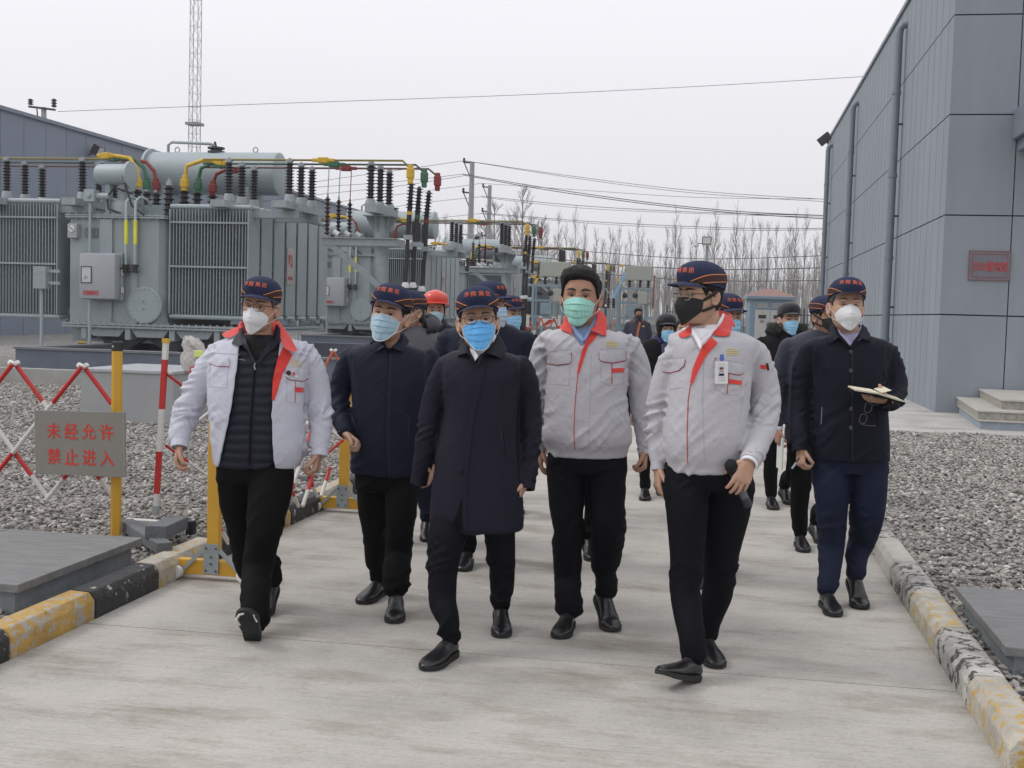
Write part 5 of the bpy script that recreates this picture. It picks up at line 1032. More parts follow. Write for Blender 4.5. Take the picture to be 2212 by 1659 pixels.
# ---------------- shoes ----------------
def shoe(P, cpt, piv, yaw, pitch, roll=0, ln=.285, up=None, so=None, kind='leather', sc=1.0, accent=None):
    """cpt: ground contact (local), piv 'heel'/'ball'; toe towards -y turned by yaw; returns ankle point"""
    by = .03 if piv == 'heel' else ln * .70; M = Matrix.Translation(cpt) @ Matrix.Rotation(R(yaw), 4, 'Z') @ Matrix.Rotation(R(-pitch), 4, 'X') @ Matrix.Scale(sc, 4) @ Matrix.Translation((0, by, 0))
    def bend_(p):
        p = Vector(p); k = min(1, max(0, (-p.y / ln - .62) / .12))
        if piv == 'ball' and pitch < 0 and k > 0: c0 = Vector((0, -ln * .68, 0)); p = c0 + Matrix.Rotation(R(pitch) * k, 3, 'X') @ (p - c0)
        return p
    S_ = [(0, .012, .05), (.02, .030, .072), (.10, .036, .088), (.22, .037, .094), (.34, .037, .090), (.46, .040, .074), (.60, .047, .060), (.74, .049, .050), (.86, .043, .043), (.95, .028, .034), (1, .010, .024)]
    rings = []
    for s_, hw, h in catmull(S_, 3):
        ring = []; off = .006 * math.sin(s_ * math.pi * .9)
        for k in range(20):
            a = 2 * math.pi * k / 20; c, sn = math.cos(a), math.sin(a); ex = .8 if sn < 0 else .95; z = .016 + (h - .016) / 2 + (h - .016) / 2 * np.sign(sn) * abs(sn) ** ex; w_ = hw * (1 - .22 * max(0, sn) ** 2); ring.append((w_ * np.sign(c) * abs(c) ** .8 + off, -ln * s_, z))
        rings.append(ring)
    V, F = rings_mesh(rings); sh = link('shoe', [tuple(M @ bend_(p)) for p in V], F, up or SHOE, P.body, 60)
    out = []
    for s_, hw, h in catmull(S_, 3): out.append((hw + .004, s_, .006 * math.sin(s_ * math.pi * .9)))
    poly = [(o_ + w_, -ln * s_) for w_, s_, o_ in out] + [(o_ - w_, -ln * s_) for w_, s_, o_ in out[::-1]]; mm = MB(); hh = .0 
    n = len(poly); bend = lambda y: .010 * max(0, (-y / ln - .8) / .2) ** 2
    V = [(x * .97, y, bend(y)) for x, y in poly] + [(x, y, .008 + bend(y)) for x, y in poly] + [(x, y, .022 + (.006 if y > -ln * .3 else 0)) for x, y in poly]
    F = [tuple(range(n))[::-1], tuple(range(2 * n, 3 * n))] + [(i + k * n, (i + 1) % n + k * n, (i + 1) % n + (k + 1) * n, i + (k + 1) * n) for i in range(n) for k in (0, 1)]
    so_ = link('sole', [tuple(M @ bend_(p)) for p in V], F, so or SOLE, sh, 40)
    if kind == 'leather':
        mm = MB()
        for k in range(4): y = -ln * (.36 + .055 * k); z = .088 - .0085 * k; mm.tube([(-.016, y, z - .006), (.006, y - .004, z), (.026, y, z - .006)], .0018, 5)
        link('lace', [tuple(M @ bend_(p)) for p in mm.v], mm.f, BLK, sh, 60)
    if accent:
        mm = MB(); mm.tube([(-.035, -ln * .60, .000), (-.042, -ln * .78, -.001), (-.022, -ln * .90, .004), (.0, -ln * .93, .006)], .0065, 6).tube([(.052, -ln * .72, .0), (.044, -ln * .88, .006), (.028, -ln * .95, .012)], .0045, 6); link('white_accent', [tuple(M @ Vector(p)) for p in mm.v], mm.f, accent, sh, 60)
        mm = MB(); [mm.lathe([(.0035, 0), (.0025, -.003)], (-.02 + .012 * i, -ln * (.62 + .06 * j), 0), 6) for i in range(5) for j in range(5)]; link('tread_stud', [tuple(M @ Vector(p)) for p in mm.v], mm.f, SOLE, so_, 60)
    return M @ Vector((.004, -ln * .17, .085))
# ---------------- person ----------------
class Person:
    def __init__(s, aff, d0, u0_, name_label, metric=False, rot=0, skin=0):
        """aff: (ox, sx, oy, sy) turning crop pixels into photograph pixels"""
        s.aff = aff; s.d0 = d0; s.metric = metric; c = W(u0_, 700, d=d0); s.base = Vector((c.x, c.y, 0)); s.rot = rot
        s.rx = Matrix.Rotation(YAW + R(rot), 3, 'Z'); s.ri = s.rx.inverted(); s.label = name_label; s.k = (d0 / FP * aff[1]) if not metric else 1; s.skin = SK[skin]; s.bv = {}
    def L(s, x, y, dd=0):
        if s.metric: return Vector((x, dd, y))
        return s.loc(W(s.aff[0] + s.aff[1] * x, s.aff[2] + s.aff[3] * y, d=s.d0 + dd))
    def loc(s, w_): return s.ri @ (w_ - s.base)
    def ground(s, x, y): return s.loc(W(s.aff[0] + s.aff[1] * x, s.aff[2] + s.aff[3] * y, z=0.001))
    def r(s, w_, dd=0): return w_ * s.k * (1 + dd / s.d0)
    def pts(s, rows): return [tuple(s.L(x, y, dd)) + (s.r(w_, dd),) for x, y, w_, dd in rows]
    def tor(s, rows):
        out = []
        for y, xl, xr, hd, dd in rows: a, b = s.L(xl, y, dd), s.L(xr, y, dd); out.append(((a.z + b.z) / 2, a.x, b.x, hd, (a.y + b.y) / 2))
        return out
    def start(s, body_parts, head, vox=.012, hands=()):
        """one continuous body mesh: trunk and limbs, neck, head, hands"""
        v, f = remesh(body_parts, vox, 6); V = [tuple(p) for p in v]; F = [tuple(q) for q in f.tolist()]
        for hv, hf in ((head.tf(HV), HF),) + tuple(hands):
            o = len(V); V += [tuple(p) for p in hv]; F += [tuple(int(i) + o for i in q) for q in hf]
        me = bpy.data.meshes.new('person'); me.from_pydata(V, [], F); me.materials.append(s.skin); me.shade_smooth(); s.bodymesh = (V, F)
        s.body = bpy.data.objects.new('person', me); COL.objects.link(s.body); s.body.location = s.base; s.body.rotation_euler = (0, 0, YAW + R(s.rot)); tag(s.body, s.label, 'person'); return s.body
    def inside(s, v, poly):
        """which local points are seen inside the crop polygon"""
        w_ = v @ np.array(s.rx).T + np.array(s.base) - np.array([0, 0, CAMZ]); k = FP / (w_ @ np.array(FW)); u = 1106 + k * (w_ @ np.array(RV)); vv = 829.5 - k * (w_ @ np.array(UV))
        x, y = (u - s.aff[0]) / s.aff[1], (vv - s.aff[2]) / s.aff[3]; ins = np.zeros(len(v), bool); n = len(poly)
        for i in range(n):
            (x1, y1), (x2, y2) = poly[i], poly[(i + 1) % n]
            c = ((y1 > y) != (y2 > y)) & (x < (x2 - x1) * (y - y1) / (y2 - y1 + 1e-9) + x1); ins ^= c
        return ins
    def garment(s, name, parts, m, vox, segs, seed=0, cut=None, quilt=None, thick=.006, smooth=4, post=None):
        v, f = remesh(parts, vox, smooth); v = folds(v, f, segs, seed)
        if quilt: v = quilt(v, vnormals(v, f))
        v = lap(v, f, 1, .4)
        if post: v = post(v)
        s.bv[name] = BVHTree.FromPolygons(v.tolist(), f.tolist())
        if cut:
            N = vnormals(v, f); ins = s.inside(v, cut) & (N[:, 1] < .35); keep = ~(ins[f].all(1)); f = f[keep]; used = np.unique(f); mp = -np.ones(len(v), int); mp[used] = np.arange(len(used)); v = v[used]; f = mp[f]
            E = np.sort(np.concatenate([f[:, [0, 1]], f[:, [1, 2]], f[:, [2, 3]], f[:, [3, 0]]]), axis=1); ue, cn = np.unique(E, axis=0, return_counts=True); be = ue[cn == 1]
            for _ in range(16):
                A = np.zeros_like(v); c = np.zeros(len(v)); np.add.at(A, be[:, 0], v[be[:, 1]]); np.add.at(c, be[:, 0], 1); np.add.at(A, be[:, 1], v[be[:, 0]]); np.add.at(c, be[:, 1], 1); k = c > 0; v[k] = v[k] * .5 + .5 * A[k] / c[k][:, None]
        o = np_link(name, v, f, m, s.body)
        if cut: sm = o.modifiers.new('cloth', 'SOLIDIFY'); sm.thickness = thick; sm.offset = -1
        return o
    def hit(s, x, y, names):
        o = s.loc(CAM); d = (s.L(x, y, 0) - o).normalized(); best = None
        for n in names:
            h = s.bv[n].ray_cast(o, d)
            if h[0] is not None and (best is None or (h[0] - o).length < (best - o).length): best = h[0]
        return best, d
    def decal(s, name, poly, m, on, off=.004, thick=.004, step=7, dd=None, parent=None, puff=0):
        """panel cut to the crop outline and laid on the garment (or at explicit depths dd per corner)"""
        on = [on] if isinstance(on, str) else on; B = []; n = len(poly); DD = []
        for i in range(n):
            a, b = Vector(poly[i]), Vector(poly[(i + 1) % n]); k = max(1, int((b - a).length / step))
            for j in range(k): B.append(a.lerp(b, j / k)); DD.append(None if dd is None else dd[i] + (dd[(i + 1) % n] - dd[i]) * j / k)
        xs = [p.x for p in B]; ys = [p.y for p in B]; ins = []; nb = len(B)
        def inside(x, y):
            c = False
            for i in range(n):
                (x1, y1), (x2, y2) = poly[i], poly[(i + 1) % n]
                if (y1 > y) != (y2 > y) and x < (x2 - x1) * (y - y1) / (y2 - y1) + x1: c = not c
            return c
        y = min(ys) + step * .6
        while y < max(ys):
            x = min(xs) + step * .6
            while x < max(xs):
                if inside(x, y) and min((Vector((x, y)) - b).length for b in B) > step * .55: ins.append(Vector((x, y)))
                x += step
            y += step
        r_ = delaunay_2d_cdt(B + ins, [(i, (i + 1) % nb) for i in range(nb)], [], 1, 1e-4); P, F = r_[0], r_[2]; fr = []; bk = []; last = None
        for i, p in enumerate(P):
            h, d = s.hit(p.x, p.y, on); edge = min(1, min((p - b).length for b in B) / (step * 2)); o_ = off + puff * edge
            if dd is not None:
                w_ = [1 / ((p - b).length + .5) ** 2 for b in B]; z = sum(a * b for a, b in zip(w_, DD)) / sum(w_); q = s.L(p.x, p.y, z)
                if h is not None and (h - d * .003 - s.loc(CAM)).length < (q - s.loc(CAM)).length: q = h - d * .003
            else: q = h if h is not None else (last if last is not None else s.L(p.x, p.y, -.1))
            last = q; fr.append(q - d * o_); bk.append(q - d * (off - thick))
        N = len(fr); FS = [tuple(t) for t in F] + [tuple(i + N for i in t[::-1]) for t in F]; ec = {}
        for t in F:
            for i in range(len(t)): e = (t[i], t[(i + 1) % len(t)]); ec[e] = 1
        FS += [(b, a, a + N, b + N) for (a, b) in ec if (b, a) not in ec]
        return link(name, fr + bk, FS, m, parent or s.body, 45)
    def line(s, name, pth, m, on, w_=.0025, off=.001, parent=None, step=8):
        on = [on] if isinstance(on, str) else on; P = []
        for a, b in zip(pth, pth[1:]):
            k = max(1, int(math.hypot(b[0] - a[0], b[1] - a[1]) / step))
            for j in range(k): P.append((a[0] + (b[0] - a[0]) * j / k, a[1] + (b[1] - a[1]) * j / k))
        P.append(pth[-1]); Q = []
        for x, y in P:
            h, d = s.hit(x, y, on)
            if h is not None: Q.append(h - d * off)
        if len(Q) > 1: return MB().tube(Q, w_, 6).build(name, m, parent or s.body, smooth=60)
    def button(s, x, y, on, m, r_=.009, parent=None, off=0):
        h, d = s.hit(x, y, [on])
        if h is not None: return MB().lathe([(r_ * .9, -.003), (r_, .002), (r_ * .8, .004), (r_ * .3, .003)], h - d * off, 14, -d).build('button', m, parent or s.body, smooth=40)
    def text(s, body, quad, m, on, off=.003, bold=.03, parent=None):
        """lettering mapped on the quad tl, tr, br, bl"""
        v, f, sz = text_tris(body, bold); P = []; tl, tr, br, bl = [Vector(q) for q in quad]
        for p in v: a = p[0] / sz[0] + .5; b = .5 - p[1] / sz[1]; q = tl.lerp(tr, a).lerp(bl.lerp(br, a), b); h, d = s.hit(q.x, q.y, [on] if isinstance(on, str) else on); P.append((h if h is not None else s.L(q.x, q.y, -.1)) - d * off)
        n = len(P); d = s.hit(*quad[0], [on] if isinstance(on, str) else on)[1]; return link('lettering', P + [p + d * .002 for p in P], [tuple(t) for t in f] + [tuple(i + n for i in t[::-1]) for t in f], m, parent or s.body)
    def loose(s, name, mb, m, label=None, cat=None, parent=None, smooth=50, bevel=0):
        """an object held by the person but not part of them: world placed, top level"""
        o = mb.build(name, m, None, smooth, bevel)
        if parent is None: o.location = s.base; o.rotation_euler = (0, 0, YAW + R(s.rot)); tag(o, label, cat)
        else: o.parent = parent
        return o
def V3(p): return np.array(tuple(p))
# ================= the people =================
P1_ = None; AMW = 2.1; SEAMHL = mat('seam_highlight', (.028, .03, .045), .6, bump=0)  # dark coat seams, toned lighter to paint in highlights along the cloth edges
def seg(a, b, amp, fa=16, fc=5, sh=.6, env=(), w_=1.0): return (tuple(a)[:3], tuple(b)[:3], amp, fa, fc, sh, list(env), w_)
def std_folds(P, tor_a, tor_b, arms, amp=.010, ta=.006):
    S_ = [seg(tor_a, tor_b, ta, 13, 2.6, .9, [(1.0, .3, .7), (.15, .2, .2)], 1.35)]
    for arm in arms:
        n = len(arm); mid = arm[len(arm) // 2]
        S_.append(seg(arm[0], mid, amp, 20, 3.6, .9, [(1.0, .45, 1.0), (.0, .3, .5)], .6)); S_.append(seg(mid, arm[-1], amp, 22, 3.6, .8, [(0, .5, 1.0), (1, .3, .8)], .55))
    return S_
def leg_folds(legs, amp=.012):
    S_ = []
    for lg in legs:
        n = len(lg); kn = lg[2]; S_.append(seg(lg[0], kn, amp, 13, 5, .7, [(1, .25, 1.2), (0, .2, .8)], .8)); S_.append(seg(kn, lg[-1], amp, 15, 5, .6, [(0, .25, 1.2), (.95, .25, 1.0)], .7))
    return S_
def collar_band(P, c, rn, ry, h, opening, m, wd=.035, drop=.03, point=.04, tilt=.02, on=None, name='collar', parent=None, lift=.0):
    """folded collar ring round the neck; opening in degrees to each side of the front"""
    A = np.linspace(R(opening), 2 * math.pi - R(opening), 44); V = []; K = 6
    for a in A:
        s_, co = math.sin(a), -math.cos(a); fr = min(a, 2 * math.pi - a) - R(opening); e = math.exp(-(fr / .42) ** 2); z0 = -tilt * (-co) if co < 0 else 0; z0 = tilt * (math.cos(a) * -1)
        hh = h * (1 - .55 * e); pr = [(0, -.015), (.002, hh * .6), (.008, hh), (.016, hh - .003), (wd * .65 + point * e * .5, hh - drop * .55 - point * e * .5), (wd + point * e, hh - drop - point * e * 1.15)]
        for r_, z in pr: V.append(Vector((c[0] + (rn + r_) * s_, c[1] + (ry + r_) * co, c[2] + z0 + z + lift)))
    if on:
        for i in range(len(V)):
            if i % K < 3: continue
            q = P.bv[on].find_nearest(V[i])
            if q[0] is not None and (V[i] - q[0]).dot(q[1]) < .006: V[i] = q[0] + q[1] * .006
    n = len(A); F = [(i * K + j, (i + 1) * K + j, (i + 1) * K + j + 1, i * K + j + 1) for i in range(n - 1) for j in range(K - 1)]
    o = link(name, V, F, m, parent or P.body, 60); sm = o.modifiers.new('cloth', 'SOLIDIFY'); sm.thickness = .004; sm.offset = 0; return o
def up_body(P, head, nk, tor_rows, arms, legs):
    """rough trunk and limbs under the clothes"""
    parts = [torso([(z, (xl + xr) / 2 + (xl - (xl + xr) / 2) * .82, (xl + xr) / 2 + (xr - (xl + xr) / 2) * .82, hd * .66, y) for z, xl, xr, hd, y in tor_rows], 28, 3), limb(nk, 18, 4)]
    for a in arms: parts.append(limb([(x, y, z, r_ * .66) for x, y, z, r_ in a], 12, 3))
    for a in legs: parts.append(limb([(x, y, z, r_ * .7) for x, y, z, r_ in a], 14, 3))
    return parts
def neck(P, x, y, x2, y2, r_, dd=0, d2=-.02): a, b = P.L(x, y, dd), P.L(x2, y2, d2); return [tuple(a) + (P.r(r_) * 1.1,), tuple((a + b) / 2) + (P.r(r_) * .98,), tuple(b) + (P.r(r_) * .95,)]
def leg_end(rows, ank, hw): return rows[:-1] + [(rows[-1][0] * .35 + ank.x * .65, rows[-1][1] * .35 + ank.y * .65, ank.z + .10, rows[-1][3]), (ank.x, ank.y + .005, ank.z + .005, hw)]
def hip(P, y0, x0, x1, y1, x2, x3, hd=.125, dd=0): return torso(P.tor([(y0, x0, x1, hd, dd), ((y0 * .6 + y1 * .4), x0 * .6 + x2 * .4, x1 * .6 + x3 * .4, hd, dd), (y1, x2, x3, hd * .92, dd)]), 32, 3)
def workjacket_trim(P, j, on, red, ppoly, lpoly, flaps, bars, logo, lines, seams, collar_l=None, collar_r=None, dl=None, dr=None):
    if collar_l: P.decal('collar', collar_l, REDC, on, .010, .010, 6, dl, j)
    if collar_r: P.decal('collar', collar_r, REDC, on, .010, .010, 6, dr, j)
    if lpoly: P.decal('placket', lpoly, REDC, on, .006, .006, 6, None, j)
    for f in flaps: P.decal('pocket_flap', f, JW if P is P1_ else JW2, on, .007, .007, 6, None, j, .002)
    for b in bars: P.decal('red_bar', b, REDC, on, .005, .004, 6, None, j)
    for l_ in lines: P.line('piping', l_, SEAMR, on, .0022, .001, j)
    for l_ in seams: P.line('seam', l_, SEAMG, on, .0013, .0003, j)
    if logo:
        (x0, y0), (x1, y1) = logo
        for k in range(4): t = k / 3; yy = y0 + (y1 - y0) * t; P.line('embroidery', [(x0 + (3 if k == 0 else 0), yy), (x1 - (12 if k == 0 else 0), yy + (y1 - y0) * .10)], mat('thread_yellow', (.62, .50, .16), .7, bump=0), on, .0022, .0008, j, 4)
P1_ = None
AMW = 2.1
def finish(P, H, tr, arms, legs, nk, hands, vox=.012): P.start(up_body(P, H, nk, tr, arms, legs), H, vox, hands)

def build1():
    P, H, tr, la, ra, nk = None, None, None, None, None, None
    global P1_
    P = Person((303.2, .5481, 545.7, .5481), 6.12, 303.2 + .5481 * 455, 'man in open pale work jacket over quilted vest, with glasses and white cup mask', skin=0); P1_ = P
    H = Head(P, P.L(471, 213, -.06), -9, 4, 4, 1.04)
    tr = P.tor([(318, 425, 520, .07, .0), (335, 380, 575, .10, .01), (352, 310, 640, .12, .02), (385, 288, 662, .135, .01), (450, 272, 655, .15, 0), (560, 266, 648, .165, -.01), (680, 276, 648, .17, -.01), (780, 286, 648, .165, -.01), (840, 292, 628, .15, 0)])
    la = P.pts([(312, 392, 48, .03), (262, 470, 54, .05), (215, 560, 56, .06), (180, 640, 55, .04), (160, 700, 45, .0), (156, 745, 36, -.03)])
    ra = P.pts([(640, 385, 46, .02), (682, 460, 49, .05), (702, 560, 49, .07), (710, 640, 49, .06), (711, 715, 42, .02), (707, 778, 35, -.01)])
    nk = neck(P, 472, 345, 470, 270, 50, .0, -.03)
    class B: pass
    P.body = empty('tmp'); l1 = P.pts([(525, 870, 85, -.03), (505, 980, 84, -.10), (486, 1110, 68, -.16), (462, 1250, 62, -.16), (445, 1340, 58, -.2)]); l2 = P.pts([(390, 870, 85, .02), (384, 960, 76, .06), (402, 1110, 56, .12), (430, 1250, 50, .2), (462, 1330, 48, .28)])
    tmp = P.body; a1 = shoe(P, P.ground(440, 1530), 'heel', -2, 46, accent=WHT, kind='sport'); a2 = shoe(P, P.ground(470, 1425) + Vector((.02, .0, 0)), 'ball', -6, -28, accent=WHT, kind='sport')
    l1 = leg_end(l1, a1, P.r(55)); l2 = leg_end(l2, a2, P.r(50))
    h1 = hand_mesh(P.L(157, 752, -.03), (-.12, -.15, -1), (.9, .35, 0), (.1, -1, -.1), (30, 45, 35), tcurl=35, sc=1.03); h2 = hand_mesh(P.L(705, 786, -.01), (-.15, -.2, -1), (-.9, .3, 0), (-.1, -1, -.1), (45, 60, 40), tcurl=35, sc=1.03)
    finish(P, H, tr, (la, ra), (l1, l2), nk, (h1, h2)); reparent(tmp, P.body)
    # tee, vest
    trv = P.tor([(352, 395, 555, .08, .0), (385, 340, 610, .112, 0), (450, 310, 620, .130, 0), (560, 300, 610, .14, -.01), (680, 300, 610, .143, -.01), (780, 300, 600, .138, -.01), (842, 305, 590, .135, 0)])
    P.garment('tee_shirt', [torso([(z, x * .9 + .0, y * .9, hd * .9, q) for z, x, y, hd, q in trv[1:]]), torso(P.tor([(322, 415, 528, .068, -.015), (345, 400, 545, .085, -.01), (400, 350, 600, .10, 0)]))], BLKT, .010, [seg(P.L(465, 850), P.L(465, 350), .001)])
    def quilt(v, N):
        fr = (v[:, 1] < .05); ph = (v[:, 2] * 1.0) / .0475 * math.pi; warp = perlin(v * 9) * .5; d = np.abs(np.sin(ph + warp)) ** .55 * .012 - .006; zc = np.exp(-((v[:, 0] - zx(v[:, 2])) / .012) ** 2); d = d * (1 - zc) - .003 * zc
        return v + N * d[:, None]
    zp, zq = P.L(452, 440, -.15), P.L(430, 838, -.15); zx = lambda z: zq.x + (z - zq.z) / (zp.z - zq.z) * (zp.x - zq.x)
    P.garment('quilted_vest', [torso(trv)], mat('vest_navy', (.006, .008, .018), .5, var=.12, vs=6, bump=.15, bs=200, spec=.3), .009, [seg(P.L(465, 850), P.L(465, 350), .0025, 10, 8, .3, [])], 3, cut=[(405, 335), (425, 380), (452, 440), (490, 400), (528, 330), (470, 300)], quilt=quilt)
    vv = [o for o in P.body.children if o.name.startswith('quilted_vest')][-1]
    P.line('zipper', [(452, 442), (444, 560), (434, 700), (430, 836)], BLKC, 'quilted_vest', .006, .001, vv); P.line('zip_pull', [(453, 436), (449, 448), (453, 462)], GALV, 'quilted_vest', .0045, .004, vv)
    P.decal('collar', [(402, 290), (365, 345), (360, 358), (382, 368), (400, 364), (425, 392), (446, 440), (452, 432), (418, 352), (410, 320)], MATS['vest_navy'], 'quilted_vest', .012, .010, 6, [-.01, -.07, -.09, -.11, -.12, -.14, -.155, -.155, -.11, -.04], vv)
    P.decal('collar', [(535, 280), (552, 300), (552, 340), (530, 375), (490, 405), (462, 440), (458, 430), (490, 375), (524, 330)], MATS['vest_navy'], 'quilted_vest', .012, .010, 6, [-.01, -.03, -.07, -.11, -.13, -.155, -.155, -.12, -.05], vv)
    P.line('embroidery', [(388, 420), (412, 424)], SEAMG, 'quilted_vest', .0015, .001, vv)
    # work jacket
    j = P.garment('work_jacket', [torso(tr, ex=2.3), limb(la, 22), limb(ra, 22)], JW, .008, std_folds(P, P.L(465, 360), P.L(465, 850), (la, ra), .012 * AMW, .015), 1, cut=[(392, 300), (385, 360), (372, 480), (352, 620), (330, 720), (306, 830), (302, 900), (540, 900), (536, 860), (524, 760), (520, 640), (528, 520), (546, 420), (560, 330), (470, 280)])
    workjacket_trim(P, j, 'work_jacket', None, None, [(562, 372), (578, 384), (600, 402), (586, 430), (560, 480), (536, 560), (528, 584), (518, 580), (522, 500), (540, 420)], [[(270, 402), (347, 412), (350, 448), (300, 446), (268, 434)], [(574, 455), (660, 461), (662, 496), (640, 506), (590, 500), (572, 488)]],
                    [[(612, 530), (646, 533), (645, 552), (611, 549)]], ((592, 421), (636, 445)), [[(268, 434), (300, 447), (350, 450)], [(572, 490), (590, 502), (640, 508), (662, 498)], [(611, 508), (610, 590)]], [[(276, 452), (272, 528), (340, 534), (346, 452)], [(578, 506), (576, 585), (632, 600), (655, 596)], [(664, 400), (668, 480)], [(284, 400), (268, 480)], [(285, 395), (392, 402)]],
                    [(404, 288), (370, 296), (332, 314), (321, 322), (330, 332), (352, 336), (376, 322), (396, 312)], [(546, 278), (562, 290), (590, 330), (620, 388), (604, 391), (578, 382), (562, 366), (552, 330)], [.0, .02, .02, -.01, -.04, -.06, -.05, -.02], [0, .01, -.02, -.11, -.13, -.14, -.13, -.06])
    collar_band(P, P.L(470, 312, .02), .088, .085, .05, 62, REDC, .03, .03, .0, .012, 'work_jacket', parent=j)
    for x, y, c in ((584, 475, MARO), (604, 477, LETT)): P.button(x, y, 'work_jacket', c, .0135 if x < 600 else .009, j, .009).name = 'lapel_pin'
    P.button(316, 434, 'work_jacket', SHW, .010, j, .009); P.button(614, 488, 'work_jacket', SHW, .007, j, .009)
    for arm, cc in ((la, 1), (ra, 1)): cuff(P, arm, JW, j)
    trousers(P, [hip(P, 770, 305, 600, 900, 300, 606, .13)], (l1, l2), TRB, 4)
    H.face(.8, 'narrow'); H.hair('cap', HAIRG); H.cap(); H.mask('cup', MW); H.glasses(mat('frame_bronze', (.10, .045, .03), .4, metal=.3, bump=0), temple=BLK)
def cuff(P, arm, m, parent, k=1.0):
    a, b = Vector(arm[-2][:3]), Vector(arm[-1][:3]); d = (b - a).normalized(); r_ = arm[-1][3] * .94 * k; mm = MB(); mm.lathe([(r_ * .8, -.05), (r_ * 1.02, -.045), (r_ * 1.05, -.01), (r_ * 1.03, .012), (r_ * .86, .014), (r_ * .84, -.01)], b + d * arm[-1][3] * .45, 28, d)
    return mm.build('cuff', m, parent, smooth=50)
def reparent(tmp, body):
    for c in list(tmp.children): c.parent = body
    bpy.data.objects.remove(tmp)
def trousers(P, parts, legs, m, seed=0, amp=.012, vox=.0095, name='trousers'):
    return P.garment(name, parts + [limb(l_, 20, 5, 1.05) for l_ in legs], m, vox, [seg((0, 0, 1.05), (0, 0, .86), .004, 10, 6, .4, [], 1.0)] + leg_folds(legs, amp), seed)
# ---- person 2 ----
def build2():
    P = Person((697.2, .5484, 576, .5484), 6.5, 697.2 + .5484 * 262, 'man in dark navy jacket with a pale blue mask and cap, left fist at waist', skin=1)
    H = Head(P, P.L(262, 190, -.06), -12, 10, 7, 1.15)
    tr = P.tor([(292, 215, 300, .07, 0), (308, 170, 350, .10, .01), (326, 118, 402, .12, .015), (360, 100, 428, .135, .01), (450, 112, 430, .15, 0), (600, 118, 425, .155, -.01), (720, 112, 420, .155, -.01), (800, 110, 412, .15, 0), (818, 112, 405, .145, 0)])
    la = P.pts([(120, 345, 42, .03), (88, 420, 46, .06), (66, 500, 46, .06), (66, 570, 43, .0), (82, 625, 36, -.08), (94, 655, 33, -.12)]); ra = P.pts([(418, 350, 42, .03), (442, 450, 44, .06), (448, 560, 44, .08), (440, 680, 38, .06), (430, 760, 33, .02)])
    P.body = empty('tmp'); tmp = P.body; a1 = shoe(P, P.ground(172, 1318), 'ball', -18, 0, sc=1.02); a2 = shoe(P, P.ground(280, 1392), 'ball', 3, -12, sc=1.02)
    l1 = P.pts([(200, 850, 68, .02), (200, 960, 62, .04), (206, 1060, 48, .05), (208, 1160, 42, .08), (206, 1210, 40, .06)]); l2 = P.pts([(312, 850, 72, -.02), (310, 940, 64, -.1), (304, 1040, 56, -.12), (296, 1160, 54, -.1), (290, 1270, 56, -.08)]); l1 = leg_end(l1, a1, P.r(36)); l2 = leg_end(l2, a2, P.r(50))
    h1 = hand_mesh(P.L(90, 660, -.13), (.75, -.35, -.45), (.2, .5, -.8), (.35, -.8, .1), (55, 75, 55), tcurl=30, sc=1.0); h2 = hand_mesh(P.L(428, 768, .02), (0, -.2, -1), (-.9, .3, 0), (-.1, -1, 0))
    finish(P, H, tr, (la, ra), (l1, l2), neck(P, 262, 325, 262, 250, 44), (h1, h2)); reparent(tmp, P.body)
    j = P.garment('jacket', [torso(tr, ex=2.3), limb(la, 22), limb(ra, 22)], NAVY, .009, std_folds(P, P.L(262, 330), P.L(262, 820), (la, ra), .014, .008), 5, cut=[(228, 285), (240, 318), (262, 330), (285, 318), (300, 285)])
    P.line('placket_seam', [(257, 345), (250, 480), (240, 640), (250, 826)], BLKC, 'jacket', .0016, .0003, j); P.button(259, 338, 'jacket', BLKC, .012, j)
    P.decal('collar', [(206, 268), (194, 300), (200, 338), (214, 334), (246, 314), (256, 318), (240, 300)], NAVY, 'jacket', .010, .010, 6, [-.01, -.03, -.10, -.11, -.13, -.13, -.07], j); P.decal('collar', [(316, 266), (332, 290), (326, 322), (314, 336), (292, 326), (268, 314), (262, 320), (290, 300)], NAVY, 'jacket', .010, .010, 6, [-.01, -.02, -.08, -.10, -.12, -.13, -.13, -.06], j)
    collar_band(P, P.L(262, 300, .01), .075, .078, .04, 50, NAVY, .03, .03, .0, .02, 'jacket', parent=j)
    [P.line('seam', q, SEAMHL, 'jacket', .0013, .0006, j) for q in ([(122, 330), (116, 380), (124, 470)], [(400, 330), (404, 400), (402, 480)], [(268, 345), (264, 480), (258, 640), (262, 822)], [(300, 560), (340, 600), (336, 680)])]; P.line('pocket', [(128, 600), (124, 700)], BLKC, 'jacket', .003, .0005, j)
    trousers(P, [hip(P, 770, 125, 395, 880, 130, 388, .13)], (l1, l2), TRB, 8); H.face(1, 'narrow'); H.hair('cap'); H.cap(); H.mask('surgical', MLB, edge=STR)
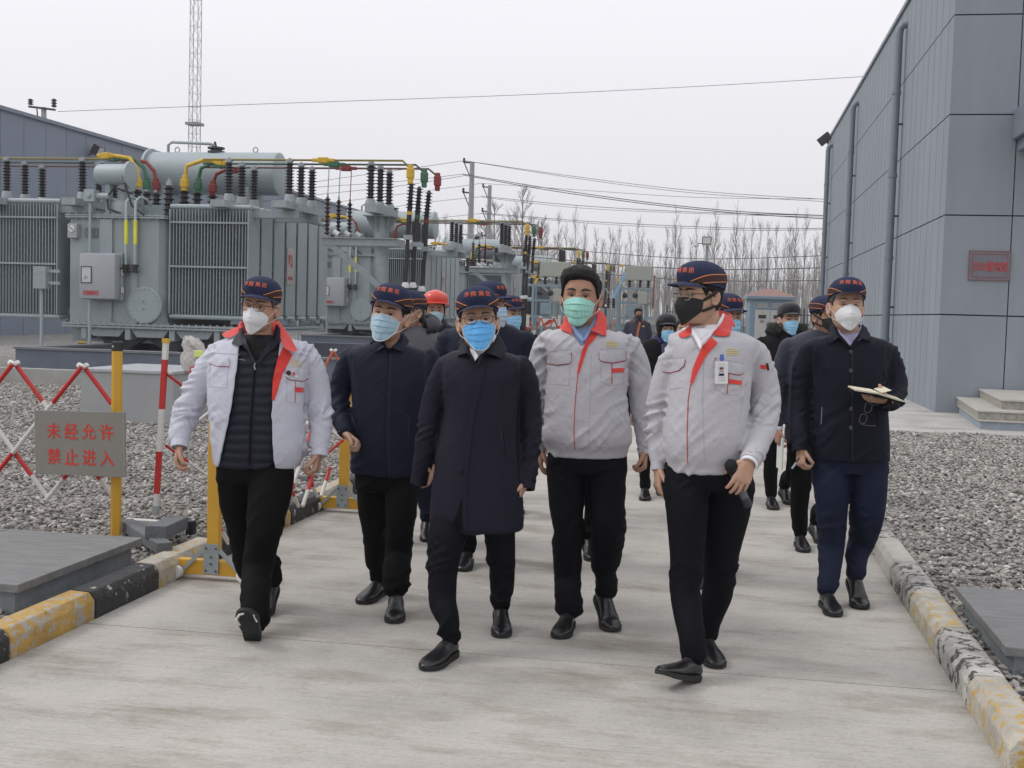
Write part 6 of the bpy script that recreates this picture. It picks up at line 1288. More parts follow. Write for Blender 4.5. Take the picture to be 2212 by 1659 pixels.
# ---- person 3 ----
def build3():
    P = Person((697.2, .5484, 576, .5484), 5.72, 697.2 + .5484 * 615, 'man in the centre in a long dark overcoat with a bright blue mask and cap', skin=1)
    H = Head(P, P.L(612, 212, -.06), 3, 8, -5, 1.10)
    tr = P.tor([(318, 572, 655, .07, 0), (330, 535, 695, .10, .01), (345, 492, 758, .12, .015), (375, 470, 792, .135, .01), (450, 468, 778, .15, 0), (580, 478, 768, .155, 0), (700, 452, 768, .16, 0), (820, 436, 780, .17, 0), (930, 424, 790, .18, 0), (1010, 422, 792, .18, 0), (1030, 430, 785, .175, 0)])
    la = P.pts([(488, 378, 40, .03), (455, 460, 46, .05), (430, 560, 48, .06), (412, 670, 46, .06), (396, 760, 40, .07), (382, 830, 36, .08)]); ra = P.pts([(778, 378, 40, .02), (805, 460, 47, .04), (816, 560, 47, .06), (818, 660, 45, .05), (812, 760, 42, .02), (802, 850, 38, -.02)])
    P.body = empty('tmp'); tmp = P.body; a1 = shoe(P, P.ground(432, 1575), 'ball', -24, 0, sc=1.03); a2 = shoe(P, P.ground(700, 1448), 'ball', 2, -14, sc=1.0)
    l1 = P.pts([(520, 960, 80, -.02), (492, 1060, 78, -.1), (474, 1180, 62, -.16), (472, 1310, 56, -.2), (476, 1400, 46, -.26)]); l2 = P.pts([(690, 960, 75, .0), (696, 1050, 64, .02), (706, 1180, 54, .06), (706, 1270, 48, .12), (702, 1320, 44, .14)]); l1 = leg_end(l1, a1, P.r(42)); l2 = leg_end(l2, a2, P.r(42))
    h1 = hand_mesh(P.L(400, 742, .08), (0, .1, -1), (.9, .3, 0), (.1, -1, 0), (70, 90, 60), sc=.75); h2 = hand_mesh(P.L(798, 852, -.02), (-.35, -.25, -.75), (-.6, .7, -.2), (-.2, -1, 0), (60, 80, 50), tcurl=35, sc=.95)
    finish(P, H, tr, (la, ra), (l1, l2), neck(P, 614, 345, 612, 270, 42), (h1, h2)); reparent(tmp, P.body)
    trs = P.tor([(322, 568, 660, .08, 0), (340, 530, 700, .10, 0), (400, 520, 720, .122, 0), (470, 520, 720, .12, 0)])
    P.garment('shirt', [torso(trs), limb(neck(P, 614, 345, 612, 315, 47, 0, -.012), 20)], SHW, .008, [seg(P.L(600, 600), P.L(600, 300), .001)]); P.decal('shirt_collar', [(574, 290), (580, 330), (600, 372), (612, 350), (596, 325), (584, 300)], SHW, 'shirt', .008, .006, 5, [-.02, -.07, -.13, -.13, -.09, -.05]); P.decal('shirt_collar', [(676, 262), (684, 275), (660, 320), (634, 345), (622, 338), (650, 310)], SHW, 'shirt', .008, .006, 5, [-.0, -.02, -.07, -.12, -.12, -.07])
    j = P.garment('overcoat', [torso(tr, ex=2.3), limb(la, 22), limb(ra, 22)], COAT, .009, std_folds(P, P.L(612, 360), P.L(612, 1030), (la, ra), .012, .007), 9, cut=[(576, 315), (584, 345), (604, 395), (622, 350), (652, 312)])
    # front slit cut through the skirt: the overlapping front edge and the dark opening
    P.decal('front_panel', [(600, 395), (626, 352), (640, 348), (655, 380), (636, 480), (600, 480), (572, 600), (556, 760), (552, 905), (552, 1036), (600, 1040), (690, 1036), (694, 760), (700, 520), (690, 420)][0:0] or [(604, 392), (628, 350), (645, 356), (622, 480), (596, 600), (574, 760), (566, 905), (566, 1040), (551, 1038), (550, 900), (556, 760), (570, 600), (590, 480)], COAT, 'overcoat', .006, .005, 8, None, j)
    P.decal('slit', [(549, 905), (551, 1040), (500, 1034), (528, 975)], TRB, 'overcoat', .0035, .004, 8, None, j); P.button(549, 811, 'overcoat', BLKC, .012, j); P.button(575, 357, 'overcoat', BLKC, .010, j)
    P.decal('collar', [(560, 288), (536, 318), (529, 352), (545, 345), (566, 340), (578, 352), (586, 376), (596, 386), (584, 345), (574, 312)], COAT, 'overcoat', .012, .011, 6, [-.0, -.02, -.09, -.10, -.12, -.13, -.145, -.15, -.12, -.05], j); P.decal('collar', [(688, 255), (706, 285), (724, 318), (726, 330), (702, 362), (680, 350), (650, 342), (630, 350), (612, 386), (606, 388), (625, 345), (655, 318), (678, 285)], COAT, 'overcoat', .012, .011, 6, [.01, .0, -.03, -.05, -.10, -.12, -.13, -.14, -.15, -.15, -.13, -.08, -.02], j)
    collar_band(P, P.L(622, 318, .015), .078, .08, .05, 55, COAT, .03, .03, .0, .012, 'overcoat', parent=j)
    P.line('pocket', [(712, 660), (716, 720), (735, 775)], BLKC, 'overcoat', .003, .0005, j); P.line('pocket', [(444, 700), (434, 790)], BLKC, 'overcoat', .003, .0005, j); P.button(828, 842, 'overcoat', BLKC, .010, j); P.button(347, 818, 'overcoat', BLKC, .010, j)
    for arm in (la, ra): cuff(P, arm, COAT, j, 1.0)
    [P.line('seam', q, SEAMHL, 'overcoat', .0013, .0006, j) for q in ([(492, 352), (478, 420), (482, 520)], [(768, 352), (778, 430), (770, 520)], [(632, 352), (612, 480), (588, 600), (568, 760), (560, 900)], [(700, 640), (712, 700), (730, 770)], [(446, 690), (436, 780)])]
    trousers(P, [hip(P, 860, 470, 740, 980, 450, 758, .13)], (l1, l2), TRN, 12, .013); H.face(.9, 'narrow'); H.hair('cap'); H.cap(); H.mask('surgical', MB_, edge=EDGE); H.glasses(mat('frame_silver', (.10, .07, .05), .3, metal=.3, bump=0), half=False, r_=.0018)
# ---- person 4 ----
def build4():
    P = Person((1121.7, .5921, 533.5, .5921), 6.1, 1121.7 + .5921 * 235, 'tall bareheaded man in closed pale work jacket with a green mask', skin=2)
    H = Head(P, P.L(224, 180, -.05), -10, 5, 2, 1.16)
    tr = P.tor([(288, 190, 285, .07, 0), (300, 150, 320, .10, .01), (314, 100, 380, .12, .02), (345, 72, 410, .14, .01), (430, 100, 398, .155, 0), (540, 96, 392, .165, -.01), (640, 88, 405, .175, -.015), (700, 86, 410, .175, -.015), (740, 100, 396, .155, 0), (762, 102, 392, .15, 0)])
    la = P.pts([(92, 352, 40, .03), (72, 440, 45, .05), (62, 540, 46, .07), (66, 640, 42, .08), (76, 720, 34, .08)]); ra = P.pts([(398, 350, 42, .02), (430, 430, 46, .04), (444, 530, 46, .05), (450, 620, 40, .04), (456, 690, 32, .02), (457, 738, 25, .0)])
    P.body = empty('tmp'); tmp = P.body; a1 = shoe(P, P.ground(152, 1417), 'ball', -14, 0, sc=1.0); a2 = shoe(P, P.ground(326, 1392), 'ball', 14, -34, sc=1.04)
    l1 = P.pts([(172, 790, 76, .0), (172, 900, 68, -.02), (175, 1060, 58, -.04), (176, 1200, 51, .0), (177, 1300, 50, .0)]); l2 = P.pts([(318, 790, 78, .0), (320, 900, 72, -.03), (324, 1030, 66, -.05), (312, 1160, 52, .06), (310, 1230, 44, .12)]); l1 = leg_end(l1, a1, P.r(50)); l2 = leg_end(l2, a2, P.r(38))
    h1 = hand_mesh(P.L(78, 730, .08), (0, -.1, -1), (.9, .3, 0), (.1, -1, 0)); h2 = hand_mesh(P.L(457, 742, .0), (.0, -.25, -1), (-.9, .35, 0), (-.15, -1, 0), (50, 60, 40), tcurl=30, sc=.95)
    finish(P, H, tr, (la, ra), (l1, l2), neck(P, 236, 320, 232, 235, 46, 0, -.02), (h1, h2)); reparent(tmp, P.body)
    trs = P.tor([(292, 185, 290, .08, 0), (310, 155, 325, .10, 0), (370, 150, 335, .128, 0), (430, 150, 335, .12, 0)])
    P.garment('shirt', [torso(trs), limb(neck(P, 238, 320, 236, 288, 50, 0, -.01), 20)], SHB, .008, [seg(P.L(230, 500), P.L(230, 300), .001)]); P.decal('shirt_collar', [(188, 262), (190, 290), (206, 318), (232, 344), (238, 332), (214, 306), (198, 284)], SHB, 'shirt', .010, .006, 5, [-.01, -.05, -.10, -.14, -.14, -.10, -.06]); P.decal('shirt_collar', [(282, 232), (290, 246), (278, 280), (258, 312), (240, 342), (234, 334), (252, 300), (272, 265)], SHB, 'shirt', .010, .006, 5, [.0, .0, -.05, -.11, -.14, -.14, -.10, -.04])
    j = P.garment('work_jacket', [torso(tr, ex=2.3), limb(la, 22), limb(ra, 22)], JW2, .008, std_folds(P, P.L(240, 330), P.L(240, 770), (la, ra), .012 * AMW, .017), 14, cut=[(188, 285), (200, 330), (232, 375), (246, 350), (266, 308), (285, 280)])
    workjacket_trim(P, j, 'work_jacket', None, None, [(262, 307), (286, 318), (276, 336), (252, 360), (238, 400), (222, 450), (214, 470), (211, 462), (216, 430), (226, 390), (240, 350)], [[(98, 392), (188, 382), (190, 416), (182, 424), (140, 430), (98, 424)], [(292, 382), (388, 378), (389, 412), (340, 422), (300, 416), (292, 408)]],
                    [[(340, 443), (384, 441), (384, 457), (340, 459)]], ((318, 344), (360, 362)), [[(213, 468), (208, 520), (202, 600), (199, 680), (203, 742)], [(98, 426), (140, 432), (182, 426), (190, 416), (189, 384)], [(292, 384), (292, 410), (302, 419), (340, 424), (389, 416), (389, 380)], [(338, 424), (338, 500)]], [[(96, 380), (190, 374)], [(292, 372), (392, 370)], [(112, 434), (112, 500), (180, 505), (186, 430)], [(296, 424), (298, 490), (330, 505), (380, 500), (384, 424)], [(262, 380), (258, 560), (252, 740)], [(100, 724), (250, 734), (398, 724)], [(420, 560), (400, 640)]],
                    [(186, 255), (166, 270), (147, 292), (154, 303), (178, 312), (194, 320), (192, 296), (188, 276)], [(276, 219), (300, 234), (312, 248), (320, 262), (317, 323), (300, 320), (282, 312), (260, 302), (276, 285), (284, 262)], [.0, .01, -.01, -.05, -.09, -.11, -.07, -.03], [.02, .02, .01, .0, -.10, -.11, -.12, -.13, -.10, -.05])
    collar_band(P, P.L(238, 278, .02), .078, .08, .06, 70, REDC, .03, .03, .0, .012, 'work_jacket', parent=j); cuff(P, ra, JW2, j); cuff(P, la, JW2, j)
    trousers(P, [hip(P, 720, 105, 392, 820, 98, 396, .135)], (l1, l2), TRN, 15, .014); H.face(1.25, 'narrow'); H.hair('thick'); H.mask('surgical', MG)
# ---- person 5 ----
def build5():
    P = Person((1121.7, .5921, 533.5, .5921), 5.5, 1121.7 + .5921 * 672, 'man in pale work jacket holding a microphone, head turned aside, with a black mask', skin=1)
    H = Head(P, P.L(655, 176, -.03), -58, 2, 0, 1.06)
    tr = P.tor([(288, 618, 735, .075, 0), (302, 590, 775, .10, .01), (320, 560, 840, .12, .02), (350, 545, 875, .14, .01), (440, 546, 852, .155, 0), (560, 538, 838, .165, -.01), (680, 524, 826, .17, -.015), (750, 520, 812, .165, -.01), (790, 530, 800, .155, 0), (818, 534, 798, .15, 0)])
    la = P.pts([(572, 372, 42, .02), (538, 460, 48, .04), (512, 570, 48, .06), (500, 660, 42, .06), (503, 740, 34, .04), (506, 792, 27, .02)]); ra = P.pts([(855, 375, 48, .02), (886, 470, 54, .05), (898, 560, 56, .05), (888, 650, 53, -.03), (866, 720, 46, -.11), (846, 768, 39, -.18)])
    P.body = empty('tmp'); tmp = P.body; a1 = shoe(P, P.ground(628, 1582), 'heel', -42, 17, sc=1.05); a2 = shoe(P, P.ground(706, 1522), 'ball', 6, 0, sc=1.02)
    l1 = P.pts([(605, 850, 84, -.02), (612, 960, 78, -.08), (612, 1130, 64, -.12), (608, 1280, 57, -.16), (610, 1400, 50, -.2)]); l2 = P.pts([(770, 850, 86, .0), (764, 960, 80, .02), (738, 1110, 66, .04), (726, 1250, 58, .06), (712, 1340, 50, .08)]); l1 = leg_end(l1, a1, P.r(46)); l2 = leg_end(l2, a2, P.r(44))
    hw = P.L(840, 778, -.205); h1 = hand_mesh(P.L(506, 800, .02), (.02, -.15, -1), (.9, .3, 0), (.1, -1, 0), (20, 28, 20), sc=1.0); h2 = hand_mesh(hw, (-.36, -.10, -.93), (-.2, 1, .0), (-.9, -.1, .35), thumb=(.62, .55, .55), per=[(14, 26, 22), (12, 24, 20), (10, 22, 20), (8, 22, 20)], tcurl=20, sc=1.06)
    finish(P, H, tr, (la, ra), (l1, l2), neck(P, 690, 320, 676, 225, 52, 0.01, .0), (h1, h2)); reparent(tmp, P.body)
    trs = P.tor([(296, 600, 750, .09, 0), (320, 580, 780, .10, 0), (380, 580, 780, .126, 0), (440, 580, 780, .12, 0)])
    P.garment('shirt', [torso(trs), limb(neck(P, 690, 320, 686, 296, 58, 0, -.0), 20)], SHW, .008, [seg(P.L(680, 520), P.L(680, 300), .0015)]); P.decal('shirt_collar', [(628, 290), (630, 318), (648, 345), (660, 372), (668, 350), (650, 320), (638, 300)], SHW, 'shirt', .010, .006, 5, [-.03, -.07, -.11, -.14, -.14, -.10, -.06]); P.decal('shirt_collar', [(742, 240), (750, 246), (738, 282), (700, 322), (672, 345), (664, 360), (660, 345), (690, 312), (722, 282)], SHW, 'shirt', .010, .006, 5, [.01, .0, -.04, -.10, -.13, -.14, -.14, -.10, -.05])
    j = P.garment('work_jacket', [torso(tr, ex=2.3), limb(la, 22), limb(ra, 22)], JW2, .008, std_folds(P, P.L(690, 330), P.L(680, 830), (la, ra), .0125 * AMW, .017), 21, cut=[(625, 292), (632, 340), (664, 400), (684, 350), (722, 308), (735, 285)])
    workjacket_trim(P, j, 'work_jacket', None, None, [(700, 328), (724, 350), (714, 362), (686, 392), (658, 440), (636, 490), (626, 505), (624, 492), (632, 445), (648, 405), (668, 362)], [[(522, 425), (570, 410), (605, 408), (600, 432), (580, 450), (550, 458), (524, 454)], [(716, 412), (820, 430), (817, 462), (800, 466), (760, 458), (716, 446)]],
                    [[(766, 482), (813, 488), (812, 503), (765, 498)]], ((756, 372), (800, 392)), [[(625, 500), (616, 560), (612, 680), (614, 790)], [(522, 455), (550, 460), (582, 452), (602, 434), (606, 410)], [(716, 404), (714, 440), (760, 460), (802, 468), (818, 462)], [(764, 462), (758, 536)]], [[(520, 408), (608, 402)], [(712, 404), (822, 424)], [(540, 462), (548, 520), (596, 512)], [(712, 460), (716, 520), (760, 540), (805, 540), (815, 470)], [(674, 400), (668, 560), (676, 780)], [(534, 792), (670, 802), (798, 790)], [(828, 500), (800, 640)]],
                    [(626, 284), (606, 298), (579, 318), (584, 328), (604, 330), (622, 322), (632, 304)], [(742, 240), (764, 250), (779, 268), (776, 300), (768, 322), (748, 326), (712, 322), (706, 312), (728, 290), (744, 268)], [-.02, .0, .0, -.05, -.08, -.09, -.06], [.02, .03, .02, -.03, -.08, -.09, -.11, -.12, -.09, -.03])
    collar_band(P, P.L(692, 284, .03), .088, .085, .055, 70, REDC, .03, .03, .0, .012, 'work_jacket', parent=j); cuff(P, la, JW2, j); cuff(P, ra, JW2, j)
    cf = list(ra); e = Vector(cf[-1][:3]) + (Vector(cf[-1][:3]) - Vector(cf[-2][:3])).normalized() * .018; cuff(P, [cf[-2], tuple(e) + (cf[-1][3] * .88,)], SHW, j).name = 'shirt_cuff'
    P.decal('arm_patch', [(880, 430), (902, 431), (902, 446), (881, 445)], REDC, 'work_jacket', .004, .003, 6, None, j); P.line('pen', [(904, 424), (909, 450)], BLK, 'work_jacket', .005, .004, j)
    # badge
    bd = empty('id_badge', P.base); bd.rotation_euler = (0, 0, YAW); tag(bd, 'white photo badge on a blue clip, pinned to the pale work jacket', 'badge'); old = P.body
    b0 = P.decal('card', [(714, 418), (762, 417), (761, 499), (713, 499)], mat('badge_white', (.68, .68, .70), .3, bump=0), 'work_jacket', .016, .004, 8, [-.185] * 4, bd)
    P.bv['card'] = BVHTree.FromPolygons([tuple(v.co) for v in b0.data.vertices], [tuple(p.vertices) for p in b0.data.polygons])
    P.decal('photo', [(727, 436), (748, 436), (748, 470), (727, 470)], mat('photo_bg', (.48, .50, .56), .4, bump=0), 'card', .001, .002, 6, None, b0); a = np.linspace(0, 2 * math.pi, 12, endpoint=False)
    P.decal('portrait', [(738 + 5 * math.cos(t), 450 + 7 * math.sin(t)) for t in a], SK[1], 'card', .002, .002, 4, None, b0); P.decal('portrait_hair', [(732, 447), (732, 441), (738, 438), (744, 441), (744, 447), (738, 443)], HAIR, 'card', .003, .002, 4, None, b0); P.decal('portrait_clothes', [(728, 470), (731, 461), (738, 463), (745, 461), (748, 470)], NAVY, 'card', .003, .002, 4, None, b0)
    for y in (427, 478, 487): P.line('print', [(725, y), (751, y)], SEAMG, 'card', .0008, .001, b0)
    P.decal('clip', [(733, 392), (746, 392), (748, 412), (742, 418), (736, 418), (731, 412)], mat('clip_blue', (.06, .14, .42), .4, bump=0), 'work_jacket', .016, .006, 5, [-.18] * 6, bd)
    # microphone
    mt, mb_ = P.L(766, 780, -.20), P.L(836, 948, -.178); d = (mb_ - mt).normalized(); mic = empty('microphone', P.base); mic.rotation_euler = (0, 0, YAW); tag(mic, 'black and grey handheld microphone in the right fist of the turned man', 'microphone'); L_ = (mb_ - mt).length
    MB().lathe([(.004, -.006), (.018, 0), (.028, .012), (.0305, .03), (.028, .052), (.0225, .062)], mt, 24, d).build('foam_head', BLKT, mic, smooth=60); MB().lathe([(.0225, .062), (.021, .075), (.019, .10), (.018, L_ - .05), (.019, L_ - .045)], mt, 20, d).build('handle', mat('mic_grey', (.085, .09, .095), .45, bump=0), mic, smooth=60); MB().lathe([(.019, L_ - .045), (.020, L_ - .04), (.020, L_ - .004), (.015, L_)], mt, 20, d).build('end_cap', BLK, mic, smooth=40)
    trousers(P, [hip(P, 780, 530, 845, 880, 524, 858, .135)], (l1, l2), TRN, 18, .014); H.face(1, 'open'); H.hair('cap'); H.cap(); H.mask('sponge', MK); H.glasses(mat('frame_clear', (.45, .42, .38), .15, bump=0), temple=BLK, r_=.0014)
# ---- person 6 ----
def build6():
    P = Person((1576.4, .4934, 576, .4934), 6.8, 1576.4 + .4934 * 520, 'man at the right in buttoned black jacket reading a notebook, white cup mask', skin=1)
    H = Head(P, P.L(512, 174, -.06), -4, 12, 1, 1.12)
    tr = P.tor([(288, 470, 575, .07, 0), (305, 420, 630, .10, .01), (322, 355, 690, .12, .015), (355, 330, 712, .135, .01), (450, 360, 690, .15, 0), (600, 362, 688, .155, 0), (720, 356, 694, .16, 0), (800, 350, 698, .155, 0), (848, 352, 696, .15, 0)])
    la = P.pts([(352, 360, 44, .03), (322, 450, 48, .05), (312, 560, 46, .06), (308, 660, 44, .03), (308, 740, 44, -.01), (309, 782, 38, -.03)]); ra = P.pts([(690, 365, 44, .03), (718, 450, 48, .03), (730, 530, 48, -.02), (714, 590, 42, -.12), (690, 592, 36, -.20), (672, 588, 33, -.25)])
    P.body = empty('tmp'); tmp = P.body; a1 = shoe(P, P.ground(446, 1520), 'ball', -3, 0, sc=1.0); a2 = shoe(P, P.ground(562, 1488), 'ball', -2, -30, sc=1.03)
    l1 = P.pts([(440, 880, 84, .0), (446, 990, 76, -.05), (448, 1110, 64, -.06), (444, 1230, 58, -.04), (446, 1340, 48, -.02)]); l2 = P.pts([(606, 880, 84, .0), (608, 980, 80, -.04), (600, 1100, 72, -.04), (578, 1200, 60, .06), (556, 1290, 48, .14)]); l1 = leg_end(l1, a1, P.r(44)); l2 = leg_end(l2, a2, P.r(42))
    h1 = hand_mesh(P.L(309, 792, -.03), (.02, -.25, -1), (.85, .4, 0), (.3, -1, 0), (40, 55, 40), tcurl=35, sc=1.0); h2 = hand_mesh(P.L(682, 590, -.25), (-.9, -.35, .12), (.05, .1, 1), (.3, -.75, .2), (12, 25, 20), tcurl=30, thumb=(.6, .4, .8), sc=1.0)
    finish(P, H, tr, (la, ra), (l1, l2), neck(P, 520, 330, 516, 235, 48), (h1, h2)); reparent(tmp, P.body)
    trs = P.tor([(292, 465, 580, .08, 0), (312, 430, 610, .10, 0), (370, 420, 620, .122, 0), (430, 420, 620, .115, 0)])
    P.garment('shirt', [torso(trs), limb(neck(P, 522, 325, 520, 296, 54, 0, -.01), 20)], SHL, .009, [seg(P.L(520, 500), P.L(520, 300), .001)]); P.decal('shirt_collar', [(470, 270), (478, 290), (508, 322), (528, 346), (536, 334), (510, 312), (486, 288)], SHL, 'shirt', .010, .006, 5, [-.0, -.04, -.10, -.14, -.14, -.10, -.05]); P.decal('shirt_collar', [(574, 255), (580, 270), (566, 300), (540, 336), (528, 346), (524, 334), (548, 302), (566, 276)], SHL, 'shirt', .010, .006, 5, [.0, -.0, -.05, -.13, -.14, -.14, -.09, -.04])
    j = P.garment('jacket', [torso(tr, ex=2.3), limb(la, 22), limb(ra, 22)], NAVY2, .009, std_folds(P, P.L(520, 340), P.L(520, 850), (la, ra), .014, .009), 25, cut=[(478, 285), (498, 325), (526, 362), (548, 325), (570, 285)])
    P.line('placket_seam', [(526, 360), (522, 600), (524, 850)], BLKC, 'jacket', .0022, .0004, j)
    for y in (373, 456, 538, 622, 705): P.button(530, y, 'jacket', mat('snap_grey', (.06, .06, .065), .35, metal=.4, bump=0), .0115, j)
    P.decal('collar', [(462, 262), (440, 285), (425, 308), (430, 336), (448, 330), (474, 310), (506, 330), (526, 356), (520, 340), (490, 305), (474, 285)], NAVY2, 'jacket', .012, .011, 6, [.0, .0, -.03, -.09, -.10, -.11, -.13, -.15, -.14, -.10, -.04], j); P.decal('collar', [(582, 250), (596, 268), (616, 312), (614, 328), (598, 322), (572, 312), (546, 336), (528, 358), (532, 338), (560, 300), (574, 275)], NAVY2, 'jacket', .012, .011, 6, [.01, .01, -.07, -.09, -.10, -.12, -.13, -.15, -.14, -.09, -.03], j)
    collar_band(P, P.L(522, 296, .015), .082, .085, .045, 55, NAVY2, .03, .03, .0, .015, 'jacket', parent=j); [P.line('seam', q, SEAMHL, 'jacket', .0013, .0006, j) for q in ([(372, 350), (366, 430), (372, 520)], [(680, 350), (684, 430), (682, 520)], [(538, 365), (536, 600), (538, 850)])]; P.line('pocket', [(404, 615), (400, 690)], SEAMG, 'jacket', .0015, .0003, j); P.line('pocket', [(640, 620), (648, 700)], BLKC, 'jacket', .003, .0003, j); cuff(P, la, NAVY2, j); cuff(P, ra, NAVY2, j)
    # notebook lying open on the right palm
    q = [P.L(545, 540, -.42), P.L(552, 532, -.30), P.L(700, 552, -.24), P.L(760, 590, -.34)]; nb = empty('notebook', P.base); nb.rotation_euler = (0, 0, YAW); tag(nb, 'open notebook with cream pages held flat by the man at the right', 'notebook'); a, b = P.L(552, 541, -.42), P.L(650, 556, -.42); c = P.L(765, 592, -.38); up = Vector((0, 0, 1)); bk = Vector((0, .15, .012))
    PG = mat('page_cream', (.62, .58, .44), .8, bump=.1)
    def slab(p, q_, w_, t): n = (q_ - p).cross(w_).normalized(); n = n if n.z > 0 else -n; V = [p, q_, q_ + w_, p + w_]; return [tuple(v) for v in V] + [tuple(v - n * t) for v in V], [(0, 1, 2, 3), (7, 6, 5, 4), (0, 4, 5, 1), (1, 5, 6, 2), (2, 6, 7, 3), (3, 7, 4, 0)]
    for p, q_ in ((a, b), (b, c)): v, f = slab(p + up * .004, q_ + up * .004, bk, .008); link('page', v, f, PG, nb); v, f = slab(p - up * .005 + Vector((-.006, -.006, 0)), q_ - up * .005 + Vector((.004, -.006, 0)), bk + Vector((0, .012, 0)), .010); link('cover', v, f, BLKC, nb)
    v, f = slab(b + up * .006 + Vector((.02, .0, 0)), b + up * .03 + Vector((.07, 0, .0)) - up * .01, bk, .002); link('page', v, f, PG, nb)
    # reading glasses hanging from the hand
    gl_ = empty('folded_glasses', P.base); gl_.rotation_euler = (0, 0, YAW); tag(gl_, 'thin rimmed reading glasses dangling below the notebook', 'glasses'); mm = MB()
    for cx, cy in ((606, 618), (584, 666)):
        pts = []
        for t in np.linspace(0, 2 * math.pi, 16): u_, v_ = 17 * np.sign(math.cos(t)) * abs(math.cos(t)) ** .6, 24 * np.sign(math.sin(t)) * abs(math.sin(t)) ** .6; pts.append(P.L(cx + u_ * .85 - v_ * .25, cy + v_ * .8 + u_ * .25, -.27))
        mm.tube(pts, .0014, 5, False)
    mm.tube([P.L(598, 640, -.27), P.L(592, 646, -.275)], .0014, 5); FRM = mat('frame_dark_metal', (.16, .16, .17), .3, metal=.7, bump=0); mm.build('rim', FRM, gl_, smooth=60); MB().tube([P.L(572, 688, -.27), P.L(600, 696, -.27), P.L(640, 697, -.265)], .0016, 5).build('temple_arm', FRM, gl_); MB().tube([P.L(614, 600, -.27), P.L(640, 608, -.28), P.L(655, 590, -.28)], .0016, 5).build('temple_arm', FRM, gl_)
    pn = empty('pen', P.base); pn.rotation_euler = (0, 0, YAW); tag(pn, 'slim pen with silver clip in the left fist of the man at the right', 'pen'); a, b = P.L(304, 838, -.13), P.L(272, 884, -.15); MB().tube([a, b], .005, 8).build('barrel', BLK, pn, smooth=60); MB().tube([a.lerp(b, .45) + Vector((0, -.005, 0)), b + Vector((0, -.003, 0))], .006, 8).build('clip', GALV, pn, smooth=60)
    trousers(P, [hip(P, 790, 362, 690, 900, 352, 694, .135)], (l1, l2), mat('trousers_blue', (.006, .010, .028), .75, var=.12, vs=6, bump=.2, bs=200, spec=.2), 23, .014); H.face(.8, 'shut'); H.hair('cap', HAIRG); H.cap(); H.mask('cup', MW)
for b_ in (build1, build2, build3, build4, build5, build6): b_()
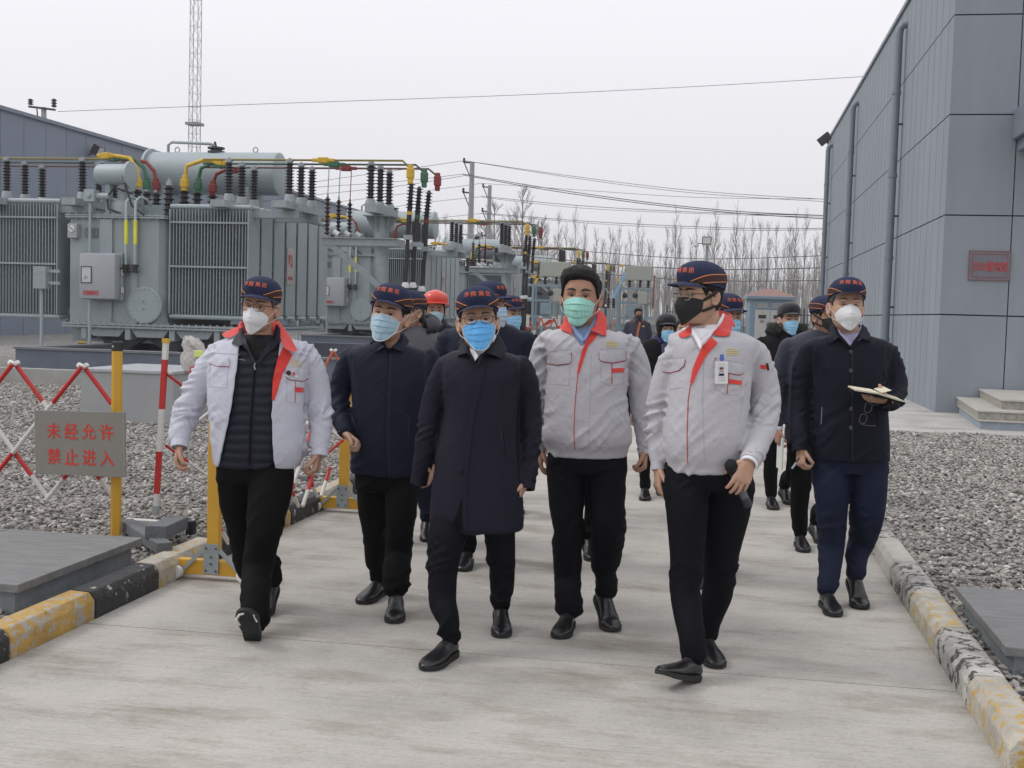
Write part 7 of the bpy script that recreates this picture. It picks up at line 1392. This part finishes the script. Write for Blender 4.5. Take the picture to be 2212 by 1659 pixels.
# ================= the people behind =================
def crowd(u, d, hgt, label, coat, coatm, trm, yaw=0, rot=0, skin=1, headgear='cap', maskk='surgical', maskm_=None, hairm=None, hairst='cap', wide=1.0, step=.15, seed=0, foot=None, head_du=0, head_z=0, parka=False, hands=True, glasses=False, dfoot=(0, 0)):
    c = hgt / 1.72; P = Person((0, 1, 0, 1), d, u, label, True, rot, skin); K = lambda rows: [(x * wide * c, y, z * c, r_ * c * wide) for x, y, z, r_ in rows]
    H = Head(P, Vector((head_du, -.04, 1.595 * c + head_z)), yaw - rot, 4, 0, 1.0 * c)
    T = [(1.505, -.06, .06, .07, 0), (1.485, -.11, .11, .10, .01), (1.455, -.17, .17, .12, .015), (1.40, -.205, .205, .135, .01), (1.25, -.205, .205, .15, 0), (1.05, -.195, .195, .155, 0), (.92, -.20, .20, .155, 0), ((.78 if not parka else .72), -.205, .205, .15, 0)]
    tr = [(z * c, a * wide * c, b * wide * c, h * c, y) for z, a, b, h, y in T]
    la = K([(-.195, .02, 1.40, .060), (-.235, .04, 1.25, .062), (-.26, .05, 1.10, .060), (-.268, .02, .97, .052), (-.262, -.03, .85, .043)]); ra = K([(.195, .02, 1.40, .060), (.235, .04, 1.25, .062), (.26, .05, 1.10, .060), (.268, .03, .97, .052), (.262, .0, .85, .043)])
    P.body = empty('tmp'); tmp = P.body; a1 = shoe(P, Vector((-.10 * c, -step, 0.001)), 'ball', -6, 0); a2 = shoe(P, Vector((.10 * c, step, 0.001)), 'ball', 6, -18)
    l1 = K([(-.095, 0, .86, .095), (-.10, -.02, .70, .088), (-.10, -.06, .48, .070), (-.10, -.03, .28, .060), (-.10, 0, .2, .055)]); l2 = K([(.095, 0, .86, .095), (.10, .0, .70, .088), (.10, -.02, .48, .070), (.10, .05, .28, .060), (.10, .1, .2, .055)]); l1 = leg_end(l1, a1, .052); l2 = leg_end(l2, a2, .052)
    hs = [hand_mesh(Vector(la[-1][:3]) + Vector((0, 0, -.03)), (0, -.15, -1), (.9, .3, 0), (.1, -1, 0), (30, 40, 30), vox=.004), hand_mesh(Vector(ra[-1][:3]) + Vector((0, 0, -.03)), (0, -.15, -1), (-.9, .3, 0), (-.1, -1, 0), (30, 40, 30), vox=.004)]
    nk = [(0, .0, 1.40 * c, .058), (0, -.01, 1.48 * c, .054), (head_du, -.02, 1.54 * c + head_z, .052)]
    P.start(up_body(P, H, nk, tr, (la, ra), (l1, l2)), H, .015, hs); reparent(tmp, P.body)
    j = P.garment(coat, [torso(tr, ex=2.3), limb(la, 18), limb(ra, 18)], coatm, .013, std_folds(P, (0, 0, 1.4 * c), (0, 0, .8 * c), (la, ra), .014, .009), seed)
    P.garment('trousers', [torso([(.92 * c, -.17 * c, .17 * c, .12, 0), (.84 * c, -.18 * c, .18 * c, .12, 0), (.78 * c, -.18 * c, .18 * c, .115, 0)], 28, 3)] + [limb(l_, 16, 4) for l_ in (l1, l2)], trm, .014, leg_folds((l1, l2), .007), seed + 1)
    if not parka: collar_band(P, (0, .0, 1.475 * c), .070, .075, .045, 22, coatm, .03, .03, .035, .02, coat, parent=j)
    if headgear == 'cap': H.cap()
    elif headgear == 'black': H.cap(None, CAPD, CAPD, True)
    elif headgear == 'dark': H.cap('华翔集团', CAPD, CAPD)
    elif headgear == 'helmet': H.helmet(mat('helmet_red', (.62, .055, .035), .35, var=.03, bump=0, coat=.3))
    H.hair(hairst, hairm or HAIR); H.face(1, 'narrow')
    if maskk: H.mask(maskk, maskm_ or MMB, edge=None)
    return P, H, j, la, ra
S6 = dict(seed=31)
P, H, j, la, ra = crowd(897, 8.1, 1.70, 'man in grey hooded parka and cap looking left, behind the navy jacket', 'parka', GREYJ, JEAN, yaw=-48, skin=0, hairm=HAIRG, maskm_=MMB, parka=True, seed=31, head_du=-.04)
def hood(P, m, fur=None, c=1.0, j=None, z=1.49):
    V = []; 
    for a in np.linspace(R(35), R(325), 40):
        s_, co = math.sin(a), -math.cos(a); b_ = math.exp(-((a - math.pi) / 1.2) ** 2)
        for k, (r_, h) in enumerate(((.085, -.04), (.085, .05 + .01 * b_), (.11, .075), (.14 + .03 * b_, .055), (.165 + .05 * b_, .01), (.15, -.03))): V.append((r_ * s_ * 1.05, r_ * co * .9 + .01, z + h - .02 * math.cos(a) + .006 * math.sin(a * 11 + k)))
    o = link('hood', V, [(i * 6 + q, (i + 1) * 6 + q, (i + 1) * 6 + q + 1, i * 6 + q + 1) for i in range(39) for q in range(5)], m, j or P.body, 60); s_ = o.modifiers.new('cloth', 'SOLIDIFY'); s_.thickness = .02
    if fur:
        rs = random.Random(4); F = MB()
        for i in range(2600):
            a = R(rs.uniform(30, 330)); r_ = .13 + rs.uniform(-.03, .03); p = Vector((r_ * math.sin(a) * 1.05, -r_ * math.cos(a) * .9 + .01, z + .055 + rs.uniform(-.045, .035))); d = Vector((math.sin(a) + rs.uniform(-.8, .8), -math.cos(a) + rs.uniform(-.8, .8), rs.uniform(-.7, .9))).normalized(); F.tube([p, p + d * .022], [.0016, .0004], 3, False)
        f_ = F.build('fur_trim', fur, o, smooth=80); f_['kind'] = 'stuff'
hood(P, mat('hood_dark', (.035, .035, .045), .6, bump=.3, bs=60, spec=.5), None, 1, j, 1.48)
P.decal
P, H, j, la, ra = crowd(940, 10.2, 1.71, 'person in a red hard hat, mostly hidden behind the grey parka', 'jacket', NAVY, JEAN, yaw=8, skin=0, headgear='helmet', maskm_=MLB, seed=37, head_du=.0)
P, H, j, la, ra = crowd(1052, 7.45, 1.76, 'man in navy coat and cap looking right, behind the long overcoat', 'coat', NAVY, TRB, yaw=58, skin=2, maskm_=MPB, seed=41, head_du=.02, parka=True, step=.1, wide=1.15)
collar_band(P, (0, .0, 1.475 * 1.02), .070, .075, .045, 22, NAVY, .03, .03, .035, .02, 'coat', parent=j)
P, H, j, la, ra = crowd(1102, 9.3, 1.70, 'man in dark coat mostly hidden, cap just right of the navy coated man', 'coat', BLKC, TRB, yaw=40, skin=1, maskm_=MMB, seed=43)
P, H, j, la, ra = crowd(1262, 7.6, 1.69, 'person hidden behind the tall bareheaded man with just a cap edge showing', 'coat', BLKC, TRB, yaw=0, skin=1, maskm_=MMB, seed=45, head_du=-.02)
P, H, j, la, ra = crowd(1556, 7.2, 1.72, 'person in cap hidden behind the man with the microphone', 'coat', NAVY, TRB, yaw=25, skin=0, hairm=HAIRG, maskm_=MMB, seed=47, head_du=.03)
# far man in navy work jacket
P, H, j, la, ra = crowd(1378, 25.5, 1.73, 'distant bareheaded man in a navy work jacket with orange front strip', 'work_jacket', mat('work_navy', (.018, .022, .045), .7, bump=.2), TRB, yaw=6, skin=2, headgear=None, maskk='sponge', maskm_=MK, seed=51, wide=1.02)
def front_strip(P, j, on, m, pts, w_=.018, name='placket'):
    Q = []
    for x, z in pts:
        h = P.bv[on].ray_cast(Vector((x, -.6, z)), Vector((0, 1, 0))); 
        if h[0] is not None: Q.append(h[0] - Vector((0, .004, 0)))
    m_ = MB()
    for a, b in zip(Q, Q[1:]): m_.bar(a, b, .008, w_ * 2, up=(1, 0, 0)) if False else m_.bar(a, b, w_ * 2, .008, up=(0, 1, 0))
    m_.build(name, m, j)
OR = mat('strip_orange', (.42, .12, .05), .7, bump=0)
front_strip(P, j, 'work_jacket', OR, [(.03, 1.44), (.01, 1.35), (-.015, 1.22), (-.035, 1.08), (-.04, .95)], .022); front_strip(P, j, 'work_jacket', OR, [(-.06, 1.475), (-.11, 1.45)], .02, 'collar_edge'); front_strip(P, j, 'work_jacket', OR, [(.06, 1.475), (.10, 1.45)], .02, 'collar_edge'); front_strip(P, j, 'work_jacket', YELM, [(.08, 1.36), (.13, 1.355)], .015, 'embroidery')
H.hair('thick')
# woman with scarf
P, H, j, la, ra = crowd(1424, 10.5, 1.60, 'woman in black coat, dark cap and violet scarf with a light blue mask', 'coat', BLKC, TRB, yaw=6, skin=1, headgear='black', hairst='long', maskm_=MMB, seed=53, wide=.95, parka=True, head_du=.06)
V = []; c = 1.60 / 1.72; SC = mat('scarf_violet', (.022, .018, .085), .85, bump=.4, bs=90, sheen=.3)
for k, (zz, r_) in enumerate(((1.44, .09), (1.47, .10), (1.505, .085), (1.53, .078))):
    for a in np.linspace(0, 2 * math.pi, 28, endpoint=False): V.append((r_ * math.sin(a) * 1.1 + .03, -r_ * math.cos(a), zz * c + .01 * math.sin(a * 3 + k)))
o = link('scarf', V, grid_faces(4, 28) + [tuple(range(28))[::-1], tuple(range(84, 112))], SC, P.body, 60)
m_ = MB(); m_.tube([(.05, -.11, 1.45 * c), (.06, -.165, 1.3 * c), (.05, -.17, 1.1 * c), (.06, -.17, .9 * c)], .04, 10); m_.build('scarf_end', SC, o, smooth=60)
P, H, j, la, ra = crowd(1476, 11.5, 1.58, 'person mostly hidden between the woman and the microphone man', 'coat', NAVY, TRB, yaw=-5, skin=0, headgear=None, hairst='cap', maskm_=MMB, seed=55)
# smiling man with fur hood and folder
P, H, j, la, ra = crowd(1702, 10.2, 1.72, 'smiling man in a black coat with fur trimmed hood, black folder in hand', 'coat', BLKC, TRB, yaw=10, skin=1, headgear='black', maskm_=MMB, seed=57, parka=True, wide=1.02)
hood(P, BLKC, mat('fur_grey', (.09, .085, .08), .9, var=.5, vs=40, bump=0), 1, j, 1.47); fo = P
p = ra[-1]; f_ = MB().box((p[0] + .0, -.10, p[2] - .24), (.24, .03, .38), M=Matrix.Rotation(.08, 3, 'Y')).build('folder', mat('folder_black', (.012, .013, .02), .45, bump=.1), None, bevel=.006); f_.location = P.base; f_.rotation_euler = (0, 0, YAW); tag(f_, 'black folder hanging from the hand of the man with the fur hood', 'folder')
# navy coat behind the notebook man
P, H, j, la, ra = crowd(1774, 8.4, 1.75, 'man in navy overcoat and black mask half hidden behind the notebook reader', 'overcoat', mat('coat_navy_blue', (.013, .017, .034), .7, bump=.2, bs=200, sheen=.1), TRB, yaw=30, skin=2, maskk='sponge', maskm_=MK, seed=61, parka=True, wide=1.05, head_du=.02)
m_ = MB(); q = la[-1]; m_.lathe([(.036, 0), (.037, .018), (.03, .02)], (q[0], q[1], q[2] - .035), 18, (0, 0, 1)); m_.build('shirt_cuff', SHW, j, smooth=60)
pa = MB().box((la[-1][0] + .02, -.05, la[-1][2] - .2), (.012, .16, .22)).build('folded_paper', mat('paper', (.6, .6, .58), .8), None); pa.location = P.base; pa.rotation_euler = (0, 0, YAW); tag(pa, 'folded white paper in the hand beside the black folder', 'paper')
# ================= barriers, sign, loose things =================
YP = mat('post_yellow', (.60, .33, .03), .5, var=.08, vs=3, bump=.05); RDP = mat('bar_red', (.46, .022, .018), .45, var=.1, vs=6, bump=.05); WHP = mat('bar_white', (.60, .60, .57), .5, var=.08, vs=8, bump=.05); ORP = mat('bar_faded', (.46, .10, .05), .6, var=.1, vs=6)
def lattice(root, a, b, z0, z1, n, half=0, r_=.0125, red=None, lo=0, hi=0):
    """scissor lattice from a to b (2D points in the root frame), n diamonds"""
    red = red or RDP; a = Vector((a[0], a[1], 0)); b = Vector((b[0], b[1], 0)); zm = (z0 + z1) / 2; st = (b - a) / n; nn = Vector((-(b - a).y, (b - a).x, 0)).normalized() * r_ * 1.1
    for i in range(-1, n + 2):
        for s in (1, -1):
            if (i < 0 and s < 0) or (i > n and s > 0): continue
            # each bar runs over one diamond from bottom to top, red and white halves
            p = a + st * i + Vector((0, 0, z1)); q = p + st * 1.5 * s - Vector((0, 0, z1 - z0)); o = nn * s
            ta, tb_ = sorted(((-lo - i) / (1.5 * s), (n + hi - i) / (1.5 * s))); ta = max(0, ta); tb_ = min(1, tb_); bar = None
            for (u0_, u1_), c_ in zip(((0, .27), (.27, .66), (.66, .83), (.83, 1)), (red, WHP, red, WHP)):
                u0_, u1_ = max(u0_, ta), min(u1_, tb_)
                if u1_ - u0_ < .02: continue
                tb = MB().tube([p.lerp(q, u0_) + o, p.lerp(q, u1_) + o], r_, 10).build('paint_band' if bar else 'lattice_bar', c_, bar or root, smooth=60); bar = bar or tb
    kn = MB()
    for i in range(n + 1):
        p = a + st * i + Vector((0, 0, z1)); kn.lathe([(r_ * 1.3, -.012), (r_ * 1.5, 0), (r_ * 1.3, .012)], p + Vector((-.02, 0, .008)), 10, (.6, 0, .8)); kn.lathe([(r_ * 1.3, -.012), (r_ * 1.5, 0), (r_ * 1.3, .012)], p + Vector((.02, 0, .008)), 10, (-.6, 0, .8))
    kn.build('bar_caps', WHT, root, smooth=50)
# first barrier: lattice coming in from the left to the yellow post
pa = W(250, 1150, z=.1); yA = pa.y
b1 = empty('expanding_barrier', (pa.x, yA, 0)); tag(b1, 'red and white expanding barrier ending at the square yellow post with black cap', 'barrier', 'red and white expanding barriers')
zt = W(255, 738, y=yA).z; w_ = .066
mm = MB(); ch = .012; poly = [(-w_ / 2 + ch, -w_ / 2), (w_ / 2 - ch, -w_ / 2), (w_ / 2, -w_ / 2 + ch), (w_ / 2, w_ / 2 - ch), (w_ / 2 - ch, w_ / 2), (-w_ / 2 + ch, w_ / 2), (-w_ / 2, w_ / 2 - ch), (-w_ / 2, -w_ / 2 + ch)]
c_, s_ = math.cos(.5), math.sin(.5); poly = [(x * c_ - y * s_, x * s_ + y * c_) for x, y in poly]
MB().prism(poly, .03, zt - .045, lambda x, y, h: (x, y, h)).build('post', YP, b1); MB().prism([(x * 1.07, y * 1.07) for x, y in poly], zt - .06, zt, lambda x, y, h: (x, y, h)).build('post_cap', BLK, b1, bevel=.004); MB().lathe([(.005, 0), (.005, .004)], (-.005, -.045, zt - .03), 10, (0, -1, 0)).build('rivet', WHT, b1)
yl = yA + .06; p0, p1, pm = W(30, 787, y=yl), W(179, 790, y=yl), W(96, 1079, y=yl); pit_ = (p1.x - p0.x) / 1.0; zt_, zb_ = p0.z, pm.z
lattice(b1, (p1.x - b1.location.x, .06), (p1.x - pit_ * 4 - b1.location.x, .06), zb_, zt_, 4, r_=.0155, lo=.46)
# sign board
q = [W(70, 884, y=yA - .09), W(276, 1033, y=yA - .09)]; cx, cz = (q[0].x + q[1].x) / 2, (q[0].z + q[1].z) / 2; bw, bh = q[1].x - q[0].x, q[0].z - q[1].z
sg = empty('sign_board', (cx, yA - .09, cz)); sg.rotation_euler = (0, R(-1.6), R(-6)); tag(sg, 'grey metal sign board with two lines of red characters on the yellow post', 'sign')
MB().bb(-bw / 2, bw / 2, -.008, .008, -bh / 2, bh / 2).build('board', mat('sign_grey', (.235, .225, .20), .45, var=.06, vs=2, metal=.2, bump=.05), sg, bevel=.003); MB().bb(-bw / 2 - .001, bw / 2 + .001, -.0085, .0085, bh / 2 - .004, bh / 2 + .001).bb(bw / 2 - .006, bw / 2 + .001, -.0088, .0085, -bh / 2, bh / 2 - .004).build('edge', mat('sign_edge', (.30, .30, .28), .3, metal=.4), sg)
SGR = mat('sign_letters', (.56, .035, .018), .6, bump=0)
for k, line in enumerate(('未经允许', '禁止进入')):
    for i, chh in enumerate(line): text_obj('character', chh, SGR, sg, (bw * (-.29 + .197 * i) + .005, -.0082, bh * (.19 - .40 * k)), (1, 0, 0), (0, 0, 1), bw * .15, bh * .25, .013, .002)
MB().bb(bw * .36, bw * .40, .008, .03, -.05, .05).build('clamp', GALV, sg)
# second post, red and white, with lattice going back to the right
pb = W(336, 1118, z=.1); tb = W(359, 731, y=pb.y + .05); b2 = empty('expanding_barrier', (pb.x, pb.y, 0)); tag(b2, 'leaning red and white post with lattice, standing in the gravel behind the left man', 'barrier', 'red and white expanding barriers')
a = Vector((0, 0, .12)); e = Vector((tb.x - pb.x, .05, tb.z)); po = MB().bar(a.lerp(e, .04), a.lerp(e, .12), .032).build('post', WHP, b2)
for m_, f0, f1 in ((RDP, .12, .36), (WHP, .36, .60), (RDP, .60, .88), (WHP, .88, .975), (YELM, .975, 1.0)): MB().bar(a.lerp(e, f0), a.lerp(e, f1), .033 if m_ is not YELM else .042).build('paint_band', m_, po)
MB().bar(a, a.lerp(e, .05), .038).build('foot', GALV, b2); zz = [W(392, 785, y=pb.y + .2).z]
lattice(b2, (.04, .06), (1.05, .9), .35, 1.1, 2, r_=.010)
bgb = empty('plastic_bag', W(425, 775, y=pb.y + .55)); tag(bgb, 'pale translucent plastic bag tied on the lattice behind the left shoulder', 'bag'); rs = random.Random(3); V = []; n = 24
for k, (z, r_) in enumerate(((-.12, .05), (-.10, .09), (-.04, .10), (.02, .09), (.06, .07), (.10, .075), (.14, .05), (.16, .02))):
    for i in range(n): a_ = 2 * math.pi * i / n; rr_ = r_ * (1 + .22 * math.sin(a_ * 3 + k) + rs.uniform(-.10, .10)); V.append((rr_ * math.cos(a_) * 1.15 - (.05 if k > 4 else 0) * (k - 4) * .5, rr_ * math.sin(a_) * .6, z + rs.uniform(-.012, .012)))
link('bag_film', V, grid_faces(8, n) + [tuple(range(n))[::-1], tuple(range(7 * n, 8 * n))], mat('bag_film', (.55, .54, .52), .35, var=.15, vs=14, bump=.5, bs=40, trans=.25), bgb, 30); MB().box((.03, -.02, -.09), (.12, .10, .08)).build('red_packet', mat('packet_red', (.42, .06, .06), .5), bgb, bevel=.02); MB().box((.05, -.075, .04), (.07, .015, .05)).build('yellow_packet', mat('packet_lime', (.62, .72, .22), .5), bgb, bevel=.006)
# wheeled posts on the road
def wheeled(u0_, v0, ztop, label, lat=None, yawr=0):
    p = W(u0_, v0, z=0); b = empty('expanding_barrier', (p.x, p.y, 0)); b.rotation_euler = (0, 0, yawr); tag(b, label, 'barrier', 'red and white expanding barriers')
    MB().bar((0, 0, .17), (0, 0, ztop), .072, .05).build('post', YP, b, bevel=.003); MB().bb(-.24, .27, -.03, .03, .03, .115).build('foot', YP, b, bevel=.004); MB().bb(-.30, -.24, -.031, .031, .028, .117).bb(.27, .33, -.031, .031, .028, .117).build('foot_end', BLK, b)
    pl = MB().bb(-.045, .045, -.045, -.034, .04, .215).build('plate', GALV, b); MB().bar((-.05, -.04, .18), (-.17, -.04, .06), .022, .012, up=(0, 1, 0)).build('brace', GALV, b); MB().bar((.05, -.04, .18), (.17, -.04, .06), .022, .012, up=(0, 1, 0)).build('brace', GALV, b)
    bo = MB(); [bo.lathe([(.006, 0), (.006, .006)], (x, -.045, z), 8, (0, -1, 0)) for x, z in ((-.03, .06), (.03, .06), (0, .10), (0, .14), (-.03, .19), (.03, .19))]; bo.build('bolts', DKM, pl)
    for x in (-.2, .2): MB().lathe([(.02, -.018), (.036, -.014), (.036, .014), (.02, .018)], (x, -.06, .046), 18, (.25, 1, 0)).build('wheel', WHT, b, smooth=40)
    if lat: lattice(b, *lat)
    return b
p3, p4 = W(462, 1262, z=0), W(742, 1108, z=0)
wheeled(462, 1252, 1.12, 'yellow post on a wheeled foot by the kerb, behind the leg of the left man', ((-.03, .10), (p4.x - p3.x - .10, p4.y - p3.y - .06), .15, .72, 5, 0, .014))
wheeled(742, 1106, 1.14, 'yellow post on a wheeled foot, seen between the left man and the navy jacket', ((.02, .05), (-.1, 2.4), .32, 1.0, 4, 0, .015, ORP))
# a run of farther barriers
for i, (u, v) in enumerate(((655, 1000), (1134, 845), (1202, 826))):
    d = [12.5, 31, 36][i]; p = W(u, 900, d=d); p.z = 0; b = empty('expanding_barrier', p); tag(b, ['faded orange barrier lattice beyond the navy jacketed shoulder', 'far red barrier with white tipped post by the cable ducts', 'farthest red barrier left of the tall man'][i], 'barrier', 'red and white expanding barriers')
    hh = [1.05, 1.5, 1.5][i]
    if i: po = MB().bar((0, 0, 0), (0, 0, hh * .8), .07).build('post', RDP, b); MB().bar((0, 0, hh * .8), (0, 0, hh), .072).build('post_top', WHP, po); MB().bar((0, 0, hh), (0, 0, hh + .03), .078).build('post_cap', YELM, po)
    lattice(b, (0, .05), (1.6 if i else 1.9, .6), (.25 if i else .3), hh + (.08 if not i else -.05), 7 if not i else 5, r_=.014 if not i else .02, red=ORP)
# loose kerb blocks and castor on the gravel
GB = mat('block_grey', (.12, .13, .14), .8, var=.15, vs=8, bump=.4, bs=60)
def block(u, v, z, u1, v1, wd, ht, ry, tilt, label):
    a, b_ = W(u, v, z=z), W(u1, v1, z=z); p = (a + b_) / 2; ln = (b_ - a).length; ry = math.atan2(b_.y - a.y, b_.x - a.x) - math.pi / 2; o = MB().box((0, 0, 0), (wd, ln, ht)).build('loose_block', GB, bevel=.006, loc=p); o.rotation_euler = (tilt, 0, ry); tag(o, label, 'concrete block', 'loose blocks weighing down the barrier foot')
block(272, 1126, .14, 356, 1190, .09, .065, 0, 0.03, 'long loose grey block lying flat, nearer of the two by the yellow post')
block(336, 1156, .20, 384, 1124, .13, .08, 0, -.06, 'loose grey block tilted across the barrier foot, farther of the two')
p = W(300, 1128, z=.13); f_ = empty('barrier_foot', p); tag(f_, 'white metal barrier foot with black end lying in the gravel under the blocks', 'barrier foot'); MB().box((.05, .05, -.02), (.34, .06, .06)).build('bar', WHP, f_, bevel=.004); MB().box((-.16, .05, -.02), (.08, .062, .062)).build('end_cap', BLK, f_)
p = W(403, 1142, z=.12); f_ = empty('castor', p); tag(f_, 'small black castor with white wheel beside the tilted block', 'castor'); MB().box((.03, 0, .01), (.05, .06, .09)).build('housing', BLK, f_, bevel=.004); MB().lathe([(.015, -.015), (.032, -.012), (.032, .012), (.015, .015)], (-.03, -.02, -.01), 16, (1, .3, 0)).build('wheel', WHT, f_, smooth=40)
o = MB().box((0, 0, 0), (.30, .2, .05)).build('loose_plate', SLM, bevel=.004, loc=W(640, 1030, z=.09)); tag(o, 'flat grey plate lying in the gravel under the far lattice', 'plate')
# ================= thin winter haze =================
hz = MB().bb(-140, 140, -12, 330, -1.2, 60).build('haze', mat('haze_mat', (1, 1, 1), bump=0)); hz['kind'] = 'stuff'; tag(hz, 'thin pale winter haze over the yard', 'haze')
hm = hz.data.materials[0]; hn = hm.node_tree; hn.nodes.clear(); ho = hn.nodes.new('ShaderNodeOutputMaterial'); hv = hn.nodes.new('ShaderNodeVolumePrincipled')
hv.inputs['Color'].default_value = (.93, .93, .97, 1); hv.inputs['Density'].default_value = .0008; hv.inputs['Anisotropy'].default_value = .2; hn.links.new(hv.outputs[0], ho.inputs['Volume'])
